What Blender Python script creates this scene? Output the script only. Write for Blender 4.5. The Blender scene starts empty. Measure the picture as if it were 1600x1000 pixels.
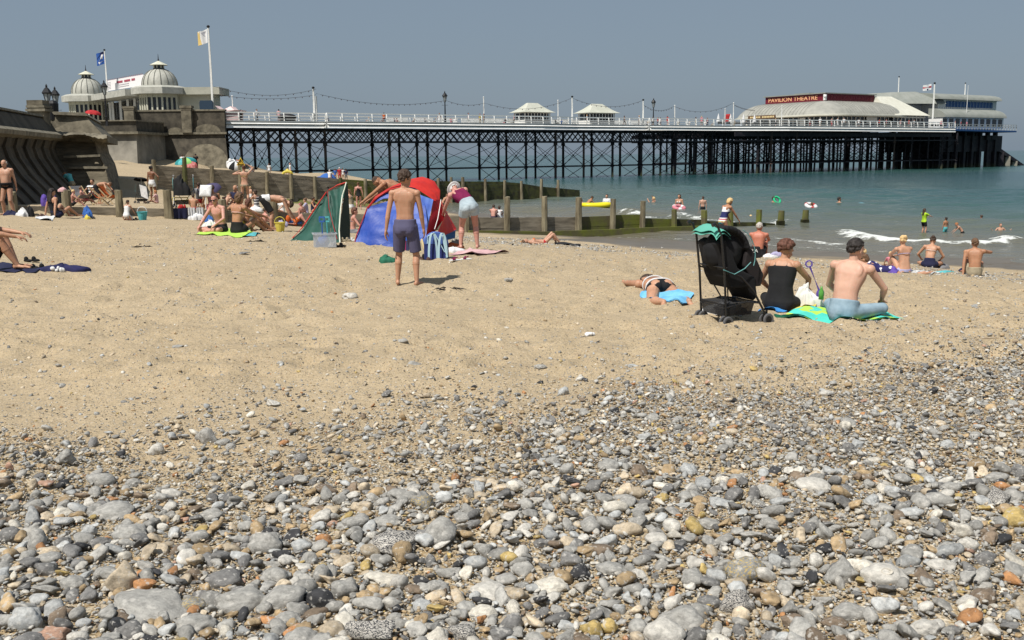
import bpy, bmesh, math, random
import numpy as np
from mathutils import Vector, Matrix, Euler, noise as mnoise
R = math.radians
SC = bpy.context.scene
COL = SC.collection
random.seed(7)

# ---------------------------------------------------------------- camera
CAMZ, PITCH, ROLL, FPX = 1.7, R(9.41), R(0.57), 1556.0
cF = Vector((0, math.cos(PITCH), -math.sin(PITCH)))
R0 = Vector((1, 0, 0)); U0 = Vector((0, math.sin(PITCH), math.cos(PITCH)))
cR = R0*math.cos(ROLL) - U0*math.sin(ROLL)
cU = R0*math.sin(ROLL) + U0*math.cos(ROLL)
cam = bpy.data.objects.new('camera', bpy.data.cameras.new('camera'))
COL.objects.link(cam); SC.camera = cam
cam.data.sensor_width = 36; cam.data.lens = FPX/1600*36
cam.data.clip_start = 0.1; cam.data.clip_end = 9000
m = Matrix((cR, cU, -cF)).transposed().to_4x4(); m.translation = (0, 0, CAMZ)
cam.matrix_world = m

# ---------------------------------------------------------------- sky, sun
SUN_EL, SUN_AZ = R(57), R(-141)      # azimuth of the sun measured from +Y, clockwise
W = bpy.data.worlds.new('World'); SC.world = W; W.use_nodes = True
nt = W.node_tree; bg = nt.nodes['Background']
sky = nt.nodes.new('ShaderNodeTexSky'); sky.sky_type = 'NISHITA'; sky.sun_disc = False
sky.sun_elevation = SUN_EL; sky.sun_rotation = SUN_AZ
sky.air_density = 1.0; sky.dust_density = 2.0; sky.ozone_density = 1.5
hz = nt.nodes.new('ShaderNodeMix'); hz.data_type = 'RGBA'; hz.inputs[0].default_value = 0.80
hz.inputs[7].default_value = (2.32, 2.96, 3.7, 1)      # even summer haze over the sea
nt.links.new(sky.outputs[0], hz.inputs[6]); nt.links.new(hz.outputs[2], bg.inputs[0])
bg.inputs[1].default_value = 0.085
sd = bpy.data.lights.new('sun', 'SUN'); sd.energy = 4.9; sd.angle = R(0.6); sd.color = (1, .955, .88)
sun = bpy.data.objects.new('sun', sd); COL.objects.link(sun)
sdir = Vector((math.sin(SUN_AZ)*math.cos(SUN_EL), math.cos(SUN_AZ)*math.cos(SUN_EL), math.sin(SUN_EL)))
sun.rotation_euler = sdir.to_track_quat('Z', 'Y').to_euler(); sun.location = (0, 0, 60)
SC.view_settings.view_transform = 'Standard'; SC.view_settings.look = 'None'
SC.view_settings.exposure = 0.2; SC.view_settings.gamma = 1
SC.cycles.max_bounces = 6; SC.cycles.diffuse_bounces = 3; SC.cycles.glossy_bounces = 3
SC.cycles.transparent_max_bounces = 8

# ---------------------------------------------------------------- helpers
def srgb(r, g, b):
    f = lambda c: (c/255/12.92) if c/255 < .04045 else ((c/255+.055)/1.055)**2.4
    return (f(r), f(g), f(b))
def alb(r, g, b, k=1.25):
    """surface colour that shows as sRGB r,g,b in full sun"""
    c = srgb(r, g, b); return tuple(min(.85, x/k) for x in c)
MATS = {}
def mat(name, c, rough=.8, c2=None, scale=3.0, bump=0.0, bscale=None, metal=0, spec=.3, stretch=(1, 1, 1), lo=.35, hi=.65, alpha=1, trans=0, sss=0, detail=6, zband=None):
    if name in MATS: return MATS[name]
    m = bpy.data.materials.new(name); m.use_nodes = True; n = m.node_tree; b = n.nodes['Principled BSDF']
    b.inputs['Base Color'].default_value = (*c, 1); b.inputs['Roughness'].default_value = rough
    b.inputs['Metallic'].default_value = metal; b.inputs['Specular IOR Level'].default_value = spec
    b.inputs['Alpha'].default_value = alpha; b.inputs['Transmission Weight'].default_value = trans
    if sss:
        b.inputs['Subsurface Weight'].default_value = sss; b.inputs['Subsurface Radius'].default_value = (1, .35, .2); b.inputs['Subsurface Scale'].default_value = .012
    L = n.links.new
    if c2 or bump:
        tc = n.nodes.new('ShaderNodeTexCoord'); mp = n.nodes.new('ShaderNodeMapping'); mp.inputs[3].default_value = stretch
        L(tc.outputs['Object'], mp.inputs[0])
    if c2:
        ns = n.nodes.new('ShaderNodeTexNoise'); ns.inputs['Scale'].default_value = scale; ns.inputs['Detail'].default_value = detail; ns.inputs['Roughness'].default_value = .6
        L(mp.outputs[0], ns.inputs[0]); cr = n.nodes.new('ShaderNodeValToRGB')
        cr.color_ramp.elements[0].position = lo; cr.color_ramp.elements[1].position = hi
        cr.color_ramp.elements[0].color = (*c, 1); cr.color_ramp.elements[1].color = (*c2, 1)
        L(ns.outputs[0], cr.inputs[0]); L(cr.outputs[0], b.inputs['Base Color'])
    if bump:
        nb = n.nodes.new('ShaderNodeTexNoise'); nb.inputs['Scale'].default_value = bscale or scale*2; nb.inputs['Detail'].default_value = 5
        L(mp.outputs[0], nb.inputs[0]); bp = n.nodes.new('ShaderNodeBump'); bp.inputs['Strength'].default_value = min(1, bump*8); bp.inputs['Distance'].default_value = bump
        L(nb.outputs[0], bp.inputs['Height']); L(bp.outputs[0], b.inputs['Normal'])
    if zband:      # growth below the tide mark
        tz = n.nodes.new('ShaderNodeTexCoord'); sz = n.nodes.new('ShaderNodeSeparateXYZ'); L(tz.outputs['Object'], sz.inputs[0]); mz = n.nodes.new('ShaderNodeMapRange'); mz.inputs[1].default_value = zband[0]; mz.inputs[2].default_value = zband[1]; L(sz.outputs[2], mz.inputs[0])
        mx = n.nodes.new('ShaderNodeMix'); mx.data_type = 'RGBA'; L(mz.outputs[0], mx.inputs[0]); mx.inputs[6].default_value = (*zband[2], 1)
        if c2: L(cr.outputs[0], mx.inputs[7])
        else: mx.inputs[7].default_value = (*c, 1)
        L(mx.outputs[2], b.inputs['Base Color'])
    MATS[name] = m; return m

def tag(o, label=None, cat=None, group=None, kind=None):
    if label: o['label'] = label
    if cat: o['category'] = cat
    if group: o['group'] = group
    if kind: o['kind'] = kind
    return o
def thing(name, label, cat, loc=(0, 0, 0), rz=0, group=None):
    o = bpy.data.objects.new(name, None); COL.objects.link(o); o.empty_display_size = .1
    o.location = loc; o.rotation_euler = (0, 0, rz); return tag(o, label, cat, group)
def dup(root, loc=None, rz=None, label=None, scale=None):
    r = root.copy(); COL.objects.link(r)
    if loc is not None: r.location = loc
    if rz is not None: r.rotation_euler = (0, 0, rz)
    if scale is not None: r.scale = scale
    if label: r['label'] = label
    for ch in list(root.children):
        c = ch.copy(); COL.objects.link(c); c.parent = r
        for g in ch.children:
            d = g.copy(); COL.objects.link(d); d.parent = c
    return r

def frame(d):
    d = Vector(d).normalized(); a = Vector((0, 0, 1)) if abs(d.z) < .95 else Vector((0, 1, 0))
    x = d.cross(a).normalized(); y = x.cross(d).normalized(); return x, y, d
class MB:
    """collects shapes, links them as ONE mesh object"""
    def __init__(s): s.v = []; s.f = []; s.mi = []; s.cm = 0
    def add(s, vs, fs):
        o = len(s.v); s.v += [tuple(v) for v in vs]; s.f += [tuple(i+o for i in f) for f in fs]; s.mi += [s.cm]*len(fs); return s
    def box(s, c, size, rz=0, M=None, taper=1.0):
        hx, hy, hz_ = size[0]/2, size[1]/2, size[2]/2; vs = []
        for z in (-1, 1):
            t = taper if z > 0 else 1
            for x, y in ((-1, -1), (1, -1), (1, 1), (-1, 1)):
                p = Vector((x*hx*t, y*hy*t, z*hz_))
                p = (M @ p) if M else Matrix.Rotation(rz, 3, 'Z') @ p
                vs.append(p+Vector(c))
        return s.add(vs, [(3, 2, 1, 0), (4, 5, 6, 7), (0, 1, 5, 4), (1, 2, 6, 5), (2, 3, 7, 6), (3, 0, 4, 7)])
    def beam(s, a, b, w, h):
        a, b = Vector(a), Vector(b); x, y, d = frame(b-a); vs = []
        for p in (a, b):
            for i, j in ((-1, -1), (1, -1), (1, 1), (-1, 1)): vs.append(p+x*(i*w/2)+y*(j*h/2))
        return s.add(vs, [(0, 1, 2, 3), (7, 6, 5, 4), (4, 5, 1, 0), (5, 6, 2, 1), (6, 7, 3, 2), (7, 4, 0, 3)])
    def tube(s, pts, r, n=8, caps=True):
        pts = [Vector(p) for p in pts]; rs = r if isinstance(r, (list, tuple)) else [r]*len(pts); vs = []; fs = []
        px_ = None
        for i, p in enumerate(pts):
            d = (pts[min(i+1, len(pts)-1)]-pts[max(i-1, 0)])
            if d.length < 1e-9: d = Vector((0, 0, 1))
            d.normalize()
            if px_ is None: x, y, _ = frame(d)
            else:
                x = (px_ - d*px_.dot(d)); x = x.normalized() if x.length > 1e-6 else frame(d)[0]; y = d.cross(x).normalized()
            px_ = x
            for k in range(n):
                a = 2*math.pi*k/n; vs.append(p+x*(rs[i]*math.cos(a))+y*(rs[i]*math.sin(a)))
        for i in range(len(pts)-1):
            for k in range(n):
                a, b = i*n+k, i*n+(k+1) % n; fs.append((a, b, b+n, a+n))
        if caps: fs.append(tuple(range(n))[::-1]); fs.append(tuple(range((len(pts)-1)*n, len(pts)*n)))
        return s.add(vs, fs)
    def capsule(s, a, b, ra, rb, n=12, flat=False, k=1.0, side=None):
        """tapered round-ended limb; k flattens across 'side'"""
        a, b = Vector(a), Vector(b); d = b-a; L = max(d.length, 1e-5); x, y, d = frame(d)
        if side is not None:
            sx = Vector(side); sx = sx - d*sx.dot(d)
            if sx.length > 1e-5: x = sx.normalized(); y = d.cross(x).normalized()
        rings = []
        for t in (-80, -50, -20): rings.append((ra*math.sin(R(t)), ra*math.cos(R(t))))
        if flat: rings.append((L, rb))
        else:
            for t in (20, 50, 80): rings.append((L+rb*math.sin(R(t)), rb*math.cos(R(t))))
        vs = []; fs = []
        for (h, r) in rings:
            for i in range(n):
                q = 2*math.pi*i/n; vs.append(a+d*h+x*(r*math.cos(q))+y*(r*k*math.sin(q)))
        for j in range(len(rings)-1):
            for i in range(n):
                p, q = j*n+i, j*n+(i+1) % n; fs.append((p, q, q+n, p+n))
        fs.append(tuple(range(n))[::-1]); fs.append(tuple(range((len(rings)-1)*n, len(rings)*n)))
        return s.add(vs, fs)
    def ell(s, c, r, X=(1, 0, 0), Y=(0, 1, 0), Z=(0, 0, 1), n=14, m_=9):
        c = Vector(c); X = Vector(X).normalized(); Y = Vector(Y).normalized(); Z = Vector(Z).normalized(); vs = [c-Z*r[2]]; fs = []
        for j in range(1, m_):
            t = -math.pi/2+math.pi*j/m_
            for i in range(n):
                p = 2*math.pi*i/n; vs.append(c+X*(r[0]*math.cos(t)*math.cos(p))+Y*(r[1]*math.cos(t)*math.sin(p))+Z*(r[2]*math.sin(t)))
        vs.append(c+Z*r[2]); T = len(vs)-1
        for i in range(n): fs.append((0, 1+(i+1) % n, 1+i)); fs.append((T, T-n+i, T-n+(i+1) % n))
        for j in range(m_-2):
            for i in range(n):
                a = 1+j*n+i; b = 1+j*n+(i+1) % n; fs.append((a, b, b+n, a+n))
        return s.add(vs, fs)
    def lathe(s, prof, c=(0, 0, 0), n=24, a0=0, a1=2*math.pi):
        c = Vector(c); full = abs(a1-a0-2*math.pi) < 1e-6; N = n if full else n+1; vs = []; fs = []
        for r, z in prof:
            for i in range(N):
                a = a0+(a1-a0)*i/n; vs.append(c+Vector((r*math.cos(a), r*math.sin(a), z)))
        for j in range(len(prof)-1):
            for i in range(n):
                p = j*N+i; q = j*N+(i+1) % N; fs.append((p, q, q+N, p+N))
        return s.add(vs, fs)
    def prism(s, poly, vec, cap=True):
        vec = Vector(vec); n = len(poly); vs = [Vector(p) for p in poly]+[Vector(p)+vec for p in poly]
        fs = [(i, (i+1) % n, n+(i+1) % n, n+i) for i in range(n)]
        if cap: fs += [tuple(range(n))[::-1], tuple(range(n, 2*n))]
        return s.add(vs, fs)
    def sheet(s, rows):
        n = len(rows[0]); vs = [p for r in rows for p in r]; fs = []
        for j in range(len(rows)-1):
            for i in range(n-1): a = j*n+i; fs.append((a, a+1, a+1+n, a+n))
        return s.add(vs, fs)
    def build(s, name, mt, parent=None, world=False, smooth=False, auto=None):
        me = bpy.data.meshes.new(name); vs = s.v
        if world and parent: L = parent.location; vs = [(v[0]-L.x, v[1]-L.y, v[2]-L.z) for v in vs]
        me.from_pydata(vs, [], s.f); 
        for x in (mt if isinstance(mt, list) else [mt]): me.materials.append(x)
        if isinstance(mt, list): me.polygons.foreach_set('material_index', s.mi)
        if smooth or auto: me.polygons.foreach_set('use_smooth', [True]*len(me.polygons))
        me.update()
        if auto:
            bm = bmesh.new(); bm.from_mesh(me); bmesh.ops.recalc_face_normals(bm, faces=bm.faces)
            for e in bm.edges:
                if len(e.link_faces) == 2 and e.calc_face_angle(0) > R(auto): e.smooth = False
            bm.to_mesh(me); bm.free()
        o = bpy.data.objects.new(name, me); COL.objects.link(o)
        if parent: o.parent = parent
        return o
def text_part(name, body, size, mt, parent, loc, xdir, zdir=(0, 0, 1), depth=.02, serif=False, width=None, spacing=1.0):
    cu = bpy.data.curves.new(name, 'FONT'); cu.body = body; cu.size = size; cu.align_x = 'CENTER'; cu.align_y = 'CENTER'
    cu.extrude = depth; cu.space_character = spacing
    if serif: cu.offset = size*.012
    o = bpy.data.objects.new(name, cu); COL.objects.link(o)
    dg = bpy.context.evaluated_depsgraph_get(); me = bpy.data.meshes.new_from_object(o.evaluated_get(dg))
    COL.objects.unlink(o); bpy.data.objects.remove(o)
    X = Vector(xdir).normalized(); Z = Vector(zdir).normalized(); N = X.cross(Z)
    M = Matrix((X, Z, N)).transposed().to_4x4()
    xs = [v.co.x for v in me.vertices]; k = (width/(max(xs)-min(xs))) if width else 1
    me.transform(Matrix.Diagonal((k, 1, 1, 1))); me.transform(M); me.transform(Matrix.Translation(Vector(loc)))
    me.materials.clear(); me.materials.append(mt)
    o = bpy.data.objects.new(name, me); COL.objects.link(o); o.parent = parent; return o

REMESH = []
def soft(o, vox, smooth=3, fac=.5):
    REMESH.append((o, vox, smooth, fac)); return o
def bake_soft():
    for o, vox, k, fac in REMESH:
        a = o.modifiers.new('r', 'REMESH'); a.mode = 'VOXEL'; a.voxel_size = vox; a.use_smooth_shade = True
        if k: b = o.modifiers.new('s', 'SMOOTH'); b.iterations = k; b.factor = fac
    dg = bpy.context.evaluated_depsgraph_get(); dg.update()
    for o, *_ in REMESH:
        old = o.data; me = bpy.data.meshes.new_from_object(o.evaluated_get(dg)); 
        o['_m'] = 1; nm = old.name
        me.materials.clear()
        for x in old.materials: me.materials.append(x)
        o.modifiers.clear(); o.data = me; del o['_m']; bpy.data.meshes.remove(old); me.name = nm
    REMESH.clear()

# ---------------------------------------------------------------- pixel rays (used to read real positions off the photograph)
def ray(px, py):
    d = cF + cR*((px-800)/FPX) - cU*((py-500)/FPX); return d
def at_y(px, py, Y):
    d = ray(px, py); return Vector((0, 0, CAMZ))+d*(Y/d.y)
def at_z(px, py, z):
    d = ray(px, py); return Vector((0, 0, CAMZ))+d*((z-CAMZ)/d.z)

# ---------------------------------------------------------------- terrain
SEA = -2.1
NG0, NG1 = Vector((-16.6, 35.6)), Vector((15.6, 53.9))        # near groyne line
FG0, FG1 = Vector((-24.0, 67.1)), Vector((6.15, 91.3))         # far groyne line
def tps(pts):
    P = np.array(pts, float); n = len(P); d = np.hypot(P[:, None, 0]-P[None, :, 0], P[:, None, 1]-P[None, :, 1])
    K = np.where(d > 0, d*d*np.log(d+1e-9), 0)+np.eye(n)*2.0
    A = np.zeros((n+3, n+3)); A[:n, :n] = K; A[:n, n] = 1; A[:n, n+1:] = P[:, :2]; A[n, :n] = 1; A[n+1:, :n] = P[:, :2].T
    w = np.linalg.solve(A, np.concatenate([P[:, 2], [0, 0, 0]])); return P, w
def tps_eval(T, x, y):
    P, w = T; out = np.zeros(x.shape)+w[-3]+w[-2]*x+w[-1]*y
    for i in range(len(P)):
        d2 = (x-P[i, 0])**2+(y-P[i, 1])**2; out += w[i]*.5*d2*np.log(d2+1e-12)
    return out
TA = tps([(-6, 0, .05), (0, 0, 0), (6, 0, 0), (-14, 2, .1), (14, 2, 0), (-6, 6, .02), (0, 6, 0), (6, 6, 0), (-4, 13, 0), (0, 13, 0), (3.5, 10, 0), (7, 9.5, -.03), (11, 10, -.2), (-10, 13, .05),
          (-16, 16, .1), (-5, 20, -.05), (-1, 18.5, -.1), (3, 17, -.3), (6, 14, -.22), (9, 23, -1.17), (6.7, 27, -1.25), (.9, 29.5, -1.05), (17.8, 34.6, -2.1), (9, 46.5, -2.25), (4, 47, -2.15), (.4, 44, -1.75),
          (-12.6, 37, -.55), (-17, 32, -.15), (-8, 28, -.3), (-7, 23.7, -.1), (-6, 38, -1.15), (14, 25, -1.5), (20, 30, -2.2), (24, 50, -3.2), (30, 36, -3.2), (-20, 36, -.15), (15, 53, -3), (11, 37, -2.0)])
TB = tps([(-16.6, 37, -.1), (-20, 45, -.25), (-14, 50, -.5), (-9, 48, -1.0), (-12, 60, -1.1), (-15, 70, -1.65), (-25, 60, -.2), (-30, 66, .3), (0, 60, -2.0), (0, 86, -2.9), (5, 51, -2.2),
          (10, 60, -3), (-5, 70, -2.1), (-6, 50, -1.3), (-12, 44, -.45), (-24, 52, -.4), (0, 47, -1.8), (16, 70, -3.6), (-6, 43, -1.1)])
TC = tps([(-27, 72, .45), (-35, 100, .9), (-27, 105, .5), (-17, 92, -.6), (-12, 112, -2.1), (-45, 125, 1.3), (0, 98, -3), (-22, 122, -.4), (-14, 82, -.7), (-38, 80, 1.0), (8, 110, -4), (-5, 90, -1.8), (-5, 130, -3), (-38, 129, .45), (-49, 124, 2.3), (-36, 90, 1.3), (-30, 118, -.9), (-30, 129, -2.6), (-20, 128, -3.4), (-36, 129, -.6)])
def side_of(x, y, a, b): return (b.x-a.x)*(y-a.y)-(b.y-a.y)*(x-a.x)
def zg(x, y, detail=False):
    x = np.asarray(x, float); y = np.asarray(y, float)
    xc = np.clip(x, -46, 30); yc = np.clip(y, -2, 130)
    a = tps_eval(TA, xc, np.clip(yc, -2, 56)); b = tps_eval(TB, xc, np.clip(yc, 35, 95)); c = tps_eval(TC, xc, np.clip(yc, 60, 130))
    s1 = side_of(x, y, NG0, NG1); s2 = side_of(x, y, FG0, FG1)
    s1 = np.where((x < NG0.x) & (y > 35.3), np.maximum(s1, (y-35.3)*30), s1)
    k1 = np.clip(s1/37/.3+.5, 0, 1)                      # step across the near groyne
    k1 = np.where(x > NG1.x, np.clip(s1/37/20+.5, 0, 1), k1)
    z = a*(1-k1)+b*k1
    k2 = np.clip(s2/50/.3+.5, 0, 1); z = z*(1-k2)+c*k2
    far = np.clip((x-22)/30, 0, 1); z = np.maximum(z - far*3, -7)
    z = np.where(x > -39, z-np.clip(y-122, 0, 40)*.12, z); z = np.where(y > 178, -4, z); z = np.minimum(z, 2.6)
    z = np.where(y < -2, 0.02, z)
    return z
def zg1(x, y): return float(zg(np.array([x]), np.array([y]))[0])
def gpt(px, py, y0=6, y1=140, sea=False):
    """first point of the ground under a pixel"""
    d = ray(px, py); Y = np.arange(y0, y1, .05); t = Y/d.y; X = d.x*t; Z = CAMZ+d.z*t; g = zg(X, Y)
    if sea: g = np.maximum(g, SEA)
    i = np.argmax(Z <= g)
    if Z[i] > g[i]: i = len(Y)-1
    return Vector((X[i], Y[i], g[i]))
def gy(px, Y, dz=0):
    """ground point under image column px at distance Y"""
    p = at_y(px, 300, Y); return Vector((p.x, Y, zg1(p.x, Y)+dz))
# ================================================================ setting: ground, sea
def smooth01(t): t = np.clip(t, 0, 1); return t*t*(3-2*t)
def vnoise(x, y, s, seed=0):
    """value noise, vectorised"""
    rs = np.random.RandomState(seed); G = rs.rand(257, 257); x = x/s+1000.3; y = y/s+1000.7
    xi = np.floor(x).astype(int); yi = np.floor(y).astype(int); fx = x-xi; fy = y-yi; fx = fx*fx*(3-2*fx); fy = fy*fy*(3-2*fy)
    a = G[xi % 256, yi % 256]; b = G[(xi+1) % 256, yi % 256]; c = G[xi % 256, (yi+1) % 256]; d = G[(xi+1) % 256, (yi+1) % 256]
    return a*(1-fx)*(1-fy)+b*fx*(1-fy)+c*(1-fx)*fy+d*fx*fy
def gravel(x, y):
    yb = np.interp(x, [-6, -2.5, -1, .5, 2, 4, 8], [5.5, 5.7, 6.1, 6.7, 7.5, 8.3, 8.8])
    n = (vnoise(x, y, 1.3, 3)-.5)*1.6+(vnoise(x, y, .5, 4)-.5)*.9
    return smooth01((yb+n-y)/3.0+.30)
def stripe(z, x, y):
    """shingle strip left along the tide line"""
    n = (vnoise(x, y, 2.0, 8)-.5)*.5
    return smooth01(1-np.abs((z+1.33+n*.6)/.33))*(y > 15)*(x > -2.5)
def micro(x, y):
    k = np.clip(1-np.maximum(y-32, 0)/30, .25, 1)
    return ((vnoise(x, y, .9, 11)-.5)*.07+(vnoise(x, y, .38, 12)-.5)*.035+(vnoise(x, y, 3.1, 13)-.5)*.10)*k
def axis(segs):
    out = [segs[0][0]]
    for a, b, s in segs:
        n = max(1, int(round((b-a)/s))); out += list(np.linspace(a, b, n+1)[1:])
    return np.array(out)
def ground_material():
    m = bpy.data.materials.new('sand'); m.use_nodes = True; n = m.node_tree; N = n.nodes.new; L = n.links.new; b = n.nodes['Principled BSDF']
    tc = N('ShaderNodeTexCoord'); at = N('ShaderNodeAttribute'); at.attribute_name = 'mask'
    sp = N('ShaderNodeSeparateColor'); L(at.outputs['Color'], sp.inputs[0])
    def noise(s, d=6, r=.6):
        x = N('ShaderNodeTexNoise'); x.inputs['Scale'].default_value = s; x.inputs['Detail'].default_value = d; x.inputs['Roughness'].default_value = r; L(tc.outputs['Object'], x.inputs[0]); return x.outputs[0]
    def ramp(inp, stops):
        x = N('ShaderNodeValToRGB'); e = x.color_ramp.elements
        while len(e) < len(stops): e.new(.5)
        for i, (p, c) in enumerate(stops): e[i].position = p; e[i].color = (*c, 1)
        L(inp, x.inputs[0]); return x.outputs[0]
    def mix(f, a, b_):
        x = N('ShaderNodeMix'); x.data_type = 'RGBA'
        for i, v in ((0, f), (6, a), (7, b_)):
            if hasattr(v, 'name') or hasattr(v, 'links'): L(v, x.inputs[i])
            else: x.inputs[i].default_value = v if i == 0 else (*v, 1)
        return x.outputs[2]
    def math_(op, a, b_=0.0):
        x = N('ShaderNodeMath'); x.operation = op
        for i, v in ((0, a), (1, b_)):
            if isinstance(v, (int, float)): x.inputs[i].default_value = v
            else: L(v, x.inputs[i])
        return x.outputs[0]
    base = ramp(noise(.55, 8), [(.3, (.34, .262, .16)), (.7, (.45, .355, .228))])
    fine = ramp(noise(34, 5, .75), [(.3, (.24, .185, .118)), (.5, (.40, .318, .205)), (.75, (.56, .46, .33))])
    c = mix(.5, base, fine)
    # grit: small dark, grey and white grains lying in the sand
    def grit(scale, rad, amt, seedrot):
        mp = N('ShaderNodeMapping'); mp.inputs[2].default_value = (0, 0, seedrot); mp.inputs[3].default_value = (1, 1, 0); L(tc.outputs['Object'], mp.inputs[0])
        v = N('ShaderNodeTexVoronoi'); v.inputs['Scale'].default_value = scale; v.inputs['Randomness'].default_value = 1; L(mp.outputs[0], v.inputs[0])
        s2 = N('ShaderNodeSeparateColor'); L(v.outputs['Color'], s2.inputs[0])
        near = math_('LESS_THAN', v.outputs['Distance'], rad); keep = math_('LESS_THAN', s2.outputs[0], amt)
        col = ramp(s2.outputs[1], [(0, (.05, .045, .04)), (.45, (.10, .09, .075)), (.5, (.20, .19, .18)), (.8, (.24, .22, .2)), (.82, (.55, .5, .42)), (1, (.35, .18, .08))])
        return math_('MULTIPLY', near, keep), col
    for sc_, rd, am, rr in ((30, .26, .16, .3), (70, .33, .3, 1.1), (120, .35, .3, 2.1)):
        f, col = grit(sc_, rd, am, rr); c = mix(f, c, col)
    # grit between the shingle
    mp = N('ShaderNodeMapping'); mp.inputs[3].default_value = (1, 1, .3); L(tc.outputs['Object'], mp.inputs[0])
    v = N('ShaderNodeTexVoronoi'); v.inputs['Scale'].default_value = 85; L(mp.outputs[0], v.inputs[0])
    s3 = N('ShaderNodeSeparateColor'); L(v.outputs['Color'], s3.inputs[0])
    pc = ramp(s3.outputs[0], [(0, (.13, .11, .08)), (.2, (.27, .19, .10)), (.45, (.38, .29, .17)), (.65, (.30, .27, .22)), (.85, (.46, .38, .26)), (1, (.56, .49, .38))])
    gm = math_('MULTIPLY', sp.outputs[0], 1.0); gm = math_('GREATER_THAN', math_('ADD', gm, math_('MULTIPLY', noise(9, 4), .5)), .62)
    c = mix(gm, c, pc)
    wetc = ramp(noise(.8, 6), [(.3, (.115, .095, .07)), (.7, (.155, .13, .098))])
    c = mix(sp.outputs[1], c, wetc); L(c, b.inputs['Base Color'])
    r = N('ShaderNodeMapRange'); r.inputs[3].default_value = .95; r.inputs[4].default_value = .38; L(sp.outputs[1], r.inputs[0]); L(r.outputs[0], b.inputs['Roughness'])
    b.inputs['Specular IOR Level'].default_value = .25
    h = math_('ADD', math_('MULTIPLY', noise(7, 6, .65), .045), math_('MULTIPLY', noise(55, 4), .009))
    h = math_('MULTIPLY', h, math_('SUBTRACT', 1.0, math_('MULTIPLY', sp.outputs[1], .85)))
    bp = N('ShaderNodeBump'); bp.inputs['Strength'].default_value = .9; bp.inputs['Distance'].default_value = 1.0; L(h, bp.inputs['Height']); L(bp.outputs[0], b.inputs['Normal'])
    return m
def grid_mesh(name, X, Y, Z, mt, attr=None):
    ny, nx = X.shape; me = bpy.data.meshes.new(name); me.vertices.add(nx*ny)
    me.vertices.foreach_set('co', np.stack([X, Y, Z], -1).astype(np.float32).ravel())
    i = np.arange(ny*nx).reshape(ny, nx); q = np.stack([i[:-1, :-1], i[:-1, 1:], i[1:, 1:], i[1:, :-1]], -1).reshape(-1, 4)
    me.loops.add(q.size); me.loops.foreach_set('vertex_index', q.ravel().astype(np.int32))
    me.polygons.add(len(q)); me.polygons.foreach_set('loop_start', (np.arange(len(q))*4).astype(np.int32)); me.polygons.foreach_set('loop_total', np.full(len(q), 4, np.int32))
    me.polygons.foreach_set('use_smooth', np.ones(len(q), bool)); me.update(calc_edges=True); me.validate()
    if attr is not None:
        a = me.color_attributes.new('mask', 'FLOAT_COLOR', 'POINT'); a.data.foreach_set('color', attr.astype(np.float32).ravel())
    me.materials.append(mt); o = bpy.data.objects.new(name, me); COL.objects.link(o); return o
xs = axis([(-400, -60, 40), (-60, -20, 1.0), (-20, -8, .3), (-8, 8, .1), (8, 20, .25), (20, 60, 2), (60, 400, 40)])
ys = axis([(-60, -4, 8), (-4, 1.5, .5), (1.5, 14, .08), (14, 34, .14), (34, 60, .3), (60, 100, .6), (100, 150, 2), (150, 600, 50)])
GX, GY = np.meshgrid(xs, ys); GZ = zg(GX, GY)
FP = np.zeros(GX.shape); rf = np.random.RandomState(3)
for _ in range(2600):      # footprints and scuffs
    fy_ = rf.uniform(7.5, 33); fx_ = rf.uniform(-.6, .6)*fy_; an = rf.uniform(0, 3.14); i0, i1 = np.searchsorted(ys, (fy_-.5, fy_+.5)); j0, j1 = np.searchsorted(xs, (fx_-.5, fx_+.5))
    X_ = GX[i0:i1, j0:j1]-fx_; Y_ = GY[i0:i1, j0:j1]-fy_; u_ = X_*math.cos(an)+Y_*math.sin(an); v_ = Y_*math.cos(an)-X_*math.sin(an); d_ = (u_/.17)**2+(v_/.10)**2
    FP[i0:i1, j0:j1] += rf.uniform(.018, .05)*(-np.exp(-d_)+.55*np.exp(-(np.sqrt(d_)-1.7)**2*2))
mm = micro(GX, GY)+FP; GZm = GZ+mm
MK = np.zeros(GX.shape+(4,)); MK[..., 0] = np.maximum(gravel(GX, GY)*(GY < 12), stripe(GZ, GX, GY)); MK[..., 3] = 1
MK[..., 1] = smooth01((-1.62-GZ+(vnoise(GX, GY, 3, 21)-.5)*.25)/.16)
ground = grid_mesh('beach_ground', GX, GY, GZm, ground_material(), MK); tag(ground, kind='structure')
def gh(x, y):
    x = np.asarray(x, float); y = np.asarray(y, float); i = np.clip(np.searchsorted(ys, y)-1, 0, len(ys)-2); j = np.clip(np.searchsorted(xs, x)-1, 0, len(xs)-2)
    u = (x-xs[j])/(xs[j+1]-xs[j]); v = (y-ys[i])/(ys[i+1]-ys[i]); return (GZm[i, j]*(1-u)+GZm[i, j+1]*u)*(1-v)+(GZm[i+1, j]*(1-u)+GZm[i+1, j+1]*u)*v
def gz(x, y): return float(gh(x, y))

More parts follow.
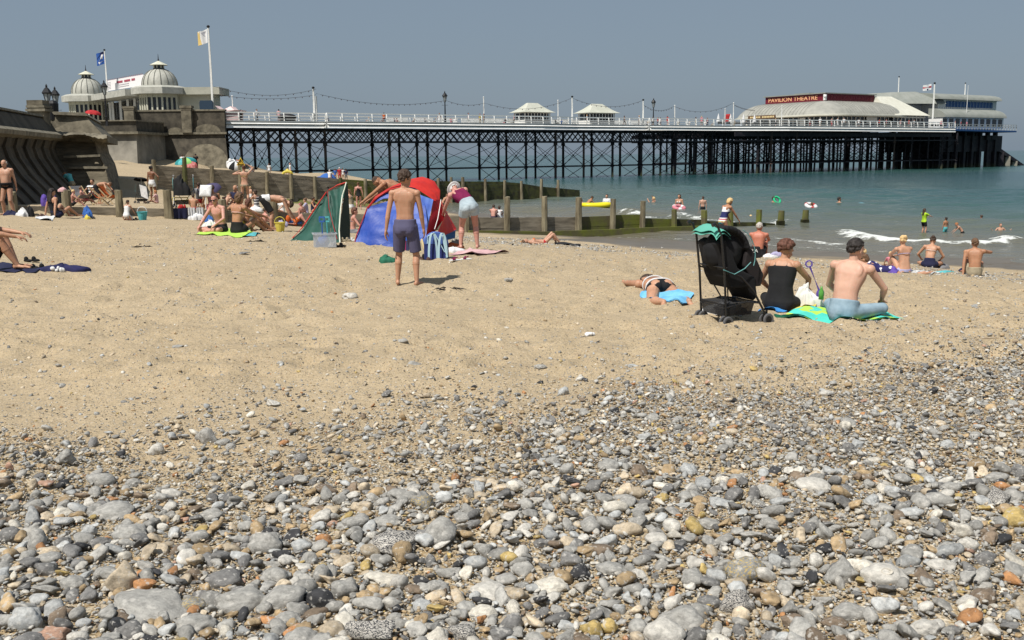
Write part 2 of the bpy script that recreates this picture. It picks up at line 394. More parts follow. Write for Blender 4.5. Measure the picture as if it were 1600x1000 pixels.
# ---- sea
def sea_material():
    m = bpy.data.materials.new('sea_water'); m.use_nodes = True; n = m.node_tree; N = n.nodes.new; L = n.links.new; b = n.nodes['Principled BSDF']
    tc = N('ShaderNodeTexCoord'); at = N('ShaderNodeAttribute'); at.attribute_name = 'mask'; sp = N('ShaderNodeSeparateColor'); L(at.outputs['Color'], sp.inputs[0])
    cr = N('ShaderNodeValToRGB'); e = cr.color_ramp.elements
    stops = [(0, (.14, .125, .092)), (.10, (.115, .115, .085)), (.28, (.068, .100, .083)), (.55, (.030, .080, .074)), (1, (.014, .054, .058))]
    while len(e) < len(stops): e.new(.5)
    for i, (p, c) in enumerate(stops): e[i].position = p; e[i].color = (*c, 1)
    ns = N('ShaderNodeTexNoise'); ns.inputs['Scale'].default_value = .045; ns.inputs['Detail'].default_value = 5; mp = N('ShaderNodeMapping'); mp.inputs[3].default_value = (.6, 2, 1); L(tc.outputs['Object'], mp.inputs[0]); L(mp.outputs[0], ns.inputs[0])
    ma = N('ShaderNodeMath'); ma.operation = 'MULTIPLY_ADD'; L(ns.outputs[0], ma.inputs[0]); ma.inputs[1].default_value = .24; ma.inputs[2].default_value = -.12
    ad = N('ShaderNodeMath'); L(ma.outputs[0], ad.inputs[0]); L(sp.outputs[0], ad.inputs[1]); L(ad.outputs[0], cr.inputs[0])
    foam = N('ShaderNodeMix'); foam.data_type = 'RGBA'
    fn = N('ShaderNodeTexNoise'); fn.inputs['Scale'].default_value = 3.4; fn.inputs['Detail'].default_value = 8; fn.inputs['Roughness'].default_value = .72; L(tc.outputs['Object'], fn.inputs[0])
    fa = N('ShaderNodeMath'); L(fn.outputs[0], fa.inputs[0]); L(sp.outputs[1], fa.inputs[1]); fr = N('ShaderNodeMapRange'); fr.inputs[1].default_value = .93; fr.inputs[2].default_value = 1.08; L(fa.outputs[0], fr.inputs[0])
    L(fr.outputs[0], foam.inputs[0]); L(cr.outputs[0], foam.inputs[6]); foam.inputs[7].default_value = (.60, .62, .60, 1); L(foam.outputs[2], b.inputs['Base Color'])
    rr = N('ShaderNodeMapRange'); rr.inputs[3].default_value = .16; rr.inputs[4].default_value = .8; L(fr.outputs[0], rr.inputs[0]); L(rr.outputs[0], b.inputs['Roughness'])
    b.inputs['IOR'].default_value = 1.33; b.inputs['Specular IOR Level'].default_value = .42
    hs = None
    for s, k, st in ((.9, .10, (.7, 1.5, 1)), (2.6, .045, (.8, 1.4, 1)), (8, .012, (1, 1.3, 1))):
        q = N('ShaderNodeTexNoise'); q.inputs['Scale'].default_value = s; q.inputs['Detail'].default_value = 4; mq = N('ShaderNodeMapping'); mq.inputs[2].default_value = (0, 0, .75); mq.inputs[3].default_value = st
        L(tc.outputs['Object'], mq.inputs[0]); L(mq.outputs[0], q.inputs[0]); mu = N('ShaderNodeMath'); mu.operation = 'MULTIPLY'; mu.inputs[1].default_value = k; L(q.outputs[0], mu.inputs[0])
        if hs is None: hs = mu.outputs[0]
        else: a2 = N('ShaderNodeMath'); L(hs, a2.inputs[0]); L(mu.outputs[0], a2.inputs[1]); hs = a2.outputs[0]
    bp = N('ShaderNodeBump'); bp.inputs['Distance'].default_value = 2.2; bp.inputs['Strength'].default_value = .9; L(hs, bp.inputs['Height']); L(bp.outputs[0], b.inputs['Normal'])
    return m
rr_ = np.concatenate([np.linspace(20, 110, 300), 110*np.exp(np.linspace(0, math.log(8000/110), 150))[1:]])
aa_ = np.concatenate([np.linspace(-80, -22, 30), np.linspace(-22, 40, 420)[1:], np.linspace(40, 84, 20)[1:]])*math.pi/180
RR, AA = np.meshgrid(rr_, aa_, indexing='ij'); SX = RR*np.sin(AA); SY = RR*np.cos(AA)
def sea_wave(x, y):
    u = x*.62+y*.78; w = -x*.78+y*.62                    # u runs offshore
    k = np.clip((np.hypot(x, y)-20)/30, .3, 1); far = np.clip(1-np.hypot(x, y)/500, 0, 1)
    h = .07*np.sin(u*1.05+1.6*np.sin(w*.11)+3*vnoise(x, y, 9, 31))+.045*np.sin(u*2.3+w*.8+4*vnoise(x, y, 5, 32))+(vnoise(x, y, 1.4, 33)-.5)*.10+(vnoise(x, y, .6, 35)-.5)*.05
    return h*k*far
SZ = SEA+sea_wave(SX, SY); SG = zg(SX, SY); dep = SEA-SG
SZ = np.where(dep < .25, SEA+(SZ-SEA)*np.clip((dep+.05)/.3, 0, 1)+.012, SZ)
dist_off = np.clip(dep, 0, 5)
SM = np.zeros(SX.shape+(4,)); SM[..., 3] = 1
SM[..., 0] = np.clip(.02+dep*.13+np.clip((np.hypot(SX, SY)-60)/500, 0, .45), 0, 1)
# foam: lines of breaking and spent waves, read off as image polylines and laid on the water
def seapts(pl): return [at_z(a, b, SEA) for a, b in pl]
FOAMS = [  # polyline (image), half width m, strength, crest height
    ([(1325, 366), (1345, 371), (1400, 377), (1450, 381), (1500, 384), (1550, 382), (1572, 378)], .8, 1.0, .26),
    ([(975, 333), (1000, 340), (1040, 341), (1060, 338)], 1.0, .72, .13), ([(1080, 340), (1110, 344), (1150, 349), (1190, 351), (1225, 347)], .8, .7, .12),
    ([(1070, 362), (1120, 358), (1170, 364), (1250, 376), (1310, 386)], .35, .72, .03), ([(1200, 372), (1290, 381), (1330, 384)], .3, .75, .03), ([(1090, 374), (1200, 386), (1330, 398), (1480, 410), (1600, 418)], .25, .5, .0),
    ([(820, 328), (840, 330)], .8, .55, .1), ([(1330, 382), (1450, 392), (1600, 402)], .3, .45, .02)]
SWELL = [([(1220, 343), (1300, 340), (1400, 345), (1480, 348), (1560, 352), (1640, 356)], 1.5, .3), ([(800, 298), (900, 304), (1000, 300), (1100, 293), (1180, 297), (1300, 306)], 2.5, .3), ([(790, 330), (870, 329), (980, 336), (1080, 334)], 1.4, .25), ([(1300, 322), (1450, 330), (1640, 338)], 2, .16)]
def pl_dist(x, y, pts):
    best = np.full(x.shape, 1e9); 
    for a, b in zip(pts, pts[1:]):
        dx, dy = b.x-a.x, b.y-a.y; t = np.clip(((x-a.x)*dx+(y-a.y)*dy)/(dx*dx+dy*dy), 0, 1); d = np.hypot(x-a.x-t*dx, y-a.y-t*dy); best = np.minimum(best, d)
    return best
for pl, hw, st, ch in FOAMS:
    d = pl_dist(SX, SY, seapts(pl)); w_ = hw*(.7+.9*vnoise(SX, SY, 1.5, 41)); SM[..., 1] = np.maximum(SM[..., 1], st*(.40+.42*vnoise(SX, SY, .45, 43))*smooth01(1.3-d/w_)); SZ += .75*ch*np.exp(-(d/(hw*.8))**2)*(.7+.6*vnoise(SX, SY, .8, 42))
for pl, hw, ch in SWELL: d = pl_dist(SX, SY, seapts(pl)); SZ += ch*np.exp(-(d/hw)**2)
sh = smooth01(1-np.abs(dep-.03)/.07); SM[..., 1] = np.maximum(SM[..., 1], sh*.42)
sea = grid_mesh('sea', SX, SY, SZ, sea_material(), SM); tag(sea, kind='structure')

# ================================================================ stones
def stone_material():
    m = bpy.data.materials.new('stone'); m.use_nodes = True; n = m.node_tree; N = n.nodes.new; L = n.links.new; b = n.nodes['Principled BSDF']
    at = N('ShaderNodeAttribute'); at.attribute_name = 'tint'; tc = N('ShaderNodeTexCoord')
    ns = N('ShaderNodeTexNoise'); ns.name = 'big'; ns.inputs['Scale'].default_value = 30; ns.inputs['Detail'].default_value = 8; ns.inputs['Roughness'].default_value = .78; L(tc.outputs['Object'], ns.inputs[0])
    mr = N('ShaderNodeMapRange'); mr.inputs[1].default_value = .3; mr.inputs[2].default_value = .7; mr.inputs[3].default_value = .45; mr.inputs[4].default_value = 1.4; L(ns.outputs[0], mr.inputs[0])
    mx = N('ShaderNodeMix'); mx.data_type = 'RGBA'; mx.blend_type = 'MULTIPLY'; mx.inputs[0].default_value = 1; L(at.outputs['Color'], mx.inputs[6]); L(mr.outputs[0], mx.inputs[7])
    n2 = N('ShaderNodeTexNoise'); n2.name = 'fine'; n2.inputs['Scale'].default_value = 48; n2.inputs['Detail'].default_value = 4; L(tc.outputs['Object'], n2.inputs[0])
    m2 = N('ShaderNodeMapRange'); m2.inputs[1].default_value = .58; m2.inputs[2].default_value = .66; m2.inputs[4].default_value = .65; L(n2.outputs[0], m2.inputs[0])
    x2 = N('ShaderNodeMix'); x2.data_type = 'RGBA'; L(m2.outputs[0], x2.inputs[0]); L(mx.outputs[2], x2.inputs[6]); x2.inputs[7].default_value = (.5, .48, .44, 1)
    L(x2.outputs[2], b.inputs['Base Color']); b.inputs['Roughness'].default_value = .62; b.inputs['Specular IOR Level'].default_value = .35
    bp = N('ShaderNodeBump'); bp.inputs['Strength'].default_value = .6; bp.inputs['Distance'].default_value = .02; L(ns.outputs[0], bp.inputs['Height']); L(bp.outputs[0], b.inputs['Normal'])
    return m
STONE = stone_material()
def ico(sub):
    bm = bmesh.new(); bmesh.ops.create_icosphere(bm, subdivisions=sub, radius=1); v = np.array([x.co for x in bm.verts]); f = np.array([[q.index for q in p.verts] for p in bm.faces]); bm.free(); return v, f
ICO = {k: ico(k) for k in (1, 2, 3, 4)}
def stone_shape(sub, rs, kind):
    v, f = ICO[sub]; v = v.copy()
    if kind == 'cut' or kind == 'chip':
        for _ in range(11 if kind == 'cut' else 7):
            d = rs.normal(size=3); d /= np.linalg.norm(d); lim = rs.uniform(.42, .8); p = v@d; k = np.where(p > lim, lim/np.maximum(p, 1e-6), 1); v *= k[:, None]
    amp = .13 if kind == 'round' else .2
    for _ in range(5):
        d = rs.normal(size=3)*rs.uniform(1, 2.6); ph = rs.uniform(0, 6.28); v *= (1+amp*.5*np.sin(v@d+ph))[:, None]
    if kind == 'knob':
        for _ in range(4):
            d = rs.normal(size=3); d /= np.linalg.norm(d); t = np.clip((v@d)/np.linalg.norm(v, axis=1), 0, 1); v *= (1+rs.choice([-.35, .3])*t**6)[:, None]
    if sub > 2:
        for _ in range(10): d = rs.normal(size=3)*rs.uniform(3, 8); v *= (1+.02*np.sin(v@d+rs.uniform(0, 6)))[:, None]
    s = np.array([1, rs.uniform(.62, .9), rs.uniform(.38, .68)]) if kind != 'chip' else np.array([1, rs.uniform(.5, .8), rs.uniform(.2, .4)])
    return v*s, f
PAL = {'gr': (.33, .32, .295), 'bg': (.41, .415, .405), 'dg': (.18, .175, .168), 'lg': (.52, .495, .445), 'wh': (.60, .56, .48), 'cr': (.52, .43, .31), 'tn': (.40, .29, .165), 'or': (.42, .21, .09), 'bk': (.04, .04, .043), 'br': (.20, .15, .105), 'pk': (.44, .27, .19), 'yl': (.46, .34, .13)}
PK = ['gr', 'bg', 'dg', 'lg', 'wh', 'cr', 'tn', 'or', 'bk', 'br', 'pk', 'yl']
PW_L = np.array([.42, .11, .16, .10, .03, .05, .05, .008, .03, .035, .004, .01]); PW_S = np.array([.24, .09, .09, .12, .08, .12, .14, .025, .02, .06, .005, .02])
PW_L /= PW_L.sum(); PW_S /= PW_S.sum()
PALA = np.array([PAL[k] for k in PK])
RS = np.random.RandomState(5)
PROT = {s: [stone_shape(s, RS, RS.choice(['round', 'cut', 'cut', 'knob', 'chip', 'cut'])) for _ in range(14)] for s in (1, 2, 3)}
def rotm(rs, tilt=.35):
    a, b, c = rs.uniform(0, 6.283), rs.normal(0, tilt), rs.normal(0, tilt)
    return np.array(Euler((b, c, a)).to_matrix())
def stones_mesh(name, P, Rr, sub, colw, tilt=.35):
    """one mesh from many stones: centres P (n,3), radii Rr"""
    n = len(P); V = []; F = []; Cc = []; off = 0; rs = np.random.RandomState(len(P))
    pi = rs.randint(0, 14, n); ang = rs.uniform(0, 6.283, n); tx = rs.normal(0, tilt, n); ty = rs.normal(0, tilt, n)
    ci = np.array([rs.choice(12, p=colw) for _ in range(n)]) if n < 5000 else rs.choice(12, n, p=colw)
    for k in range(14):
        sel = np.where(pi == k)[0]
        if not len(sel): continue
        v, f = PROT[sub][k]; nv = len(v)
        x = v[None, :, :]*Rr[sel][:, None, None]
        cx, sx_ = np.cos(tx[sel])[:, None], np.sin(tx[sel])[:, None]; y1 = x[..., 1]*cx-x[..., 2]*sx_; z1 = x[..., 1]*sx_+x[..., 2]*cx
        cy, sy_ = np.cos(ty[sel])[:, None], np.sin(ty[sel])[:, None]; x1 = x[..., 0]*cy+z1*sy_; z2 = -x[..., 0]*sy_+z1*cy
        ca, sa = np.cos(ang[sel])[:, None], np.sin(ang[sel])[:, None]; x2 = x1*ca-y1*sa; y2 = x1*sa+y1*ca
        w = np.stack([x2, y2, z2], -1)+P[sel][:, None, :]
        V.append(w.reshape(-1, 3)); F.append((f[None]+(np.arange(len(sel))*nv)[:, None, None]+off).reshape(-1, 3)); off += nv*len(sel)
        c = PALA[ci[sel]]*rs.uniform(.75, 1.25, (len(sel), 1)); c = np.repeat(c, nv, 0)*rs.uniform(.93, 1.07, (len(c)*nv, 1)) if False else np.repeat(c, nv, 0)
        Cc.append(c)
    V = np.concatenate(V).astype(np.float32); F = np.concatenate(F).astype(np.int32); Cc = np.concatenate(Cc)
    me = bpy.data.meshes.new(name); me.vertices.add(len(V)); me.vertices.foreach_set('co', V.ravel()); me.loops.add(F.size); me.loops.foreach_set('vertex_index', F.ravel())
    me.polygons.add(len(F)); me.polygons.foreach_set('loop_start', (np.arange(len(F))*3).astype(np.int32)); me.polygons.foreach_set('loop_total', np.full(len(F), 3, np.int32)); me.polygons.foreach_set('use_smooth', np.ones(len(F), bool))
    me.update(calc_edges=True); a = me.color_attributes.new('tint', 'FLOAT_COLOR', 'POINT'); a.data.foreach_set('color', np.concatenate([Cc, np.ones((len(Cc), 1))], 1).astype(np.float32).ravel())
    me.materials.append(STONE); o = bpy.data.objects.new(name, me); COL.objects.link(o); return o
# single stones ---------------------------------------------------
STONE_M = {}
def stone_mat(k):
    if k not in STONE_M:
        m = STONE.copy(); m.name = 'stone_'+k; n = m.node_tree; n.nodes['big'].inputs['Scale'].default_value = 2.6; n.nodes['fine'].inputs['Scale'].default_value = 3.6
        for x in n.nodes:
            if x.type == 'MIX' and x.blend_type == 'MULTIPLY':
                for l in list(n.links):
                    if l.to_node == x and l.to_socket == x.inputs[6]: n.links.remove(l)
                if k == 'mx':
                    ns = n.nodes.new('ShaderNodeTexNoise'); ns.inputs['Scale'].default_value = 16; tc = n.nodes.new('ShaderNodeTexCoord'); n.links.new(tc.outputs['Object'], ns.inputs[0])
                    cr = n.nodes.new('ShaderNodeValToRGB'); cr.color_ramp.elements[0].position = .46; cr.color_ramp.elements[0].color = (.05, .05, .055, 1); cr.color_ramp.elements[1].position = .54; cr.color_ramp.elements[1].color = (.5, .47, .42, 1)
                    n.links.new(ns.outputs[0], cr.inputs[0]); n.links.new(cr.outputs[0], x.inputs[6])
                elif k == 'gy':
                    ns = n.nodes.new('ShaderNodeTexNoise'); ns.inputs['Scale'].default_value = 9; tc = n.nodes.new('ShaderNodeTexCoord'); n.links.new(tc.outputs['Object'], ns.inputs[0])
                    cr = n.nodes.new('ShaderNodeValToRGB'); cr.color_ramp.elements[0].position = .5; cr.color_ramp.elements[0].color = (.24, .235, .22, 1); cr.color_ramp.elements[1].position = .62; cr.color_ramp.elements[1].color = (.46, .34, .13, 1)
                    n.links.new(ns.outputs[0], cr.inputs[0]); n.links.new(cr.outputs[0], x.inputs[6])
                else: x.inputs[6].default_value = (*PAL[k], 1)
        STONE_M[k] = m
    return STONE_M[k]
CN = {'gr': 'mid grey', 'bg': 'pale blue grey', 'dg': 'dark grey', 'lg': 'light grey', 'wh': 'chalky white', 'cr': 'cream', 'tn': 'tan', 'or': 'orange', 'bk': 'glossy black', 'br': 'brown', 'pk': 'brick pink', 'yl': 'yellowish', 'mx': 'black and white mottled', 'gy': 'grey and ochre'}
SPROT = {}
for kd in ('round', 'cut', 'knob', 'chip'):
    SPROT[kd] = []
    for i in range(6):
        v, f = stone_shape(4 if i < 3 else 3, RS, kd); v = v/np.array([abs(v[:, 0]).max(), abs(v[:, 1]).max(), abs(v[:, 2]).max()])
        me = bpy.data.meshes.new('stone'); me.from_pydata(v.tolist(), [], f.tolist()); me.polygons.foreach_set('use_smooth', [True]*len(f)); me.materials.append(STONE); SPROT[kd].append(me)
PLACED = []
def big_stone(px, py, w, h, ck, kd='round', label=None, rot=None, tallk=None, holed=False, i=[0]):
    i[0] += 1; g = gpt(px, min(py+h*.32, 1060), 2, 40); k = g.y/FPX*1.03; hw = w*k/2*1.05; hh = h*k/2
    th = tallk*hw if tallk else min(hw*.72, hh*1.02); dp = hw*random.uniform(.65, .85) if tallk is None else hw*.8
    me = SPROT[kd][i[0] % 6]; o = bpy.data.objects.new('holed_stone' if holed else 'stone', me); COL.objects.link(o)
    o.location = (g.x, g.y, gz(g.x, g.y)+th*.45); o.scale = (hw, dp, th); o.rotation_euler = (random.uniform(-.2, .2), random.uniform(-.15, .15), rot if rot is not None else random.uniform(-.4, .4))
    o.material_slots[0].link = 'OBJECT'; o.material_slots[0].material = stone_mat(ck)
    tag(o, label, 'stone', 'large flints lying among the shingle'); PLACED.append((g.x, g.y, max(hw, dp))); return o
NAMED = [(190, 897, 62, 48, 'cr', 'cut', 'big creamy angular stone with cracked face at lower left'), (105, 707, 40, 42, 'gr', 'knob', 'upright grey knobbly stone standing on the sand at left'), (326, 668, 44, 34, 'gr', 'cut', 'rough grey boulder at the upper edge of the shingle, left of centre'),
    (246, 687, 32, 28, 'lg', 'knob', 'small pale grey stone with two dark pits on the sand'), (690, 826, 62, 46, 'gr', 'round', 'smooth oval grey cobble touching the long mottled flint'), (617, 839, 92, 38, 'mx', 'round', 'long black and white mottled flint just left of the oval cobble'),
    (42, 948, 56, 70, 'bg', 'round', 'upright pale blue grey cobble in the bottom left corner'), (80, 982, 62, 34, 'pk', 'cut', 'flat peach coloured stone between grey cobbles at bottom left'), (122, 984, 36, 34, 'lg', 'round', 'small smooth pale pebble right of the peach coloured stone'),
    (14, 822, 44, 42, 'dg', 'round', 'rounded dark grey cobble at the left edge of the picture'), (57, 826, 54, 48, 'gr', 'knob', 'rounded grey cobble next to the one at the left edge'), (98, 826, 30, 40, 'dg', 'round', 'upright dark grey cobble, third from the left edge'), (75, 845, 38, 18, 'cr', 'round', 'small oval cream pebble under the three grey cobbles'),
    (95, 785, 42, 20, 'wh', 'chip', 'white chipped flint with black core at left'), (158, 735, 46, 26, 'gr', 'round', 'smooth grey oval on the sand at left with a flatter one behind'), (172, 763, 26, 13, 'or', 'chip', 'flat orange pebble at the upper left of the shingle'),
    (178, 783, 76, 28, 'gr', 'round', 'wide grey slab of flint below the flat orange pebble'), (155, 828, 42, 24, 'dg', 'round', 'dark rounded flint left of centre in the left shingle'), (205, 818, 60, 30, 'gr', 'round', 'broad grey cobble at the middle of the left shingle'),
    (115, 900, 46, 28, 'gr', 'round', 'egg shaped grey cobble left of the cracked creamy stone'), (75, 878, 62, 24, 'dg', 'cut', 'dark glossy broken flint at left'), (75, 862, 56, 22, 'gr', 'round', 'grey cobble lying on the dark broken flint at left'), (150, 905, 20, 30, 'br', 'round', 'small brown and black striped pebble beside the cracked creamy stone'),
    (235, 915, 38, 24, 'bg', 'cut', 'triangular pale grey flint right of the cracked creamy stone'), (235, 930, 130, 34, 'gr', 'round', 'longest grey flint, bone shaped, under the cracked creamy stone'), (300, 930, 58, 28, 'gy', 'round', 'oval pebble with ochre stain at the end of the bone shaped flint'),
    (305, 880, 40, 22, 'br', 'cut', 'rusty brown rock on the left shingle'), (348, 884, 74, 30, 'dg', 'round', 'long dark cobble casting a shadow at left centre'), (204, 968, 62, 36, 'dg', 'knob', 'speckled dark grey cobble near the bottom edge at left'), (305, 955, 74, 42, 'gr', 'round', 'large grey cobble with white streak near the bottom at left'),
    (380, 918, 84, 42, 'gr', 'round', 'broad flat grey cobble left of the dark glossy flint'), (45, 990, 60, 40, 'dg', 'round', 'dark cobble cut by the bottom edge at far left'), (150, 995, 60, 26, 'gr', 'round', 'grey cobble cut by the bottom edge, fourth from left'), (245, 945, 30, 36, 'bg', 'round', 'upright pale blue pebble near the bottom at left'),
    (330, 790, 50, 24, 'gr', 'round', 'grey oval flint left of the black glassy flint'), (441, 851, 32, 26, 'bk', 'cut', 'black glassy flint face in the left centre shingle'), (415, 830, 60, 44, 'gr', 'round', 'grey cobble wrapping round the black glassy flint'), (435, 880, 58, 34, 'gr', 'knob', 'pitted grey cobble below the black glassy flint'),
    (505, 925, 82, 40, 'bk', 'cut', 'big dark glossy flint with white chips in the bottom shingle'), (440, 922, 80, 44, 'gr', 'round', 'broad grey cobble left of the big dark glossy flint'), (507, 828, 30, 22, 'or', 'chip', 'orange hollow shell shaped flint'), (521, 805, 20, 20, 'pk', 'round', 'round pink pebble just above the orange hollow flint'),
    (560, 805, 50, 30, 'gr', 'knob', 'grey cobble with a white eye at centre'), (605, 812, 50, 18, 'gr', 'round', 'flat grey flint above the long mottled flint'), (630, 776, 50, 25, 'gr', 'knob', 'dark pitted flint standing above the centre shingle'), (665, 790, 46, 34, 'gy', 'cut', 'broken grey brown flint above the oval cobble'),
    (672, 861, 32, 22, 'dg', 'knob', 'dark ringed pebble under the oval cobble'), (700, 878, 40, 22, 'gr', 'cut', 'slanting grey flint below the oval cobble'), (540, 895, 48, 56, 'gr', 'knob', 'upright banded grey flint right of the glossy dark one'), (570, 912, 38, 28, 'tn', 'round', 'round tan pebble at bottom centre'),
    (600, 888, 70, 22, 'wh', 'knob', 'white twisted flint at the bottom centre'), (765, 906, 76, 28, 'lg', 'round', 'long pale grey flint with brown ring, right of bottom centre'), (757, 940, 54, 26, 'wh', 'round', 'smooth white kidney shaped pebble near bottom centre'), (580, 980, 80, 44, 'mx', 'cut', 'large white and grey flint at the bottom centre'),
    (680, 988, 56, 30, 'wh', 'cut', 'streaky white flint at the bottom edge'), (470, 985, 60, 40, 'gr', 'round', 'grey cobble at the bottom edge left of the white flint'), (730, 975, 70, 36, 'mx', 'cut', 'fractured grey and white flint right of the streaky white one'), (760, 840, 40, 40, 'gr', 'cut', 'broken grey flint standing right of the oval cobble'),
    (848, 840, 40, 26, 'dg', 'cut', 'dark slate coloured flint right of centre'), (908, 886, 40, 36, 'bk', 'knob', 'round black pebble with white eye at right of centre'), (862, 906, 56, 28, 'wh', 'round', 'half white half black flint left of the eyed pebble'), (955, 885, 56, 24, 'gr', 'round', 'grey speckled flint right of the eyed pebble'), (975, 783, 34, 20, 'gr', 'round', 'small slate grey pebble up from the eyed pebble'),
    (1035, 975, 74, 66, 'lg', 'round', 'largest pale rounded cobble at the bottom edge'), (1070, 955, 90, 42, 'gr', 'knob', 'grey cobble with white specks above the bottom pale cobble'), (1155, 935, 60, 44, 'mx', 'knob', 'crusty black and white nodule at the bottom right'), (1165, 885, 66, 48, 'gy', 'round', 'big grey cobble with yellow patches at right'), (1108, 932, 44, 22, 'dg', 'round', 'dark bluish pebble left of the crusty nodule'),
    (930, 970, 50, 50, 'yl', 'cut', 'yellow crusted broken flint near the bottom'), (970, 940, 30, 24, 'bg', 'cut', 'square pale blue flint near the bottom'), (1128, 790, 52, 26, 'bg', 'cut', 'pale blue broken flint in the middle of the right shingle'), (1107, 815, 42, 20, 'gr', 'round', 'smooth grey egg shaped flint right of centre'), (1035, 780, 22, 30, 'yl', 'round', 'upright yellow brown pebble right of centre'),
    (1320, 776, 30, 30, 'dg', 'round', 'dark round pebble with white rim at right'), (1270, 774, 56, 22, 'lg', 'round', 'long pale flint left of the dark round pebble'), (1483, 768, 36, 20, 'gr', 'round', 'smooth oval grey pebble at upper right of the shingle'), (1480, 703, 28, 18, 'bg', 'round', 'smooth bluish pebble standing out at the upper right'), (1588, 810, 56, 44, 'yl', 'knob', 'big lichen yellow cobble at the right edge'), (1560, 780, 50, 26, 'mx', 'cut', 'white flint with black top near the right edge'),
    (1414, 836, 28, 16, 'cr', 'round', 'small flat buff pebble with a notch at right'), (1537, 835, 28, 26, 'br', 'cut', 'rust brown broken flint at right'), (1510, 857, 36, 26, 'lg', 'round', 'round pale grey pebble at right'), (1537, 883, 36, 26, 'dg', 'round', 'smooth blackish pebble at right'), (1535, 938, 52, 30, 'br', 'round', 'brown grey cobble at the right'),
    (1315, 905, 60, 42, 'gr', 'cut', 'dark rough flint left of the holed stone'), (1378, 908, 76, 46, 'lg', 'round', 'grey pointed stone with a hole through it at bottom right'), (1475, 900, 60, 30, 'lg', 'chip', 'pale flat flint right of the holed stone'), (1325, 962, 60, 30, 'gr', 'round', 'slate grey cobble under the holed stone'), (1305, 978, 50, 20, 'br', 'round', 'flat brown pebble at the bottom right'), (1445, 995, 58, 34, 'lg', 'round', 'pale smooth cobble cut by the bottom edge at right'), (1510, 958, 38, 22, 'lg', 'round', 'smooth oval pebble under the pale flat flint'), (1488, 998, 30, 16, 'dg', 'round', 'dark violet pebble at the bottom right edge'), (1545, 975, 30, 40, 'wh', 'cut', 'jagged white flint at the bottom right'),
    (1555, 748, 40, 20, 'gr', 'round', 'grey flint high in the right shingle'), (990, 576, 26, 12, 'bg', 'cut', 'bluish flint lying alone on the sand in the middle distance'), (845, 579, 20, 10, 'gr', 'round', 'small grey cobble alone on sand, just above the shingle'), (796, 442, 16, 9, 'gr', 'knob', 'small dark grey stone alone on the sand by the boy'), (905, 497, 22, 10, 'bg', 'round', 'grey stone alone on the sand left of the pushchair'), (547, 462, 24, 14, 'lg', 'knob', 'pale lump of flint on the open sand left of the boy'), (1290, 623, 26, 12, 'lg', 'round', 'pale stone at the top of the right shingle'), (1082, 512, 9, 10, 'gr', 'knob', 'small round grey stone in front of the pushchair'), (740, 640, 30, 14, 'gr', 'round', 'grey stone at the thin edge of the shingle in the centre'),
    (630, 546, 18, 8, 'gr', 'round', 'flat grey stone on the sand below the boy'), (645, 575, 26, 10, 'gr', 'chip', 'thin grey slab on the sand below the boy'), (280, 548, 22, 8, 'gr', 'chip', 'thin grey slab on the sand at left'), (380, 398, 20, 6, 'dg', 'chip', 'dark driftwood-like flint behind the open sand at left')]
i_h = None
for nmd in NAMED:
    px, py, w, h, ck, kd, lb = nmd[:7]; o = big_stone(px, py, w, h, ck, kd, lb, tallk=.85 if ('upright' in lb or 'oval grey cobble touching' in lb or 'cracked face' in lb) else None)
    if 'with a hole' in lb:      # a real hole: chunk of dark inner ring with a pebble stuck in it
        hb = MB(); hb.lathe([(.0, .05), (.10, .05), (.16, .16), (.21, .2), (.24, .12)], n=18); hh = hb.build('hole_rim', stone_mat('wh'), o, smooth=True); hh.location = (.15, -.45, .62); hh.rotation_euler = (.75, 0, 0)
        hb = MB(); hb.ell((0, 0, 0), (.13, .13, .05)); hh = hb.build('hole', stone_mat('br'), o, smooth=True); hh.location = (.15, -.45, .66); hh.rotation_euler = (.75, 0, 0)
# generic large ones thrown between them
def zone(px, py):
    a = 'left edge' if px < 180 else 'left half' if px < 560 else 'middle' if px < 1000 else 'right half' if px < 1400 else 'right edge'
    b = 'along the bottom' if py > 920 else 'low' if py > 840 else 'halfway up the shingle' if py > 760 else 'at the top of the shingle'
    return b, a
def throw(n, rmin, rmax, box_, dens, k=.8, tries=60):
    out = []; c = 0
    while len(out) < n and c < n*tries:
        c += 1; x = random.uniform(box_[0], box_[1]); y = random.uniform(box_[2], box_[3])
        if abs(x) > .56*y+.7: continue
        if random.random() > dens(x, y): continue
        r = rmin*(rmax/rmin)**(random.random()**1.6)
        if any((x-a)**2+(y-b)**2 < (k*(r+q))**2 for a, b, q in PLACED if abs(y-b) < .4): continue
        out.append((x, y, r)); PLACED.append((x, y, r))
    return out
leftd = lambda x, y: float(gravel(np.array([x]), np.array([y]))[0])*(1 if x < .4 else .45)
gen = throw(215, .038, .068, (-4.6, 4.6, 2.9, 7.6), leftd, .82)
gen.sort(key=lambda t: -t[2]/t[1]); i_ = 0
NB = max(0, 300-len(NAMED)); rs = np.random.RandomState(9)
SEEN = {}
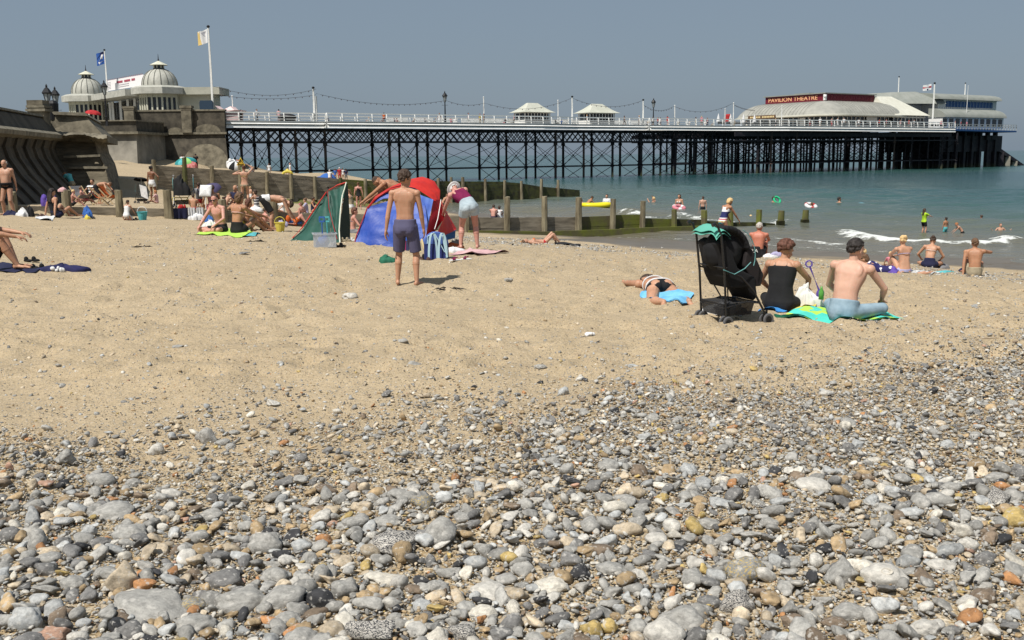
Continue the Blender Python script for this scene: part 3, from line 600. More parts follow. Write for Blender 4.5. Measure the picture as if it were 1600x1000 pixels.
for (x, y, r) in gen[:NB]:
    d = Vector((x, y, gz(x, y)))-Vector((0, 0, CAMZ)); zc = d.dot(cF); px = 800+FPX*d.dot(cR)/zc; py = 500-FPX*d.dot(cU)/zc
    ck = PK[rs.choice(12, p=PW_L)]; kd = rs.choice(['round', 'cut', 'knob', 'cut']); th = r*rs.uniform(.45, .7)
    o = bpy.data.objects.new('stone', SPROT[kd][rs.randint(6)]); COL.objects.link(o); o.location = (x, y, gz(x, y)+th*.45); o.scale = (r, r*rs.uniform(.62, .9), th); o.rotation_euler = (rs.normal(0, .2), rs.normal(0, .2), rs.uniform(0, 3.14))
    o.material_slots[0].link = 'OBJECT'; o.material_slots[0].material = stone_mat(ck); b_, a_ = zone(px, py)
    kn = {'round': 'smooth', 'knob': 'lumpy', 'cut': 'broken'}[kd]; nn = min(NAMED, key=lambda t: (t[0]-px)**2+4*(t[1]-py)**2); dx, dy = px-nn[0], 2*(py-nn[1])
    dd = ('right of' if dx > 0 else 'left of') if abs(dx) > abs(dy) else ('below' if dy > 0 else 'above'); sh_ = nn[6]
    for w_ in (' at ', ' with ', ' on ', ' near ', ' beside ', ' under ', ' below ', ' above ', ' in ', ' cut ', ' left ', ' right ', ' lying ', ' touching ', ' next ', ' between ', ' casting ', ' just ', ' just', ', '): sh_ = sh_.split(w_)[0]
    lb_ = f"{kn} {CN[ck]} flint {dd} the {sh_}"; SEEN[lb_] = SEEN.get(lb_, 0)+1
    if SEEN[lb_] > 1: lb_ = f"{['', '', 'second', 'third', 'fourth', 'fifth', 'sixth', 'seventh'][min(7, SEEN[lb_])]} {lb_}"
    tag(o, ' '.join(lb_.split()[:16]), 'stone', 'large flints lying among the shingle')
# the uncountable rest: stuff
def scatter(n, r0, r1, sub, dens, cw, xr, yr, zk=.3, lift=0.0, avoid=None, name='shingle', tilt=.35, power=1.5):
    rs = np.random.RandomState(int(n)); x = rs.uniform(*xr, n*3); y = rs.uniform(*yr, n*3); d = dens(x, y); ok = (rs.rand(len(x)) < d) & (np.abs(x) < .56*y+1.6)
    x, y = x[ok][:n], y[ok][:n]; r = r0*(r1/r0)**(rs.rand(len(x))**power)
    if avoid is not None and len(avoid):
        cell = {}
        for a, b, q in avoid: cell.setdefault((int(a/.25), int(b/.25)), []).append((a, b, q))
        keep = np.ones(len(x), bool)
        for i in range(len(x)):
            ix, iy = int(x[i]/.25), int(y[i]/.25)
            for u in (-1, 0, 1):
                for v in (-1, 0, 1):
                    for a, b, q in cell.get((ix+u, iy+v), ()):
                        if (x[i]-a)**2+(y[i]-b)**2 < (.56*(q+r[i]))**2: keep[i] = False; break
                if not keep[i]: break
            if keep[i] and r[i] > .018: cell.setdefault((ix, iy), []).append((x[i], y[i], r[i]))
        x, y, r = x[keep], y[keep], r[keep]
    z = gh(x, y)+r*zk+rs.uniform(0, lift, len(x))
    P = np.stack([x, y, z], -1); return P, r, sub, cw, tilt
G = lambda x, y: gravel(x, y)
GL = lambda x, y: gravel(x, y)*np.interp(x, [0, 1.2], [1, .62])*np.interp(y, [3, 5.5], [1, .8])
occ = list(PLACED); bits = []
PM = PW_S*.5+PW_L*.5
for n_, a_, b_, sb, yr, pw in ((700, .040, .062, 3, (2.4, 5.2), 1.0), (5200, .022, .056, 3, (2.3, 5.0), .9), (5600, .020, .042, 2, (5.0, 9), 1.4)):
    q_ = scatter(n_, a_, b_, sb, GL, PM, (-5.5, 5.5), yr, avoid=occ, lift=.016, power=pw); bits.append(q_); occ += [(p[0], p[1], r) for p, r in zip(q_[0], q_[1])]
bits.append(scatter(34000, .010, .021, 2, lambda x, y: G(x, y), PM, (-6, 6), (2.2, 9.8), avoid=occ, lift=.02))
bits.append(scatter(76000, .0045, .011, 1, lambda x, y: np.clip(G(x, y)*1.3+.25*G(x, y-1.2), 0, 1), PW_S, (-6.5, 6.5), (2.3, 10.5), lift=.018, zk=.2))
# thin scatter over the open sand and the tide line
SP = lambda x, y: np.clip(.12+.9*G(x, y-1.3)+.5*G(x, y-2.6)+.3*(vnoise(x, y, 1.6, 51) > .66)+.35*smooth01(1-np.hypot((x+6)/3.4, (y-17)/1.6)), 0, 1)*np.clip(12/y, .15, 1)
bits.append(scatter(24000, .006, .022, 1, SP, PW_S*.5+PW_L*.5, (-15, 13), (6, 26), zk=.1, power=3.2))
bits.append(scatter(900, .02, .04, 2, SP, PW_L, (-14, 12), (6.5, 24), zk=.1, power=2))
SP2 = lambda x, y: np.clip(.25+.9*(vnoise(x, y, 2.4, 61) > .6)*vnoise(x, y, .7, 62)+.9*smooth01(1-np.hypot((x+6)/4, (y-17)/2))+.5*(y < 9), 0, 1)
bits.append(scatter(9500, .010, .032, 1, SP2, PM, (-15, 13), (6.5, 27), zk=.15, power=2.2))
def STR(x, y): return stripe(zg(x, y), x, y)*.95
bits.append(scatter(9000, .02, .06, 1, STR, PW_L, (-2.5, 22), (15, 40), zk=.2, power=1.8))
for k, b_ in enumerate(bits):
    P, r, sub, cw, tl = b_; o = stones_mesh(['cobbles', 'cobbles', 'small_cobbles', 'pebbles', 'fine_shingle', 'sand_gravel', 'sand_pebbles', 'strewn_pebbles', 'tideline_shingle'][k], P, r, sub, cw/cw.sum(), tl)
    tag(o, ['bigger grey cobbles half buried between the largest stones', 'grey flint cobbles packed across the foreground', 'smaller flint cobbles in the upper half of the shingle', 'mixed pebbles filling the gaps between foreground cobbles', 'fine brown and white shingle in the foreground', 'tiny grit specks sprinkled over the open sand', 'stray pebbles sprinkled over the open sand', 'loose patches of small stones strewn over the sand up to the bathers', 'strip of grey shingle along the tide line'][k], 'shingle', kind='stuff')
# ================================================================ materials for built things
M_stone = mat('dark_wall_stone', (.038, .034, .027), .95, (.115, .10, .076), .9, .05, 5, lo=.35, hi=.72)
M_stone2 = mat('lit_wall_stone', (.085, .075, .055), .95, (.21, .185, .135), 1.3, .05, 6)  # wall stone for sunlit faces, their brightness put into the colour
M_cope = mat('coping_stone', (.11, .10, .075), .95, (.24, .215, .16), 2.5, .03, 8)
M_conc = mat('concrete', (.22, .205, .17), .9, (.30, .28, .23), 1.2, .02)
M_wood = mat('groyne_wood', (.14, .12, .09), .92, (.30, .26, .20), 1.2, .03, 14, stretch=(1, 1, 5))
M_woodp = mat('groyne_post', (.10, .08, .05), .92, (.27, .235, .155), 2.2, .04, 8, stretch=(2, 2, .5))
M_algae = mat('algae_wood', (.10, .085, .05), .85, (.135, .15, .025), 1.3, .03, 9, lo=.35, hi=.6)
M_algae2 = mat('algae_dark', (.035, .032, .02), .8, (.09, .095, .03), 2, .03, 9)
M_iron = mat('painted_iron', (.012, .012, .018), .6, (.05, .04, .042), 1.1, lo=.4, hi=.75, zband=(-1.9, -.9, (.05, .055, .03)))
M_rust = mat('rusty_iron', (.10, .065, .05), .8, (.05, .04, .04), 1.5)
M_white = mat('white_paint', (.68, .68, .65), .55, (.78, .78, .76), 1.5)
M_wgrey = mat('grey_paint', (.36, .38, .38), .6, (.42, .44, .44), 1.5)
M_cream = mat('cream_render', (.50, .50, .40), .8, (.56, .55, .45), 1)
M_lead = mat('lead_roof', (.33, .33, .29), .6, (.46, .455, .405), 1.6)
M_ltrf = mat('cream_roof', (.52, .51, .43), .6, (.60, .59, .51), 1)
M_gryrf = mat('grey_roof', (.21, .225, .20), .55, (.27, .28, .255), .6)
M_glass = mat('dark_glass', (.015, .018, .024), .12, spec=.6)
M_maroon = mat('maroon_sign', (.13, .012, .025), .5, (.17, .018, .03), 3)
PI = math.pi
M_gold = mat('gold_letters', (.80, .42, .22), .5)
M_black = mat('black_paint', (.012, .012, .014), .5)
M_blue = mat('blue_paint', (.02, .07, .20), .5)
M_deckb = mat('deck_boards', (.22, .19, .15), .9, (.30, .27, .22), 2)

# ================================================================ near groyne
def on_line(px, A, B):
    k = ray(px, 330); r = k.x/k.y          # X = r*Y (camera column, roll ignored)
    dx, dy = B.x-A.x, B.y-A.y; s = (r*A.y-A.x)/(dx-r*dy); return Vector((A.x+dx*s, A.y+dy*s))
def groyne(name_label, A, B, posts, panels, cat, side=-1, mats=None, pr=.15):
    o0 = on_line(posts[0][0], A, B); g = thing('groyne', name_label, cat, (o0.x, o0.y, gz(o0.x, o0.y)))
    d = (B-A).normalized(); nrm = Vector((d.y, -d.x)); ang = math.atan2(d.y, d.x)
    for px, py, mt in posts:
        p = on_line(px, A, B); q = p+nrm*.22; zt = at_y(px, py, q.y).z; zb = min(gz(p.x, p.y), zt-.5)-.3; b = MB()
        w = pr*random.uniform(.9, 1.15); lean = Vector((random.uniform(-.05, .05), random.uniform(-.05, .05)))
        rows = []; H = zt-zb
        for k in range(9):
            t = k/8; s = w*(1.12-.2*t)*random.uniform(.96, 1.04); ring = []
            for a in range(8):
                an = ang+math.pi/8+a*math.pi/4; ring.append((q.x+lean.x*t+s*math.cos(an), q.y+lean.y*t+s*math.sin(an), zb+H*t+(random.uniform(-.02, .03) if k == 8 else 0)))
            rows.append(ring+[ring[0]])
        b.sheet(rows); b.add([rows[-1][i] for i in range(8)], [tuple(range(8))]); b.build('post', mt, g, world=True, auto=30)
    for (pa, pb, ya, yb, mt) in panels:
        a, c = on_line(pa, A, B), on_line(pb, A, B); za, zc = at_y(pa, ya, a.y).z, at_y(pb, yb, c.y).z; b = MB(); L = (c-a).length; dirv = Vector((c.x-a.x, c.y-a.y, 0))
        bh = .24; n = 9
        for k in range(n):
            off = random.uniform(-.006, .006); z0, z1 = za-k*bh, zc-k*bh
            if max(z0, z1) < min(gz(a.x, a.y), gz(c.x, c.y))-.35: break
            p0 = Vector((a.x, a.y, z0-bh/2)); p1 = Vector((c.x, c.y, z1-bh/2))+dirv*random.uniform(-.01, .0)
            v = []
            for p in (p0, p1):
                for i, j in ((0, -1), (1, -1), (1, 1), (0, 1)): v.append((p.x+nrm.x*(i*.1+off), p.y+nrm.y*(i*.1+off), p.z+j*(bh/2-.002)))
            b.add(v, [(0, 1, 2, 3), (7, 6, 5, 4), (4, 5, 1, 0), (5, 6, 2, 1), (6, 7, 3, 2), (7, 4, 0, 3)])
        b.build('board_panel', mt, g, world=True)
    return g
P_ = M_woodp; Q_ = M_algae
npost = [(20, 300, P_), (104, 297, P_), (186, 297, P_), (262, 297, P_), (345, 312, P_), (425, 308, P_), (502, 312, P_), (585, 316, P_), (660, 312, P_), (724, 308, P_), (788, 308, P_), (847, 307, P_), (900, 309, P_), (953, 311, P_), (999, 314, P_), (1050, 327, Q_), (1097, 329, Q_), (1137, 330, Q_), (1181, 328, Q_)]
npan = [(px0, px1, y0, y1, m_) for px0, px1, y0, y1, m_ in [(-40, 20, 318, 321, M_wood), (20, 104, 321, 323, M_wood), (104, 186, 323, 324, M_wood), (186, 262, 324, 326, M_wood), (262, 345, 326, 328, M_wood), (345, 425, 328, 331, M_wood), (425, 502, 331, 333, M_wood), (502, 585, 333, 335, M_wood), (585, 660, 335, 337, M_wood), (660, 724, 337, 338, M_wood), (724, 788, 339, 340, M_wood), (788, 847, 340, 339, M_wood),
        (847, 900, 339, 339, M_wood), (900, 953, 339, 337, M_algae), (953, 999, 336, 335, M_algae), (999, 1050, 341, 342, M_algae), (1050, 1097, 342, 343, M_algae2), (1097, 1137, 345, 346, M_algae2), (1137, 1181, 347, 347, M_algae2), (1181, 1210, 347, 349, M_algae2)]]
g1 = groyne('nearer timber groyne running into the surf, green with weed at its seaward end', NG0, NG1, npost, npan, 'groyne')
# low walings (the proud lower step) on the near side
b = MB(); d_ = (NG1-NG0).normalized(); nr = Vector((d_.y, -d_.x)); 
for pa, pb, ya, yb in [(724, 860, 360, 362), (860, 960, 361, 358), (960, 1110, 357, 352)]:
    a, c = on_line(pa, NG0, NG1)+nr*.5, on_line(pb, NG0, NG1)+nr*.5; b.beam((a.x, a.y, at_y(pa, ya, a.y).z-.15), (c.x, c.y, at_y(pb, yb, c.y).z-.15), .16, .3)
b.build('waling', M_algae, g1, world=True)
for px, py in ((1220, 329), (1258, 328)):
    p = on_line(px, NG0, NG1); o = thing('groyne_post', 'weedy groyne post standing in the wash beyond the last boards' if px == 1220 else 'lone weedy post standing furthest out in the water', 'post', (p.x, p.y, SEA-.3))
    b = MB(); zt = at_y(px, py, p.y).z-SEA+.3; b.tube([(0, 0, -.5), (0.02, 0, zt*.5), (.04, 0, zt)], [.2, .18, .16], 9); b.build('post', M_algae, o, auto=40)
    b = MB(); b.tube([(0, 0, -.5), (0, 0, .5)], [.26, .235], 9); b.build('weed_skirt', M_algae2, o, auto=40)
# ================================================================ far groyne
fpost = [(243, 250, P_), (290, 246, M_algae2), (333, 259, P_), (376, 257, P_), (417, 268, P_), (455, 272, P_), (492, 276, P_), (531, 278, M_algae2), (570, 280, P_), (608, 279, P_), (646, 279, P_), (683, 279, P_), (703, 277, P_), (722, 277, P_), (757, 280, P_), (786, 282, P_), (813, 283, P_), (843, 280, P_), (870, 281, P_)]
fy = lambda px: float(np.interp(px, [240, 300, 400, 560, 700, 800, 840, 905], [258, 262, 268, 282, 283, 284, 291, 297]))
fx = [240]+[p[0] for p in fpost[1:]]+[905]
fpan = [(a, b_, fy(a), fy(b_), M_wood if b_ < 540 else M_algae if b_ < 700 else M_algae2) for a, b_ in zip(fx, fx[1:])]
g2 = groyne('long timber groyne below the pier with a high landward end and dark weedy seaward end', FG0, FG1, fpost, fpan, 'groyne', pr=.14)
# seaweed skirt at the foot of the landward boards
b = MB(); d_ = (FG1-FG0).normalized(); nr = Vector((d_.y, -d_.x)); rows = []
for k in range(80):
    px = 395+k*4; p = on_line(px, FG0, FG1); z = gz(p.x+nr.x*.8, p.y+nr.y*.8)
    rows.append([(p.x+nr.x*.12, p.y+nr.y*.12, z+.28+random.uniform(-.1, .18)), (p.x+nr.x*.3, p.y+nr.y*.3, z+.2+random.uniform(-.08, .08)), (p.x+nr.x*.9, p.y+nr.y*.9, z-.02)])
w_ = b; w_.sheet(rows); w_.build('weed_bank', M_algae, g2, world=True)

# ================================================================ sea walls
# near sea wall: parapet, overhanging coping and battered buttressed face
W1A, W1B = Vector((-17.5, 22.0)), Vector((-25.6, 56.0))
d1 = (W1B-W1A).normalized(); n1 = Vector((d1.y, -d1.x))   # n1 points seaward (+X)
w1 = thing('sea_wall', 'dark buttressed sea wall with curved ribs rising at the far left', 'sea wall', (-20.6, 40, 0))
def w1p(s, o, z): p = W1A+d1*s+n1*o; return (p.x, p.y, z)
L1 = (W1B-W1A).length
def prof_sweep(mb, prof, s0, s1, caps=True):
    mb.prism([w1p(s0, o, z) for o, z in prof], Vector((d1.x*(s1-s0), d1.y*(s1-s0), 0)), caps)
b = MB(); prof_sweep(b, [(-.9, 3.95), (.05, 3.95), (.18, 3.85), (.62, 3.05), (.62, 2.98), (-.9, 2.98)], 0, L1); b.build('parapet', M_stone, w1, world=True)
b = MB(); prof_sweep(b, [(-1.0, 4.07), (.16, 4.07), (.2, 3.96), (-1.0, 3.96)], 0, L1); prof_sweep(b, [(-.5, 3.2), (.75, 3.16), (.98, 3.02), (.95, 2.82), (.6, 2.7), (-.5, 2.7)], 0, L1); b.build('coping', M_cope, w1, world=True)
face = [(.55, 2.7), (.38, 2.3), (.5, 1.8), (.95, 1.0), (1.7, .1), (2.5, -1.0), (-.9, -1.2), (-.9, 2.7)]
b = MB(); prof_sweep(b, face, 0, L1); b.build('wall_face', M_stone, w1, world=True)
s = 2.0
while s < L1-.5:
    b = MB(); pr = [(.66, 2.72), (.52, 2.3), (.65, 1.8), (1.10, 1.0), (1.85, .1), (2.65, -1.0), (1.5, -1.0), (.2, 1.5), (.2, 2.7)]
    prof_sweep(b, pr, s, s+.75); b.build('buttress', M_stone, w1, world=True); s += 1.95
# bastion: block facing the camera where the wall turns
w2 = thing('sea_wall', 'stone faced bastion of the sea wall with rough overhanging ledge, behind the bathers at the left', 'sea wall', (-25, 56.5, 0))
def w2sec(o, z):   # front outline in px -> world on plane Y ~ 56
    return z
b = MB()
def quad_px(pts, Y): return [at_y(px, py, Y) for px, py in pts]
back = Vector((-26, 58, 0)).normalized()*60; back.z = 0; bk = Vector((-22, 60, 0))
bk = Vector((-.345, 1, 0))*13
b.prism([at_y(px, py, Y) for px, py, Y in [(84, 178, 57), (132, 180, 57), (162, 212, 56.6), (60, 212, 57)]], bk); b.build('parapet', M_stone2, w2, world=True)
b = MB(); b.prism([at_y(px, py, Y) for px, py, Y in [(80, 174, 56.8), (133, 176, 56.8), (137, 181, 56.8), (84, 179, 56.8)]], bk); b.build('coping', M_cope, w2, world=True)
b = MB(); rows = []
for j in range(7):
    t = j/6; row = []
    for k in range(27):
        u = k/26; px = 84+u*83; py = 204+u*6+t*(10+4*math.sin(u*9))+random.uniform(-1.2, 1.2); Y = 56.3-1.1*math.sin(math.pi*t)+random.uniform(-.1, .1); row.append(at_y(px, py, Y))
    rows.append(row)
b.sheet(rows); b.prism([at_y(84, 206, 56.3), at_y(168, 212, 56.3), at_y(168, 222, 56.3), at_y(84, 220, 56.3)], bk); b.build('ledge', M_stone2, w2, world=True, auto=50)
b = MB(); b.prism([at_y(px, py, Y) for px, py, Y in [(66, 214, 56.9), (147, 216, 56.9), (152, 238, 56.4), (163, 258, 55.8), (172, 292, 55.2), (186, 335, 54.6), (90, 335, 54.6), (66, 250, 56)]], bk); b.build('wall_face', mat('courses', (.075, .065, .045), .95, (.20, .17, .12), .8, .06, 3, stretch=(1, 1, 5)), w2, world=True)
b = MB()
for (x0, y0, x1, y1) in [(100, 245, 157, 243), (108, 262, 168, 262)]: b.beam(at_y(x0, y0, 55.7), at_y(x1, y1, 55.7), .12, .12)
b.build('string_course', M_cope, w2, world=True)
w2b = thing('wall_pillar', 'square capped pillar on the sea wall beside the two street lamps', 'pillar', at_y(61, 185, 55))
b = MB(); c = at_y(61, 182, 55); b.box((c.x, c.y, c.z+.1), (.85, .8, 1.5)); b.build('shaft', M_stone2, w2b, world=True)
b = MB(); c = at_y(61, 167, 55); b.box((c.x, c.y, c.z), (.98, .95, .12)); b.box((c.x, c.y, c.z-.18), (1.05, 1.0, .14)); b.build('cap', M_cope, w2b, world=True)
# promenade behind the walls
b = MB(); b.prism([(-18.4, 20, -1), (-27, 57.2, -1), (-51, 120.8, -1), (-120, 120.8, -1), (-120, 20, -1)], (0, 0, 3.96)); o = b.build('promenade', M_conc); tag(o, kind='structure')
# abutment of the pier
ab = thing('pier_abutment', 'weathered stone abutment wall that carries the pier entrance', 'abutment wall', (-45, 131, .5))
XA, XR = -58.0, at_y(352, 213, 131).x
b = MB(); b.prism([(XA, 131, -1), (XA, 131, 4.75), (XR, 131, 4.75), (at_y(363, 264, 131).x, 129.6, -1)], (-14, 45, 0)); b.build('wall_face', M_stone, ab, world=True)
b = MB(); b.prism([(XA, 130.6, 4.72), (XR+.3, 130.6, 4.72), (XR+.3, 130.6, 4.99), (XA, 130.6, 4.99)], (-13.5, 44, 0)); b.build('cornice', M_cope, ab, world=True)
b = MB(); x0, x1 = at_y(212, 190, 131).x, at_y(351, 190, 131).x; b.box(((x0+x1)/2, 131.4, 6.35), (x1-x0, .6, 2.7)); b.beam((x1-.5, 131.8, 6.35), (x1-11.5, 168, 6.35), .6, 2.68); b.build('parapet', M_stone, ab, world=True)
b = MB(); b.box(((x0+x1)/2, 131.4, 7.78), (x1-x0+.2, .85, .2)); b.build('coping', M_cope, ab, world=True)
for px in (204, 293):
    c = at_y(px, 190, 130.9); b = MB(); b.box((c.x, 130.9, 6.5), (1.25, .9, 3.1)); b.box((c.x, 130.9, 8.2), (1.5, 1.1, .3)); b.box((c.x, 130.9, 7.9), (1.35, 1.0, .12)); b.build('pillar', M_stone2, ab, world=True)
for px0, px1 in ((262, 286), (303, 345)):   # sunlit arch shapes, the light put in as paler stone
    b = MB(); c = at_y((px0+px1)/2, 211, 130.95); w = (px1-px0)/FPX*131
    b.prism([(c.x+w/2*math.cos(a), 130.95, 5.02+min(1.0, w*.3)*math.sin(a)) for a in np.linspace(0, math.pi, 13)], (0, .1, 0)); b.build('patch', M_stone2, ab, world=True)
b = MB(); c = at_y(320, 262, 129.6); pts = [(c.x+2.9*math.cos(a), 129.9+.0*a, 1.0+2.5*math.sin(a)) for a in np.linspace(0, math.pi, 15)]
pts = [(x, 130.99-(4.75-z)*.243-.05, z) for x, y, z in pts]+[(c.x-2.9, 129.6, -.3), (c.x+2.9, 129.6, -.3)]; b.prism(pts, (0, .1, 0)); b.build('sunlit_arch', M_stone2, ab, world=True)  # arch of light on the wall, laid on as paler stone
lw = thing('sea_wall', 'lower stepped wall between the bastion and the pier abutment', 'sea wall', (-48, 122, 1))
xl, xr = at_y(120, 195, 121).x, at_y(212, 195, 121).x
b = MB(); b.box(((xl+xr)/2, 126, 5.4), (xr-xl, 9.6, 1.5)); b.build('parapet', M_stone, lw, world=True)
b = MB(); b.box(((xl+xr)/2+.2, 125.6, 4.75), (xr-xl+.5, 10.6, .3)); b.box(((xl+xr)/2, 125.9, 6.2), (xr-xl+.1, 9.9, .14)); b.build('cornice', M_cope, lw, world=True)
b = MB(); b.prism([(xl, 121, 4.6), (xr, 121, 4.6), (xr+.6, 119, -1), (xl, 119, -1)], (0, 10, 0)); b.build('wall_face', mat('pale_render', (.13, .12, .10), .9, (.26, .24, .2), .5, .03), lw, world=True)
fc = MB(); fc.add([(-120, 131.5, 5.02), (XR-.3, 131.5, 5.02), (XR-13, 175, 5.02), (-120, 175, 5.02)], [(0, 1, 2, 3)]); o = fc.build('forecourt', M_conc); tag(o, kind='structure')
FCZ = 5.02
# ================================================================ pier
PU = Vector((.833, .553, 0)).normalized(); PN = Vector((-PU.y, PU.x, 0)); PP0 = Vector((-38.0, 132.5, 0)); DZ = 6.45
def PT(t, n, z): return PP0+PU*t+PN*n+Vector((0, 0, z))
def tpx(px, n=0):
    k = ray(px, 250); r = k.x/k.y; q = PP0+PN*n; return (r*q.y-q.x)/(PU.x-r*PU.y)
pier = thing('pier', 'long pleasure pier on dark iron piles with white railings, reaching out over the sea', 'pier', PT(0, 0, 0))
near = [(352, 0), (513, 0), (513, -1.3), (848, -1.3), (900, 0), (1014, 0), (1014, -.9), (1140, -.9), (1230, -3.4), (1345, -3.4), (1488, -2.2)]
nearT = [(tpx(a, n), n) for a, n in near]; tend = nearT[-1][0]; thead = tpx(1150, 0); tbal = tpx(1562, 2)
poly = nearT+[(tend, 30), (thead, 30), (thead, 8.5), (0, 8.5)]
b = MB(); b.prism([PT(t, n, DZ-.25) for t, n in poly], (0, 0, .25)); b.build('deck', M_deckb, pier, world=True)
def fascia(path, z0, z1, th, out, tl_=0):
    b = MB()
    for (t0, n0), (t1, n1_) in zip(path, path[1:]):
        a, c = PT(t0, n0, 0), PT(t1, n1_, 0); d = (c-a); 
        if d.length < .05: continue
        d.normalize(); o = Vector((d.y, -d.x, 0)); a = a+o*out; c = c+o*out
        b.add([(p.x+o.x*k, p.y+o.y*k, z) for p in (a, c) for k, z in ((0, z0), (th+tl_, z0), (th, z1), (0, z1))], [(0, 1, 2, 3), (7, 6, 5, 4), (4, 5, 1, 0), (5, 6, 2, 1), (6, 7, 3, 2), (7, 4, 0, 3)])
    return b
far = [(0, 8.5), (thead, 8.5), (thead, 30), (tend, 30)]
for z0, z1, ou, mt in ((5.62, 5.95, .10, M_white), (5.95, 6.12, .02, M_wgrey), (6.12, 6.28, .08, M_white), (6.28, 6.40, .02, M_wgrey), (6.40, 6.55, .12, M_wgrey)):
    fascia(nearT, z0, z1, .12, ou, .2 if mt is M_white else 0).build('fascia_board', mt, pier, world=True)  # white boards lean out at the foot, shaped to catch more sun
def railing(path, h=1.15, sp=2.35, step=.0):
    b = MB(); 
    for (t0, n0), (t1, n1_) in zip(path, path[1:]):
        a, c = PT(t0, n0, DZ), PT(t1, n1_, DZ); L = (c-a).length
        if L < .5: continue
        d = (c-a).normalized(); o = Vector((d.y, -d.x, 0)); k = int(L/sp)+1
        for i in range(k+1):
            p = a+d*(L*i/k)+o*.05; b.tube([p+o*.12, p+o*.14+Vector((0, 0, h*.45)), p+o*.05+Vector((0, 0, h*.85)), p-o*.08+Vector((0, 0, h))], .075, 5)
        for z, r in ((h, .085), (h*.62, .045), (h*.3, .045)): b.beam(a+Vector((0, 0, z))+o*(.08 if z < h else -.03), c+Vector((0, 0, z))+o*(.08 if z < h else -.03), r*2, r*2)
    return b
railing(nearT).build('railing', M_white, pier, world=True)
railing([(0, 8.5), (thead, 8.5)]).build('railing', M_white, pier, world=True)
# bench backs along the far rail
b = MB(); t = 24
while t < thead-4:
    if random.random() < .75: b.beam(PT(t, 7.9, DZ+.75), PT(t+3.6, 7.9, DZ+.75), .06, .55); b.beam(PT(t, 7.5, DZ+.45), PT(t+3.6, 7.5, DZ+.45), .5, .06)
    t += 4.4
b.build('bench_row', M_white, pier, world=True)
# lattice girders
def lattice(n, t0, t1, z0=3.75, z1=5.5, sp=1.15, w=.13):
    b = MB(); b.beam(PT(t0, n, z1), PT(t1, n, z1), .3, .22); b.beam(PT(t0, n, z0), PT(t1, n, z0), .3, .22); t = t0
    while t < t1-sp*.5:
        b.beam(PT(t, n-.05, z0), PT(min(t+1.7, t1), n-.05, z1), .05, w); b.beam(PT(t, n+.05, z1), PT(min(t+1.7, t1), n+.05, z0), .05, w); t += sp
    return b
for n, te in ((.9, tpx(1235, 1)), (6.9, tpx(1210, 7))): lattice(n, -.5, te).build('lattice_girder', M_iron, pier, world=True)
b = MB(); t = 0
while t < thead+40:
    b.beam(PT(t, .6, 5.45), PT(t, 8 if t < thead else 29, 5.45), .18, .35); t += 2.4
b.build('cross_joists', M_iron, pier, world=True)
bents = [421, 463, 509, 609, 652, 697, 779, 822, 868, 912, 957, 1002, 1032, 1055, 1084, 1112, 1143]
def pile(t, n, mt=None, r=.19, z1=5.4):
    p = PT(t, n, 0); zb = min(-2.3, zg1(p.x, p.y))-1.0; b = MB(); r *= random.uniform(.88, 1.1)
    b.tube([PT(t, n, zb), PT(t, n, z1)], r, 8); b.tube([PT(t, n, 3.2), PT(t, n, 3.6)], r*1.6, 8); b.tube([PT(t, n, -.45), PT(t, n, -.05)], r*1.5, 8)
    return b.build('pile', mt or (M_rust if random.random() < .18 else M_iron), pier, world=True)
tb = [tpx(p, 1) for p in [378]+bents]
for t in tb:
    for n in (1, 6.7): pile(t, n)
    b = MB()
    for z0, z1 in ((-.25, 3.4), (-2.6, -.25)):
        b.beam(PT(t, 1, z0), PT(t, 6.7, z1), .05, .07); b.beam(PT(t, 1, z1), PT(t, 6.7, z0), .06, .09)
    b.beam(PT(t, 1, -.25), PT(t, 6.7, -.25), .12, .2); b.ell(PT(t, 3.85, 1.57), (.16, .16, .16), n=6, m_=4); b.build('cross_brace', M_iron, pier, world=True)
b = MB()
for i in range(len(tb)-1):
    if tb[i+1]-tb[i] < 11:
        for n in (1, 6.7):
            b.beam(PT(tb[i], n, -.25), PT(tb[i+1], n, -.25), .1, .18)
            b.beam(PT(tb[i], n, 0), PT(tb[i+1], n, 3.4), .04, .06); b.beam(PT(tb[i+1], n, 0), PT(tb[i], n, 3.4), .04, .06)
b.build('side_braces', M_iron, pier, world=True)
# pier head piles
t0 = tpx(1150, 1); k = 0; rest = MB(); hb = MB(); tt = []
tcol = [tpx(px, -1) for px in (1180, 1201, 1217, 1240, 1262, 1292, 1316, 1340, 1366, 1393, 1420, 1446, 1468, 1490)]
for t in tcol:
    for n in (-1.5, 4, 9.5, 15, 21, 27):
        if n < 5: pile(t, n, M_rust if (n < 0 and random.random() < .4) else M_iron, .21, 5.5)
        else:
            rest.tube([PT(t+random.uniform(-.5, .5), n, -4.5), PT(t, n, 5.5)], .2, 7)
    hb.beam(PT(t, -1.5, -.3), PT(t, 27, -.3), .16, .22); hb.beam(PT(t, -1.5, 5.2), PT(t, 27, 5.2), .3, .7)
    for n in (-1.5, 4, 9.5, 15, 21): hb.beam(PT(t, n, 0), PT(t, n+5.5, 3.8), .06, .1); hb.beam(PT(t, n, 3.8), PT(t, n+5.5, 0), .06, .1)
for n in (-1.5, 4, 9.5, 15, 21, 27):
    hb.beam(PT(tcol[0], n, -.3), PT(tcol[-1], n, -.3), .14, .2); hb.beam(PT(tcol[0]-6, n, 5.0), PT(tend, n, 5.0), .3, .7); hb.beam(PT(tcol[0]-6, n, 3.9), PT(tcol[-1], n, 3.9), .14, .2)
    if n < 0:
        t = tcol[2]
        while t < tcol[8]: hb.beam(PT(t, n-.1, 4), PT(t+1.3, n-.1, 4.9), .06, .1); hb.beam(PT(t+1.3, n-.1, 4.9), PT(t+2.6, n-.1, 4), .06, .1); t += 2.6
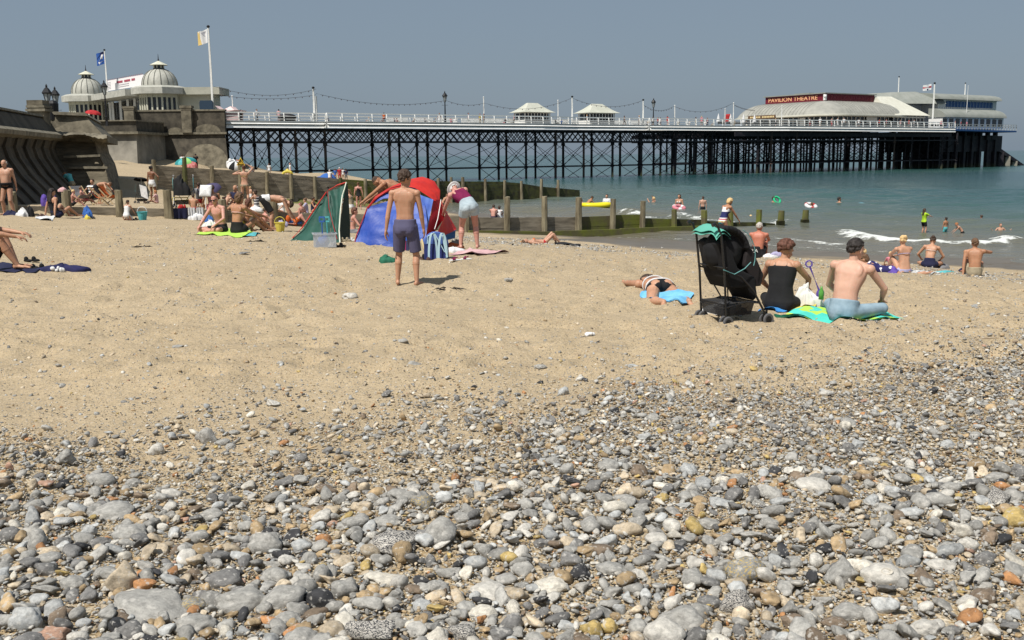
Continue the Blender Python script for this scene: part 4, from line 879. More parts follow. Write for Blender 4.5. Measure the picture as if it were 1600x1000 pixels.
tag(rest.build('pile_cluster', M_iron, pier, world=True), kind='stuff'); hb.build('head_bracing', M_iron, pier, world=True)
tl = tpx(1466, 3)   # massive solid substructure of the boathouse
b = MB()
for t in np.arange(tl, tpx(1545, 6), 3.1):
    for n in (3, 8, 13, 18): b.box(PT(t, n, 1.2), (.8, .8, 9.5), rz=math.atan2(PU.y, PU.x))
b.beam(PT(tl, 10, 3.2), PT(tpx(1545, 6), 10, 3.2), 14, 3.6); b.build('concrete_legs', M_iron, pier, world=True)
# ================================================================ shelters on the pier
def shelter(px, n, label, roofw=6.4):
    t = tpx(px, n); p = PT(t, n, DZ); s = thing('pier_shelter', label, 'shelter', p, math.atan2(PU.y, PU.x), 'shelters on the pier'); W_, D_, H_ = roofw*.78, 3.0, 2.0
    b = MB(); b.box((0, 0, .4), (W_, D_, .8)); b.build('lower_wall', M_white, s)
    b = MB(); b.box((0, 0, 1.35), (W_-.3, D_-.3, 1.1)); b.build('glazing', M_glass, s)
    b = MB()
    for i in range(9):
        for y in (-D_/2, D_/2): b.box((-W_/2+.06+i*(W_-.12)/8, y, 1.35), (.12, .1, 1.3))
    for y in (-1, 0, 1):
        for x in (-1, 1): b.box((x*W_/2, y*D_/2, 1.35), (.1, .12, 1.3))
    b.box((0, 0, 1.98), (W_+.1, D_+.1, .12)); b.build('frame', M_white, s)
    b = MB(); rows = []
    for k in range(9):
        t_ = k/8; f = 1-t_; q = .22+.78*f**1.0; z = H_+.04+1.55*(t_**1.35); a = roofw/2*(.30+.70*f); c = (D_/2+.8)*(.10+.9*f)
        rows.append([(-a, -c, z), (a, -c, z), (a, c, z), (-a, c, z), (-a, -c, z)])
    b.sheet(rows); b.add(rows[-1][:4], [(0, 1, 2, 3)]); b.add(rows[0][:4], [(3, 2, 1, 0)]); b.build('roof', mat('shelter_roof', (.42, .43, .36), .6, (.50, .50, .43), 1), s)
    return s
shelter(832, 5.2, 'pagoda roofed white shelter on the pier, the left and lower looking of two', 6.4)
shelter(932, 3.4, 'pagoda roofed white shelter on the pier, the right and larger looking of two', 6.8)
# ================================================================ theatre
tc0 = tpx(1285, 7)
th = thing('theatre', 'theatre with curved grey roof and dark red lettered band on top, on the pier', 'theatre', PT(tc0, 7, DZ), math.atan2(PU.y, PU.x))
def L(t, n, z): return (t, n, z-DZ)     # local: x along the pier, y away
LT, LN = 16.0, 16.0
def rrect(d, n=10):
    """lantern rectangle grown by d with rounded corners"""
    pts = []
    for cx, cy, a0 in ((0, 0, math.pi), (LT, 0, 1.5*math.pi), (LT, LN, 0), (0, LN, .5*math.pi)):
        for i in range(n+1): a = a0+i/n*math.pi/2; pts.append((cx+d*math.cos(a), cy+d*math.sin(a)))
    return pts
rows = []
for k in range(13):
    a = k/12*math.pi/2; d = 6.0*(.55*math.cos(a)+.45*(1-k/12)) if k < 12 else 0; z = 9.1+2.9*math.sin(a)
    r_ = rrect(d); rows.append([L(x, y, z) for x, y in r_]+[L(*r_[0], z)])
M_tr2 = mat('theatre_roof', (.25, .25, .225), .6, (.33, .325, .29), .7); b = MB(); b.sheet(rows); b.build('curved_roof', M_tr2, th, auto=50)
b = MB(); pf = [(6.0*(.55*math.cos(k/12*PI/2)+.45*(1-k/12)), 9.12+2.9*math.sin(k/12*PI/2)) for k in range(13)]
for x in np.arange(.5, 16, .95): b.tube([L(x, -d-.02, z) for d, z in pf], .045, 4); b.tube([L(-d-.02, x, z) for d, z in pf], .045, 4)
b.build('roof_seams', mat('seam_grey', (.2, .2, .18), .6), th)
b = MB(); r_ = rrect(6.35); r2 = rrect(5.8)
b.sheet([[L(x, y, z) for x, y in q]+[L(*q[0], z)] for q, z in ((rrect(5.2), 8.75), (r_, 8.85), (r_, 9.12), (r2, 9.2))]); b.build('eaves', M_ltrf, th)
b = MB(); q = rrect(4.6); b.sheet([[L(x, y, z) for x, y in q]+[L(*q[0], z)] for z in (DZ, 8.9)]); b.build('walls', M_glass, th)
b = MB(); q = rrect(4.72, 6)
for i in range(len(q)):
    a, c = Vector(q[i]), Vector(q[(i+1) % len(q)]); Ln = (c-a).length; m_ = max(1, int(Ln/1.3))
    for j in range(m_): p = a+(c-a)*(j/m_); b.box(L(p.x, p.y, 7.7), (.14, .14, 2.4))
    for z in (6.75, 8.0, 8.8): b.beam(L(a.x, a.y, z), L(c.x, c.y, z), .12, .14 if z > 7 else .45)
b.build('window_frames', M_white, th)
# solid white panels of the front
b = MB(); b.box(L(9.0, -4.82, 7.7), (3.4, .12, 2.2)); b.box(L(-4.82, 1.5, 7.6), (.12, 1.4, 2.0)); b.build('white_panels', M_white, th)
b = MB(); b.box(L(LT/2, LN/2, 12.75), (LT, LN, 1.55)); b.build('sign_lantern', M_maroon, th)
b = MB(); b.box(L(LT/2, LN/2, 13.62), (LT+.7, LN+.7, .2)); b.box(L(3, 8, 13.9), (1.4, 4, .3)); b.build('lantern_roof', M_gryrf, th)
zt_ = 12.75-DZ
text_part('lettering', 'PAVILION THEATRE', 1.15, M_gold, th, (-.04, LN/2+.5, zt_), (0, -1, 0), width=13.2, serif=True)
text_part('lettering', 'PAVILION THEATRE', 1.15, mat('shaded_letters', (.24, .04, .05), .6), th, (LT/2+.4, -.04, zt_), (1, 0, 0), width=13.2)  # lettering on the shaded side, shade put into its colour
b = MB(); b.box((-.12, -.12, zt_), (.5, .5, 1.2)); b.ell((-.25, -.25, zt_+.2), (.3, .3, .35)); b.build('corner_emblem', M_white, th)
# brown name board over the bar with gold lettering too small to read
b = MB(); b.box((-6.5, 11.0, 8.72-DZ+.35), (.12, 7.6, .75)); b.build('name_board', mat('brown_board', (.13, .08, .05), .6), th)
b = MB()
for i in range(16):
    if i != 7: b.box((-6.58, 14.0-i*.42, 8.72-DZ+.35), (.05, .27, .34))
b.build('name_letters', mat('pale_gold', (.75, .6, .32), .5), th)
# stage block roof
b = MB(); v = [L(16, 0, 13.3), L(21.8, 0, 13.4), L(27, -6.2, 9.15), L(15.2, -6.2, 9.15)]; v2 = [L(16, 16, 13.3), L(21.8, 16, 13.4), L(27, 22, 9.15), L(15.2, 22, 9.15)]
b.add(v+v2, [(0, 1, 2, 3), (7, 6, 5, 4), (0, 4, 5, 1), (1, 5, 6, 2), (3, 7, 4, 0), (2, 6, 7, 3)]); b.build('stage_roof', M_ltrf, th)
b = MB(); b.box(L(21, 7.9, 7.75), (11, 26, 2.6)); b.build('stage_walls', M_glass, th)
b = MB()
for i in range(9): b.box(L(15.8+i*1.3, -5.18, 7.75), (.16, .14, 2.6))
b.box(L(21, -5.18, 6.85), (11, .12, .5)); b.box(L(21, -5.18, 8.8), (11.4, .12, .3)); b.build('stage_frames', M_white, th)
# ================================================================ lifeboat house
n0 = 6.0; ta, tm, tbx = tpx(1398, n0), tpx(1470, n0), tpx(1548, n0)
lb = thing('lifeboat_house', 'grey barrel roofed lifeboat house at the far end of the pier', 'lifeboat house', PT(ta, n0, DZ), math.atan2(PU.y, PU.x)); LL = tbx-ta; LM = tm-ta
def barrel(x0, x1, y0, y1, z0, h, n=14, flat=.0):
    b = MB(); rows = []
    for x in (x0, x1):
        rows.append([(x, y0+(y1-y0)*(.5-.5*math.cos(math.pi*i/n)), z0+h*math.sin(math.pi*i/n)**.75) for i in range(n+1)])
    b.sheet(rows); b.add(rows[0], [tuple(range(n+1))]); b.add(rows[1], [tuple(range(n+1))[::-1]]); return b
barrel(LM-4.5, LL+.8, -1.4, 15, 13.1-DZ, 1.7).build('main_roof', M_gryrf, lb, auto=50)
b = MB(); b.prism([(0, 2.0, 12.0-DZ), (3.2, 4, 14.6-DZ), (LM-4.4, 4.5, 15.0-DZ), (LM-2.0, -1.0, 13.0-DZ), (LM-1.2, -1.3, 12.1-DZ)], (0, 12, 0)); b.build('shore_roof', M_gryrf, lb, auto=40)
b = MB(); b.box(((LM-3+LL)/2, 6.8, (13.1-DZ)/2), (LL-LM+3, 14.6, 13.1-DZ)); b.box((LM/2+1, 8.5, 2.8), (LM-3, 10, 5.6)); b.build('walls', mat('ribbed_white', (.50, .52, .52), .5, (.62, .63, .62), 2.5, stretch=(3, 3, .05)), lb)
b = MB(); b.box((LM+.6+(LL-LM)/2-1.5, -.56, 12.1-DZ), (LL-LM-1.6, .12, 1.3)); b.build('window_band', M_blue, lb)
b = MB(); x = LM+.4
while x < LL-1: b.box((x, -.66, 12.1-DZ), (.12, .1, 1.3)); x += 1.25
b.build('mullions', mat('pale_blue_frame', (.2, .28, .4), .5), lb)
b = MB(); x = LM-2
while x < LL+.1: b.box((x, -.56, 10.2-DZ), (.28, .14, 2.4)); x += .8
b.build('wall_ribs', M_white, lb)
rows = []; b = MB()
for x in (LM-6.5, LL-2.4): rows.append([(x, -.5-4.2*math.sin(math.pi/2*i/8), 9.0-DZ+2.0*math.cos(math.pi/2*i/8)) for i in range(9)])
b.sheet(rows); b.add(rows[1]+[(LL-2.4, -.5, 9-DZ)], [tuple(range(10))]); b.add(rows[0]+[(LM-6.5, -.5, 9-DZ)], [tuple(range(10))[::-1]]); b.build('lean_to_roof', M_gryrf, lb, auto=60)
b = MB(); b.box(((LM-6.3+LL-2.6)/2, -2.3, 1.27), (LL-LM+3.7, 3.5, 2.5)); b.build('lean_to_walls', M_white, lb)
b = MB(); x = LM-5.6
while x < LL-4: b.box((x, -4.08, 1.4), (1.5, .1, 1.7)); x += 2.4
b.build('lean_to_windows', M_glass, lb)
b = MB(); b.box((LM+2.5, -5.2, 1.0), (9, .5, 2.0)); b.build('blue_windbreak', mat('windbreak_blue', (.04, .09, .2), .5), lb) if False else None
# balcony past the deck end
b = MB(); b.prism([PT(tend, -1.6, DZ-.45), PT(tbal, -1.6, DZ-.75), PT(tbal, 14, DZ-.75), PT(tend, 14, DZ-.45)], (0, 0, .35)); b.build('balcony_deck', M_blue, pier, world=True)
b = MB(); t = tend
while t < tbal+.2: b.tube([PT(t, -1.5, DZ-.3), PT(t, -1.5, DZ+.9)], .07, 5); t += 1.1
for z in (.9, .45): b.beam(PT(tend, -1.5, DZ+z), PT(tbal, -1.5, DZ+z), .09, .09); b.beam(PT(tbal, -1.5, DZ+z), PT(tbal, 14, DZ+z), .09, .09)
n = -1.5
while n < 14: b.tube([PT(tbal, n, DZ-.3), PT(tbal, n, DZ+.9)], .07, 5); n += 1.3
b.build('balcony_rail', M_wgrey, pier, world=True)
b = MB(); b.beam(PT(tpx(1530, 4), 4, 4.6), PT(tpx(1546, 4), 4, 4.6), 3, 1.0); b.beam(PT(tpx(1537, 4), 3, 5), PT(tpx(1537, 4), 3, -5), .9, .9); b.build('end_trestle', M_iron, pier, world=True)
sl = thing('slipway', 'dark lifeboat slipway sloping into the sea at the very end of the pier', 'slipway', PT(tpx(1545, 8), 8, -2))
ts, te = tpx(1538, 8), tpx(1590, 8); b = MB(); b.beam(PT(ts, 8, 2.9), PT(te, 8, -2.5), 4.0, .8); b.build('ramp', M_iron, sl, world=True)
for f in (.3, .5, .72):
    t = ts+(te-ts)*f; zt2 = 2.9-5.4*f; b = MB(); b.beam(PT(t, 6.6, zt2), PT(t, 6.6, -4), 1.2, 1.2); b.beam(PT(t, 9.4, zt2), PT(t, 9.4, -4), 1.2, 1.2); b.build('leg', M_conc if f > .4 else M_iron, sl, world=True)
# ================================================================ entrance pavilions with domes
def domed(px, Y, label, wdome, ztop_eave, zdome0, zdome1, lant, wing=None):
    c = at_y(px, 150, Y); g = thing('domed_kiosk', label, 'kiosk', (c.x, Y, FCZ)); r = wdome/2
    N8 = 8
    def octo(rad, z, ph=math.pi/8): return [(rad*math.cos(ph+i*math.pi/4), rad*math.sin(ph+i*math.pi/4), z-FCZ) for i in range(9)]
    b = MB(); b.sheet([octo(r*1.12, FCZ), octo(r*1.12, ztop_eave-1.0)]); b.build('glazed_wall', M_glass, g)
    b = MB()
    for i in range(8):
        a, c2 = Vector(octo(r*1.15, 0)[i]), Vector(octo(r*1.15, 0)[i+1])
        for k in range(3): p = a+(c2-a)*(k/3); b.box((p.x, p.y, (ztop_eave-1-FCZ)/2), (.22, .22, ztop_eave-1-FCZ))
        b.beam((a.x, a.y, .6), (c2.x, c2.y, .6), .1, 1.2); b.beam((a.x, a.y, ztop_eave-1.2-FCZ), (c2.x, c2.y, ztop_eave-1.2-FCZ), .1, .5)
    b.build('frames', M_cream, g)
    b = MB(); b.sheet([octo(r*1.2, ztop_eave-1.02), octo(r*1.62, ztop_eave-1.0), octo(r*1.62, ztop_eave-.15), octo(r*1.35, ztop_eave+.12), octo(.3, ztop_eave+.2)]); b.build('canopy', M_lead, g)
    b = MB(); pr = [(r, ztop_eave+.1), (r*1.0, zdome0)]; H = zdome1-zdome0
    for i in range(1, 13): a = math.pi/2*i/12; pr.append((max(.28*r, r*math.cos(a)**.85), zdome0+H*math.sin(a)))
    b.lathe([(q, z-FCZ) for q, z in pr], n=20); b.build('dome', M_lead, g, smooth=True)
    b = MB()
    for k in range(16):
        a = k/16*2*math.pi; b.tube([((q+.02)*math.cos(a), (q+.02)*math.sin(a), z-FCZ) for q, z in pr[1:-1]], .05, 4)
    b.build('dome_ribs', mat('rib_grey', (.16, .16, .14), .7), g)
    lr = .27*r; b = MB(); b.lathe([(lr*1.25, zdome1-.15-FCZ), (lr*1.25, zdome1+.05-FCZ), (lr, zdome1+.1-FCZ), (lr, zdome1+.5-FCZ)], n=8); b.build('lantern', M_glass, g)
    b = MB()
    for k in range(8): a = k/8*2*math.pi; b.box((lr*1.05*math.cos(a), lr*1.05*math.sin(a), zdome1+.3-FCZ), (.12, .12, .5))
    b.build('lantern_posts', M_cream, g)
    b = MB(); z = zdome1+.5-FCZ; b.lathe([(lr*.9, z-.05), (lr*2.0, z), (lr*1.2, z+.25), (lr*.35, z+.5), (0.02, z+.6)], n=8); b.build('lantern_roof', M_cream, g)
    b = MB(); b.tube([(0, 0, z+.5), (0, 0, z+.8), (0, 0, z+1.5)], [.1, .07, .02], 6); b.ell((0, 0, z+.7), (.12, .12, .14), n=8, m_=6); b.build('finial', M_iron, g)
    return g
ZY = lambda px, py, Y: at_y(px, py, Y).z
kr = domed(251, 142, 'right hand domed pavilion of the pier entrance, beside the tall white flagpole', 4.75, ZY(251, 146.7, 140)+1, ZY(251, 134, 142), ZY(251, 107.6, 142), 1)
kl = domed(137, 158, 'left hand domed pavilion of the pier entrance, behind the stone bastion', 4.65, ZY(137, 158.8, 156)+1, ZY(137, 146.6, 158), ZY(137, 122, 158), 1)
wg = thing('entrance_hall', 'low cream flat roofed hall joining the two domed pavilions of the pier entrance', 'hall', (-50, 146, FCZ))
xa, xb, xc = at_y(276, 150, 142).x, at_y(331, 150, 142).x, at_y(343, 150, 141).x; z0, z1 = ZY(310, 147.4, 141), ZY(310, 136, 141)
b = MB(); b.box(((xa+xb)/2, 144, (FCZ+z0)/2), (xb-xa, 4, z0-FCZ)); b.build('wall', M_cream, wg, world=True)
b = MB(); b.box(((xa-2+xc)/2, 143.5, (z0+z1)/2), (xc-xa+2, 5, z1-z0)); b.build('flat_roof', mat('pale_fascia', (.34, .34, .28), .8, (.42, .41, .34), 1), wg, world=True)
b = MB(); p0, p1 = kl.location, kr.location; c0 = Vector((p0.x+3, p0.y-1, 0)); c1 = Vector((p1.x-3, p1.y+1, 0)); zk = ZY(190, 149, 150); b.beam(c0+Vector((0, 0, zk)), c1+Vector((0, 0, zk-.1)), 4.5, .9); b.build('link_roof', M_lead, wg, world=True)
b = MB(); b.beam(c0+Vector((0, 1.2, 7.7)), c1+Vector((0, 1.2, 7.7)), .3, 4.9); b.build('link_wall', M_glass, wg, world=True)
for k, f in enumerate((.12, .2, .42, .62, .8)):
    b = MB(); p = c0+(c1-c0)*f; b.box((p.x, p.y+.3, FCZ+2.6), (.35, .35, 5.2)); b.build('column', M_white, wg, world=True)
bn = thing('banner', 'white banner board with dark red lettering on the roof between the two domes', 'banner', c0+Vector((0, 0, 11.5)))
a0, a1 = at_y(167, 143, 154.5), at_y(226, 133, 145.5); b = MB(); b.beam(a0+Vector((0, 0, .8)), a1+Vector((0, 0, .72)), .1, 1.5)
b.build('board', mat('banner_white', (.74, .72, .72), .6), bn, world=True)
dv = (a1-a0); up = Vector((0, 0, 1)); dn = dv.normalized(); nf = Vector((dn.y, -dn.x, 0)).normalized()*.07
b = MB(); red = mat('banner_red', (.32, .06, .09), .6)
for w0, w1_ in ((.3, .46), (.50, .66), (.69, .79)):
    n_ = int((w1_-w0)/.022)
    for i in range(n_): f = w0+i*.022; p = a0+dv*f+nf+up*1.05; b.beam(p, p+dn*.28, .02, .3)
b.build('lettering', red, bn, world=True)
b = MB()
for i in range(5): p = a0+dv*.03+nf+up*(.35+i*.22); b.beam(p, p+dn*1.3, .02, .06)
for i in range(2): p = a0+dv*(.35)+nf+up*(.35+i*.28); b.beam(p, p+dn*3.4, .02, .1)
b.build('small_print', mat('banner_grey', (.4, .38, .4), .6), bn, world=True)
b = MB()
for i in range(22): p = a0+dv*(i/22)+up*1.5; b.tube([p, p+up*.2], .06, 5)
b.build('bulbs', mat('bulb_pink', (.5, .3, .32), .4), bn, world=True)
# ================================================================ lamps, masts, flags, light strings
def lamp_post(base, H, label, k=1.0, group=None):
    g = thing('street_lamp', label, 'street lamp', base, group=group)
    b = MB(); b.tube([(0, 0, 0), (0, 0, .9), (0, 0, 1.0), (0, 0, H-1.05*k)], [.11*k, .09*k, .07*k, .05*k], 8); b.tube([(-.3*k, 0, H-1.35*k), (.3*k, 0, H-1.35*k)], .02*k, 5); b.build('post', M_black, g)
    b = MB(); b.lathe([(.08*k, H-1.05*k), (.20*k, H-.5*k)], n=6); b.build('glass', mat('lamp_glass', (.30, .33, .34), .2), g)
    b = MB()
    for i in range(6): a = i*math.pi/3; b.beam((.085*k*math.cos(a), .085*k*math.sin(a), H-1.05*k), (.205*k*math.cos(a), .205*k*math.sin(a), H-.5*k), .02*k, .02*k)
    b.lathe([(.25*k, H-.52*k), (.27*k, H-.46*k), (.13*k, H-.25*k), (.05*k, H-.18*k), (.06*k, H-.1*k), (.01, H)], n=8); b.lathe([(.03*k, H-1.12*k), (.09*k, H-1.03*k)], n=6); b.build('lantern_cap', M_black, g)
    return g
for px, pyt, Y, lb_ in ((72, 131, 62, 'black street lamp beside the square pillar, left of a pair'), (85, 135, 68, 'slimmer black street lamp, right of the pair by the square pillar'), (162, 125, 100, 'black street lamp in front of the left dome')):
    tp = at_y(px, pyt, Y); zb = 3.0 if Y < 90 else 4.9
    lamp_post((tp.x, tp.y, zb), tp.z-zb, lb_, 1.15 if Y < 90 else 1.35)
for px, pyt, n, lb_ in ((697, 142, 5, 'tall black lamp on the pier left of the shelters'), (1020, 153, 6, 'tall black lamp on the pier right of the shelters')):
    t = tpx(px, n); p = PT(t, n, DZ); tp = at_y(px, pyt, p.y); lamp_post(p, tp.z-DZ, lb_, 1.6)
MAST = {}
def mast(px, pyt, n, label, r=.11, mt=None, base=None, name='mast'):
    if base is None: t = tpx(px, n); p = PT(t, n, DZ)
    else: p = base
    tp = at_y(px, pyt, p.y); H = tp.z-p.z; g = thing(name, label, 'pole', p); b = MB(); b.tube([(0, 0, 0), (0, 0, H)], [r, r*.7], 8); b.build('pole', mt or M_white, g); b = MB(); b.ell((0, 0, H), (r*1.3, r*1.3, r*1.1), n=8, m_=5); b.build('cap', M_black if r > .12 else M_white, g)
    MAST[(px, n)] = tp; return tp
side = ['thick white mast at the step in the pier edge', 'white mast between the left end of the pier and the first bend', 'white mast left of the pier shelters', 'short white mast between the two shelters', 'tall white mast just left of the right shelter', 'white mast beside the tall black lamp right of the shelters', 'white mast right of the tall black lamp', 'white mast nearest the theatre terrace', 'short white mast among the folded parasols', 'white mast in front of the theatre name board']
ML = [(494, 137, .2, .16), (368, 150, 7, .09), (757, 152, 6, .1), (872, 157, 6, .1), (894, 151, .2, .15), (1004, 156, .2, .15), (1053, 165, 5, .1), (1144, 161, 1, .1), (1131, 170, 6, .08), (1219, 166, -1, .1)]
for (px, py, n, r), lb_ in zip(ML, side): mast(px, py, n, lb_, r)
b = MB(); t = tpx(497.5, 1.0); b.tube([PT(t, 1.0, DZ), PT(t, 1.0, 10.0)], .14, 6); o = b.build('grey_post', M_wgrey); tag(o, 'grey pole standing directly behind the thick white mast', 'pole')
def light_string(a, c, sag, label):
    g = thing('light_string', label, 'string lights', a); pts = []
    for i in range(25): f = i/24; p = a+(c-a)*f; p = p+Vector((0, 0, -sag*4*f*(1-f))); pts.append(p-a)
    b = MB(); b.tube(pts, .022, 4); b.build('cable', M_iron, g); b = MB(); n = max(6, int((c-a).length/1.0))
    for i in range(1, n): f = i/n; p = (c-a)*f+Vector((0, 0, -sag*4*f*(1-f)-.09)); b.ell(p, (.075, .075, .1), n=5, m_=4)
    b.build('bulbs', mat('dull_bulb', (.10, .09, .10), .4), g)
def S(px, py, n): t = tpx(px, n); return at_y(px, py, PT(t, n, 0).y)
for args in [((334, 135, 4), (494, 139, .2), 1.0, 'upper string of lights from the entrance hall to the thick mast'), ((334, 147, 6), (494, 148, 5), .6, 'lower string of lights from the entrance hall to the thick mast'), ((494, 146, .2), (697, 157, 5), 1.0, 'string of lights from the thick mast to the tall black lamp'),
             ((697, 157, 5), (757, 161, 6), .5, 'short double swag of lights right of the tall black lamp'), ((757, 161, 6), (894, 153, .2), 1.3, 'string of lights passing over the left shelter'), ((894, 153, .2), (1004, 157, .2), 1.2, 'string of lights passing over the right shelter'), ((1004, 163, .2), (1053, 166, 5), .9, 'swag of lights at the second tall black lamp'),
             ((1053, 166, 5), (1144, 162, 1), 1.2, 'string of lights between the last two masts before the theatre'), ((1144, 162, 1), (1180, 172, 10), .3, 'string of lights running from the last mast to the theatre roof')]:
    (p0, y0, n0_), (p1, y1, n1_), sg, lb_ = args; light_string(S(p0, y0, n0_), S(p1, y1, n1_), sg, lb_)
def flag(name, label, px0, py0, w, h, Y, mt, blobs=(), rz=0):
    """flag hanging to the left of its pole in a light breeze"""
    p = at_y(px0, py0, Y); k = Y/FPX; g = thing(name, label, 'flag', p); W_, H_ = w*k, h*k
    def surf(u, v): return (-W_*u, .18*W_*math.sin(u*7+v*1.5)*u**.5, -H_*v-H_*.22*u*u-.1*H_*math.sin(u*3.1))
    b = MB(); rows = [[surf(i/12, j/8) for i in range(13)] for j in range(9)]; b.sheet(rows); rows = [[(x, y+.02, z) for x, y, z in r] for r in rows]; b.sheet(rows); b.build('cloth', mt, g, smooth=True)
    for nm, m2, poly in blobs:
        b = MB(); n = 8; cu = sum(q[0] for q in poly)/len(poly); cv = sum(q[1] for q in poly)/len(poly); pts = []
        for j in range(n+1):
            for q in poly: u = cu+(q[0]-cu)*j/n; v = cv+(q[1]-cv)*j/n; x, y, z = surf(u, v); pts.append((x, y-.015, z))
        m_ = len(poly); f = [(j*m_+i, j*m_+(i+1) % m_, (j+1)*m_+(i+1) % m_, (j+1)*m_+i) for j in range(n) for i in range(m_)]; b.add(pts, f); b.build(nm, m2, g, smooth=True)
    return g
circ = lambda cu, cv, ru, rv: [(cu+ru*math.cos(a), cv+rv*math.sin(a)) for a in np.linspace(0, 2*math.pi, 14)[:-1]]
MW = mat('flag_white', (.70, .70, .70), .8); MBL = mat('flag_blue', (.025, .09, .33), .8); MNV = mat('flag_navy', (.015, .02, .09), .8); MYL = mat('flag_yellow', (.62, .46, .17), .8); MRD = mat('flag_red', (.38, .03, .05), .8)
Y = 150; pb = at_y(168, 145, Y); mast(163.5, 78, None, 'white pole flying the blue flag over the entrance hall', .13, base=Vector((pb.x, Y, 11.0)), name='flagpole')
flag('flag', 'blue flag with a white sail shape flying above the banner', 163.5, 79.5, 14, 18, Y, MBL, [('emblem', MW, [(.2, .2), (.38, .1), (.62, .75), (.9, .95), (.3, .55)]), ('stripe', MNV, [(0, .0), (.5, .0), (.95, .45), (.85, .5), (.4, .08), (0, .1)]), ('wave', MW, [(.15, .72), (.5, .8), (.8, .72), (.6, .95)])])
Y = 131.6; pb = at_y(332, 174, Y); mast(322.5, 41.5, None, 'tall white flagpole at the corner of the pier entrance', .17, base=Vector((at_y(331.5, 150, Y).x, Y, 5.0)), name='flagpole')
flag('flag', 'white flag with a pale yellow fly edge on the tall white flagpole', 323.2, 45, 15, 20, Y, MW, [('yellow_edge', MYL, [(.72, 0), (1, 0), (1, 1), (.55, 1), (.7, .5)]), ('faded_mark', mat('flag_grey', (.42, .42, .46), .8), [(.15, .1), (.3, .3), (.2, .5), (.45, .3), (.6, .15), (.4, .12)])])
tq = tpx(1453.5, 0); p = PT(tq, 0, DZ); mast(1455.5, 130, None, 'white flagpole flying a red and white flag beside the lifeboat house', .2, base=p, name='flagpole')
flag('flag', 'white flag with red cross bars flying by the lifeboat house', 1455.5, 131, 12, 8.5, p.y, MW, [('red_bar', MRD, [(0, .35), (1, .35), (1, .62), (0, .62)]), ('blue_mark', MNV, circ(.5, .85, .1, .14))])
t_ = tpx(1398, 10); mast(1398, 120, None, 'bare white mast between the theatre and the lifeboat house', .14, base=PT(t_, 10, 9.0), name='flagpole')
t_ = tpx(1501, 8); mast(1501.5, 130, None, 'short white mast on the roof of the lifeboat house', .14, base=PT(t_, 8, 13.5), name='flagpole')
t_ = tpx(1505.5, 2); mast(1505.5, 134, None, 'thin white pole with a small dark pennant by the lifeboat house', .06, base=PT(t_, 2, 8.5), name='flagpole')
# ================================================================ people
def V3(*a): return Vector(a)
SKIN = {}
def skin(k):
    c = {'pale': ((.56, .34, .25), (.50, .27, .19)), 'fair': ((.50, .29, .20), (.43, .22, .14)), 'tan': ((.40, .205, .12), (.33, .155, .085)), 'pink': ((.55, .29, .23), (.47, .21, .165)), 'red': ((.46, .17, .11), (.38, .13, .08)), 'brown': ((.22, .10, .06), (.16, .075, .04)), 'warm': ((.47, .26, .165), (.40, .20, .12))}[k]
    return mat('skin_'+k, c[0], .5, tuple(x*.8 for x in c[1]), 4, .005, 35, sss=.12, spec=.3, lo=.4, hi=.75)
HAIRC = {'black': (.014, .011, .01), 'dark': (.03, .018, .012), 'brown': (.07, .038, .02), 'auburn': (.065, .026, .016), 'blond': (.36, .25, .12), 'grey': (.25, .23, .21), 'ginger': (.2, .08, .03)}
def hairm(k): c = HAIRC[k]; return mat('hair_'+k, c, .7, tuple(min(1, x*2.2+.01) for x in c), 45, .006, 90, stretch=(1, 1, .35))
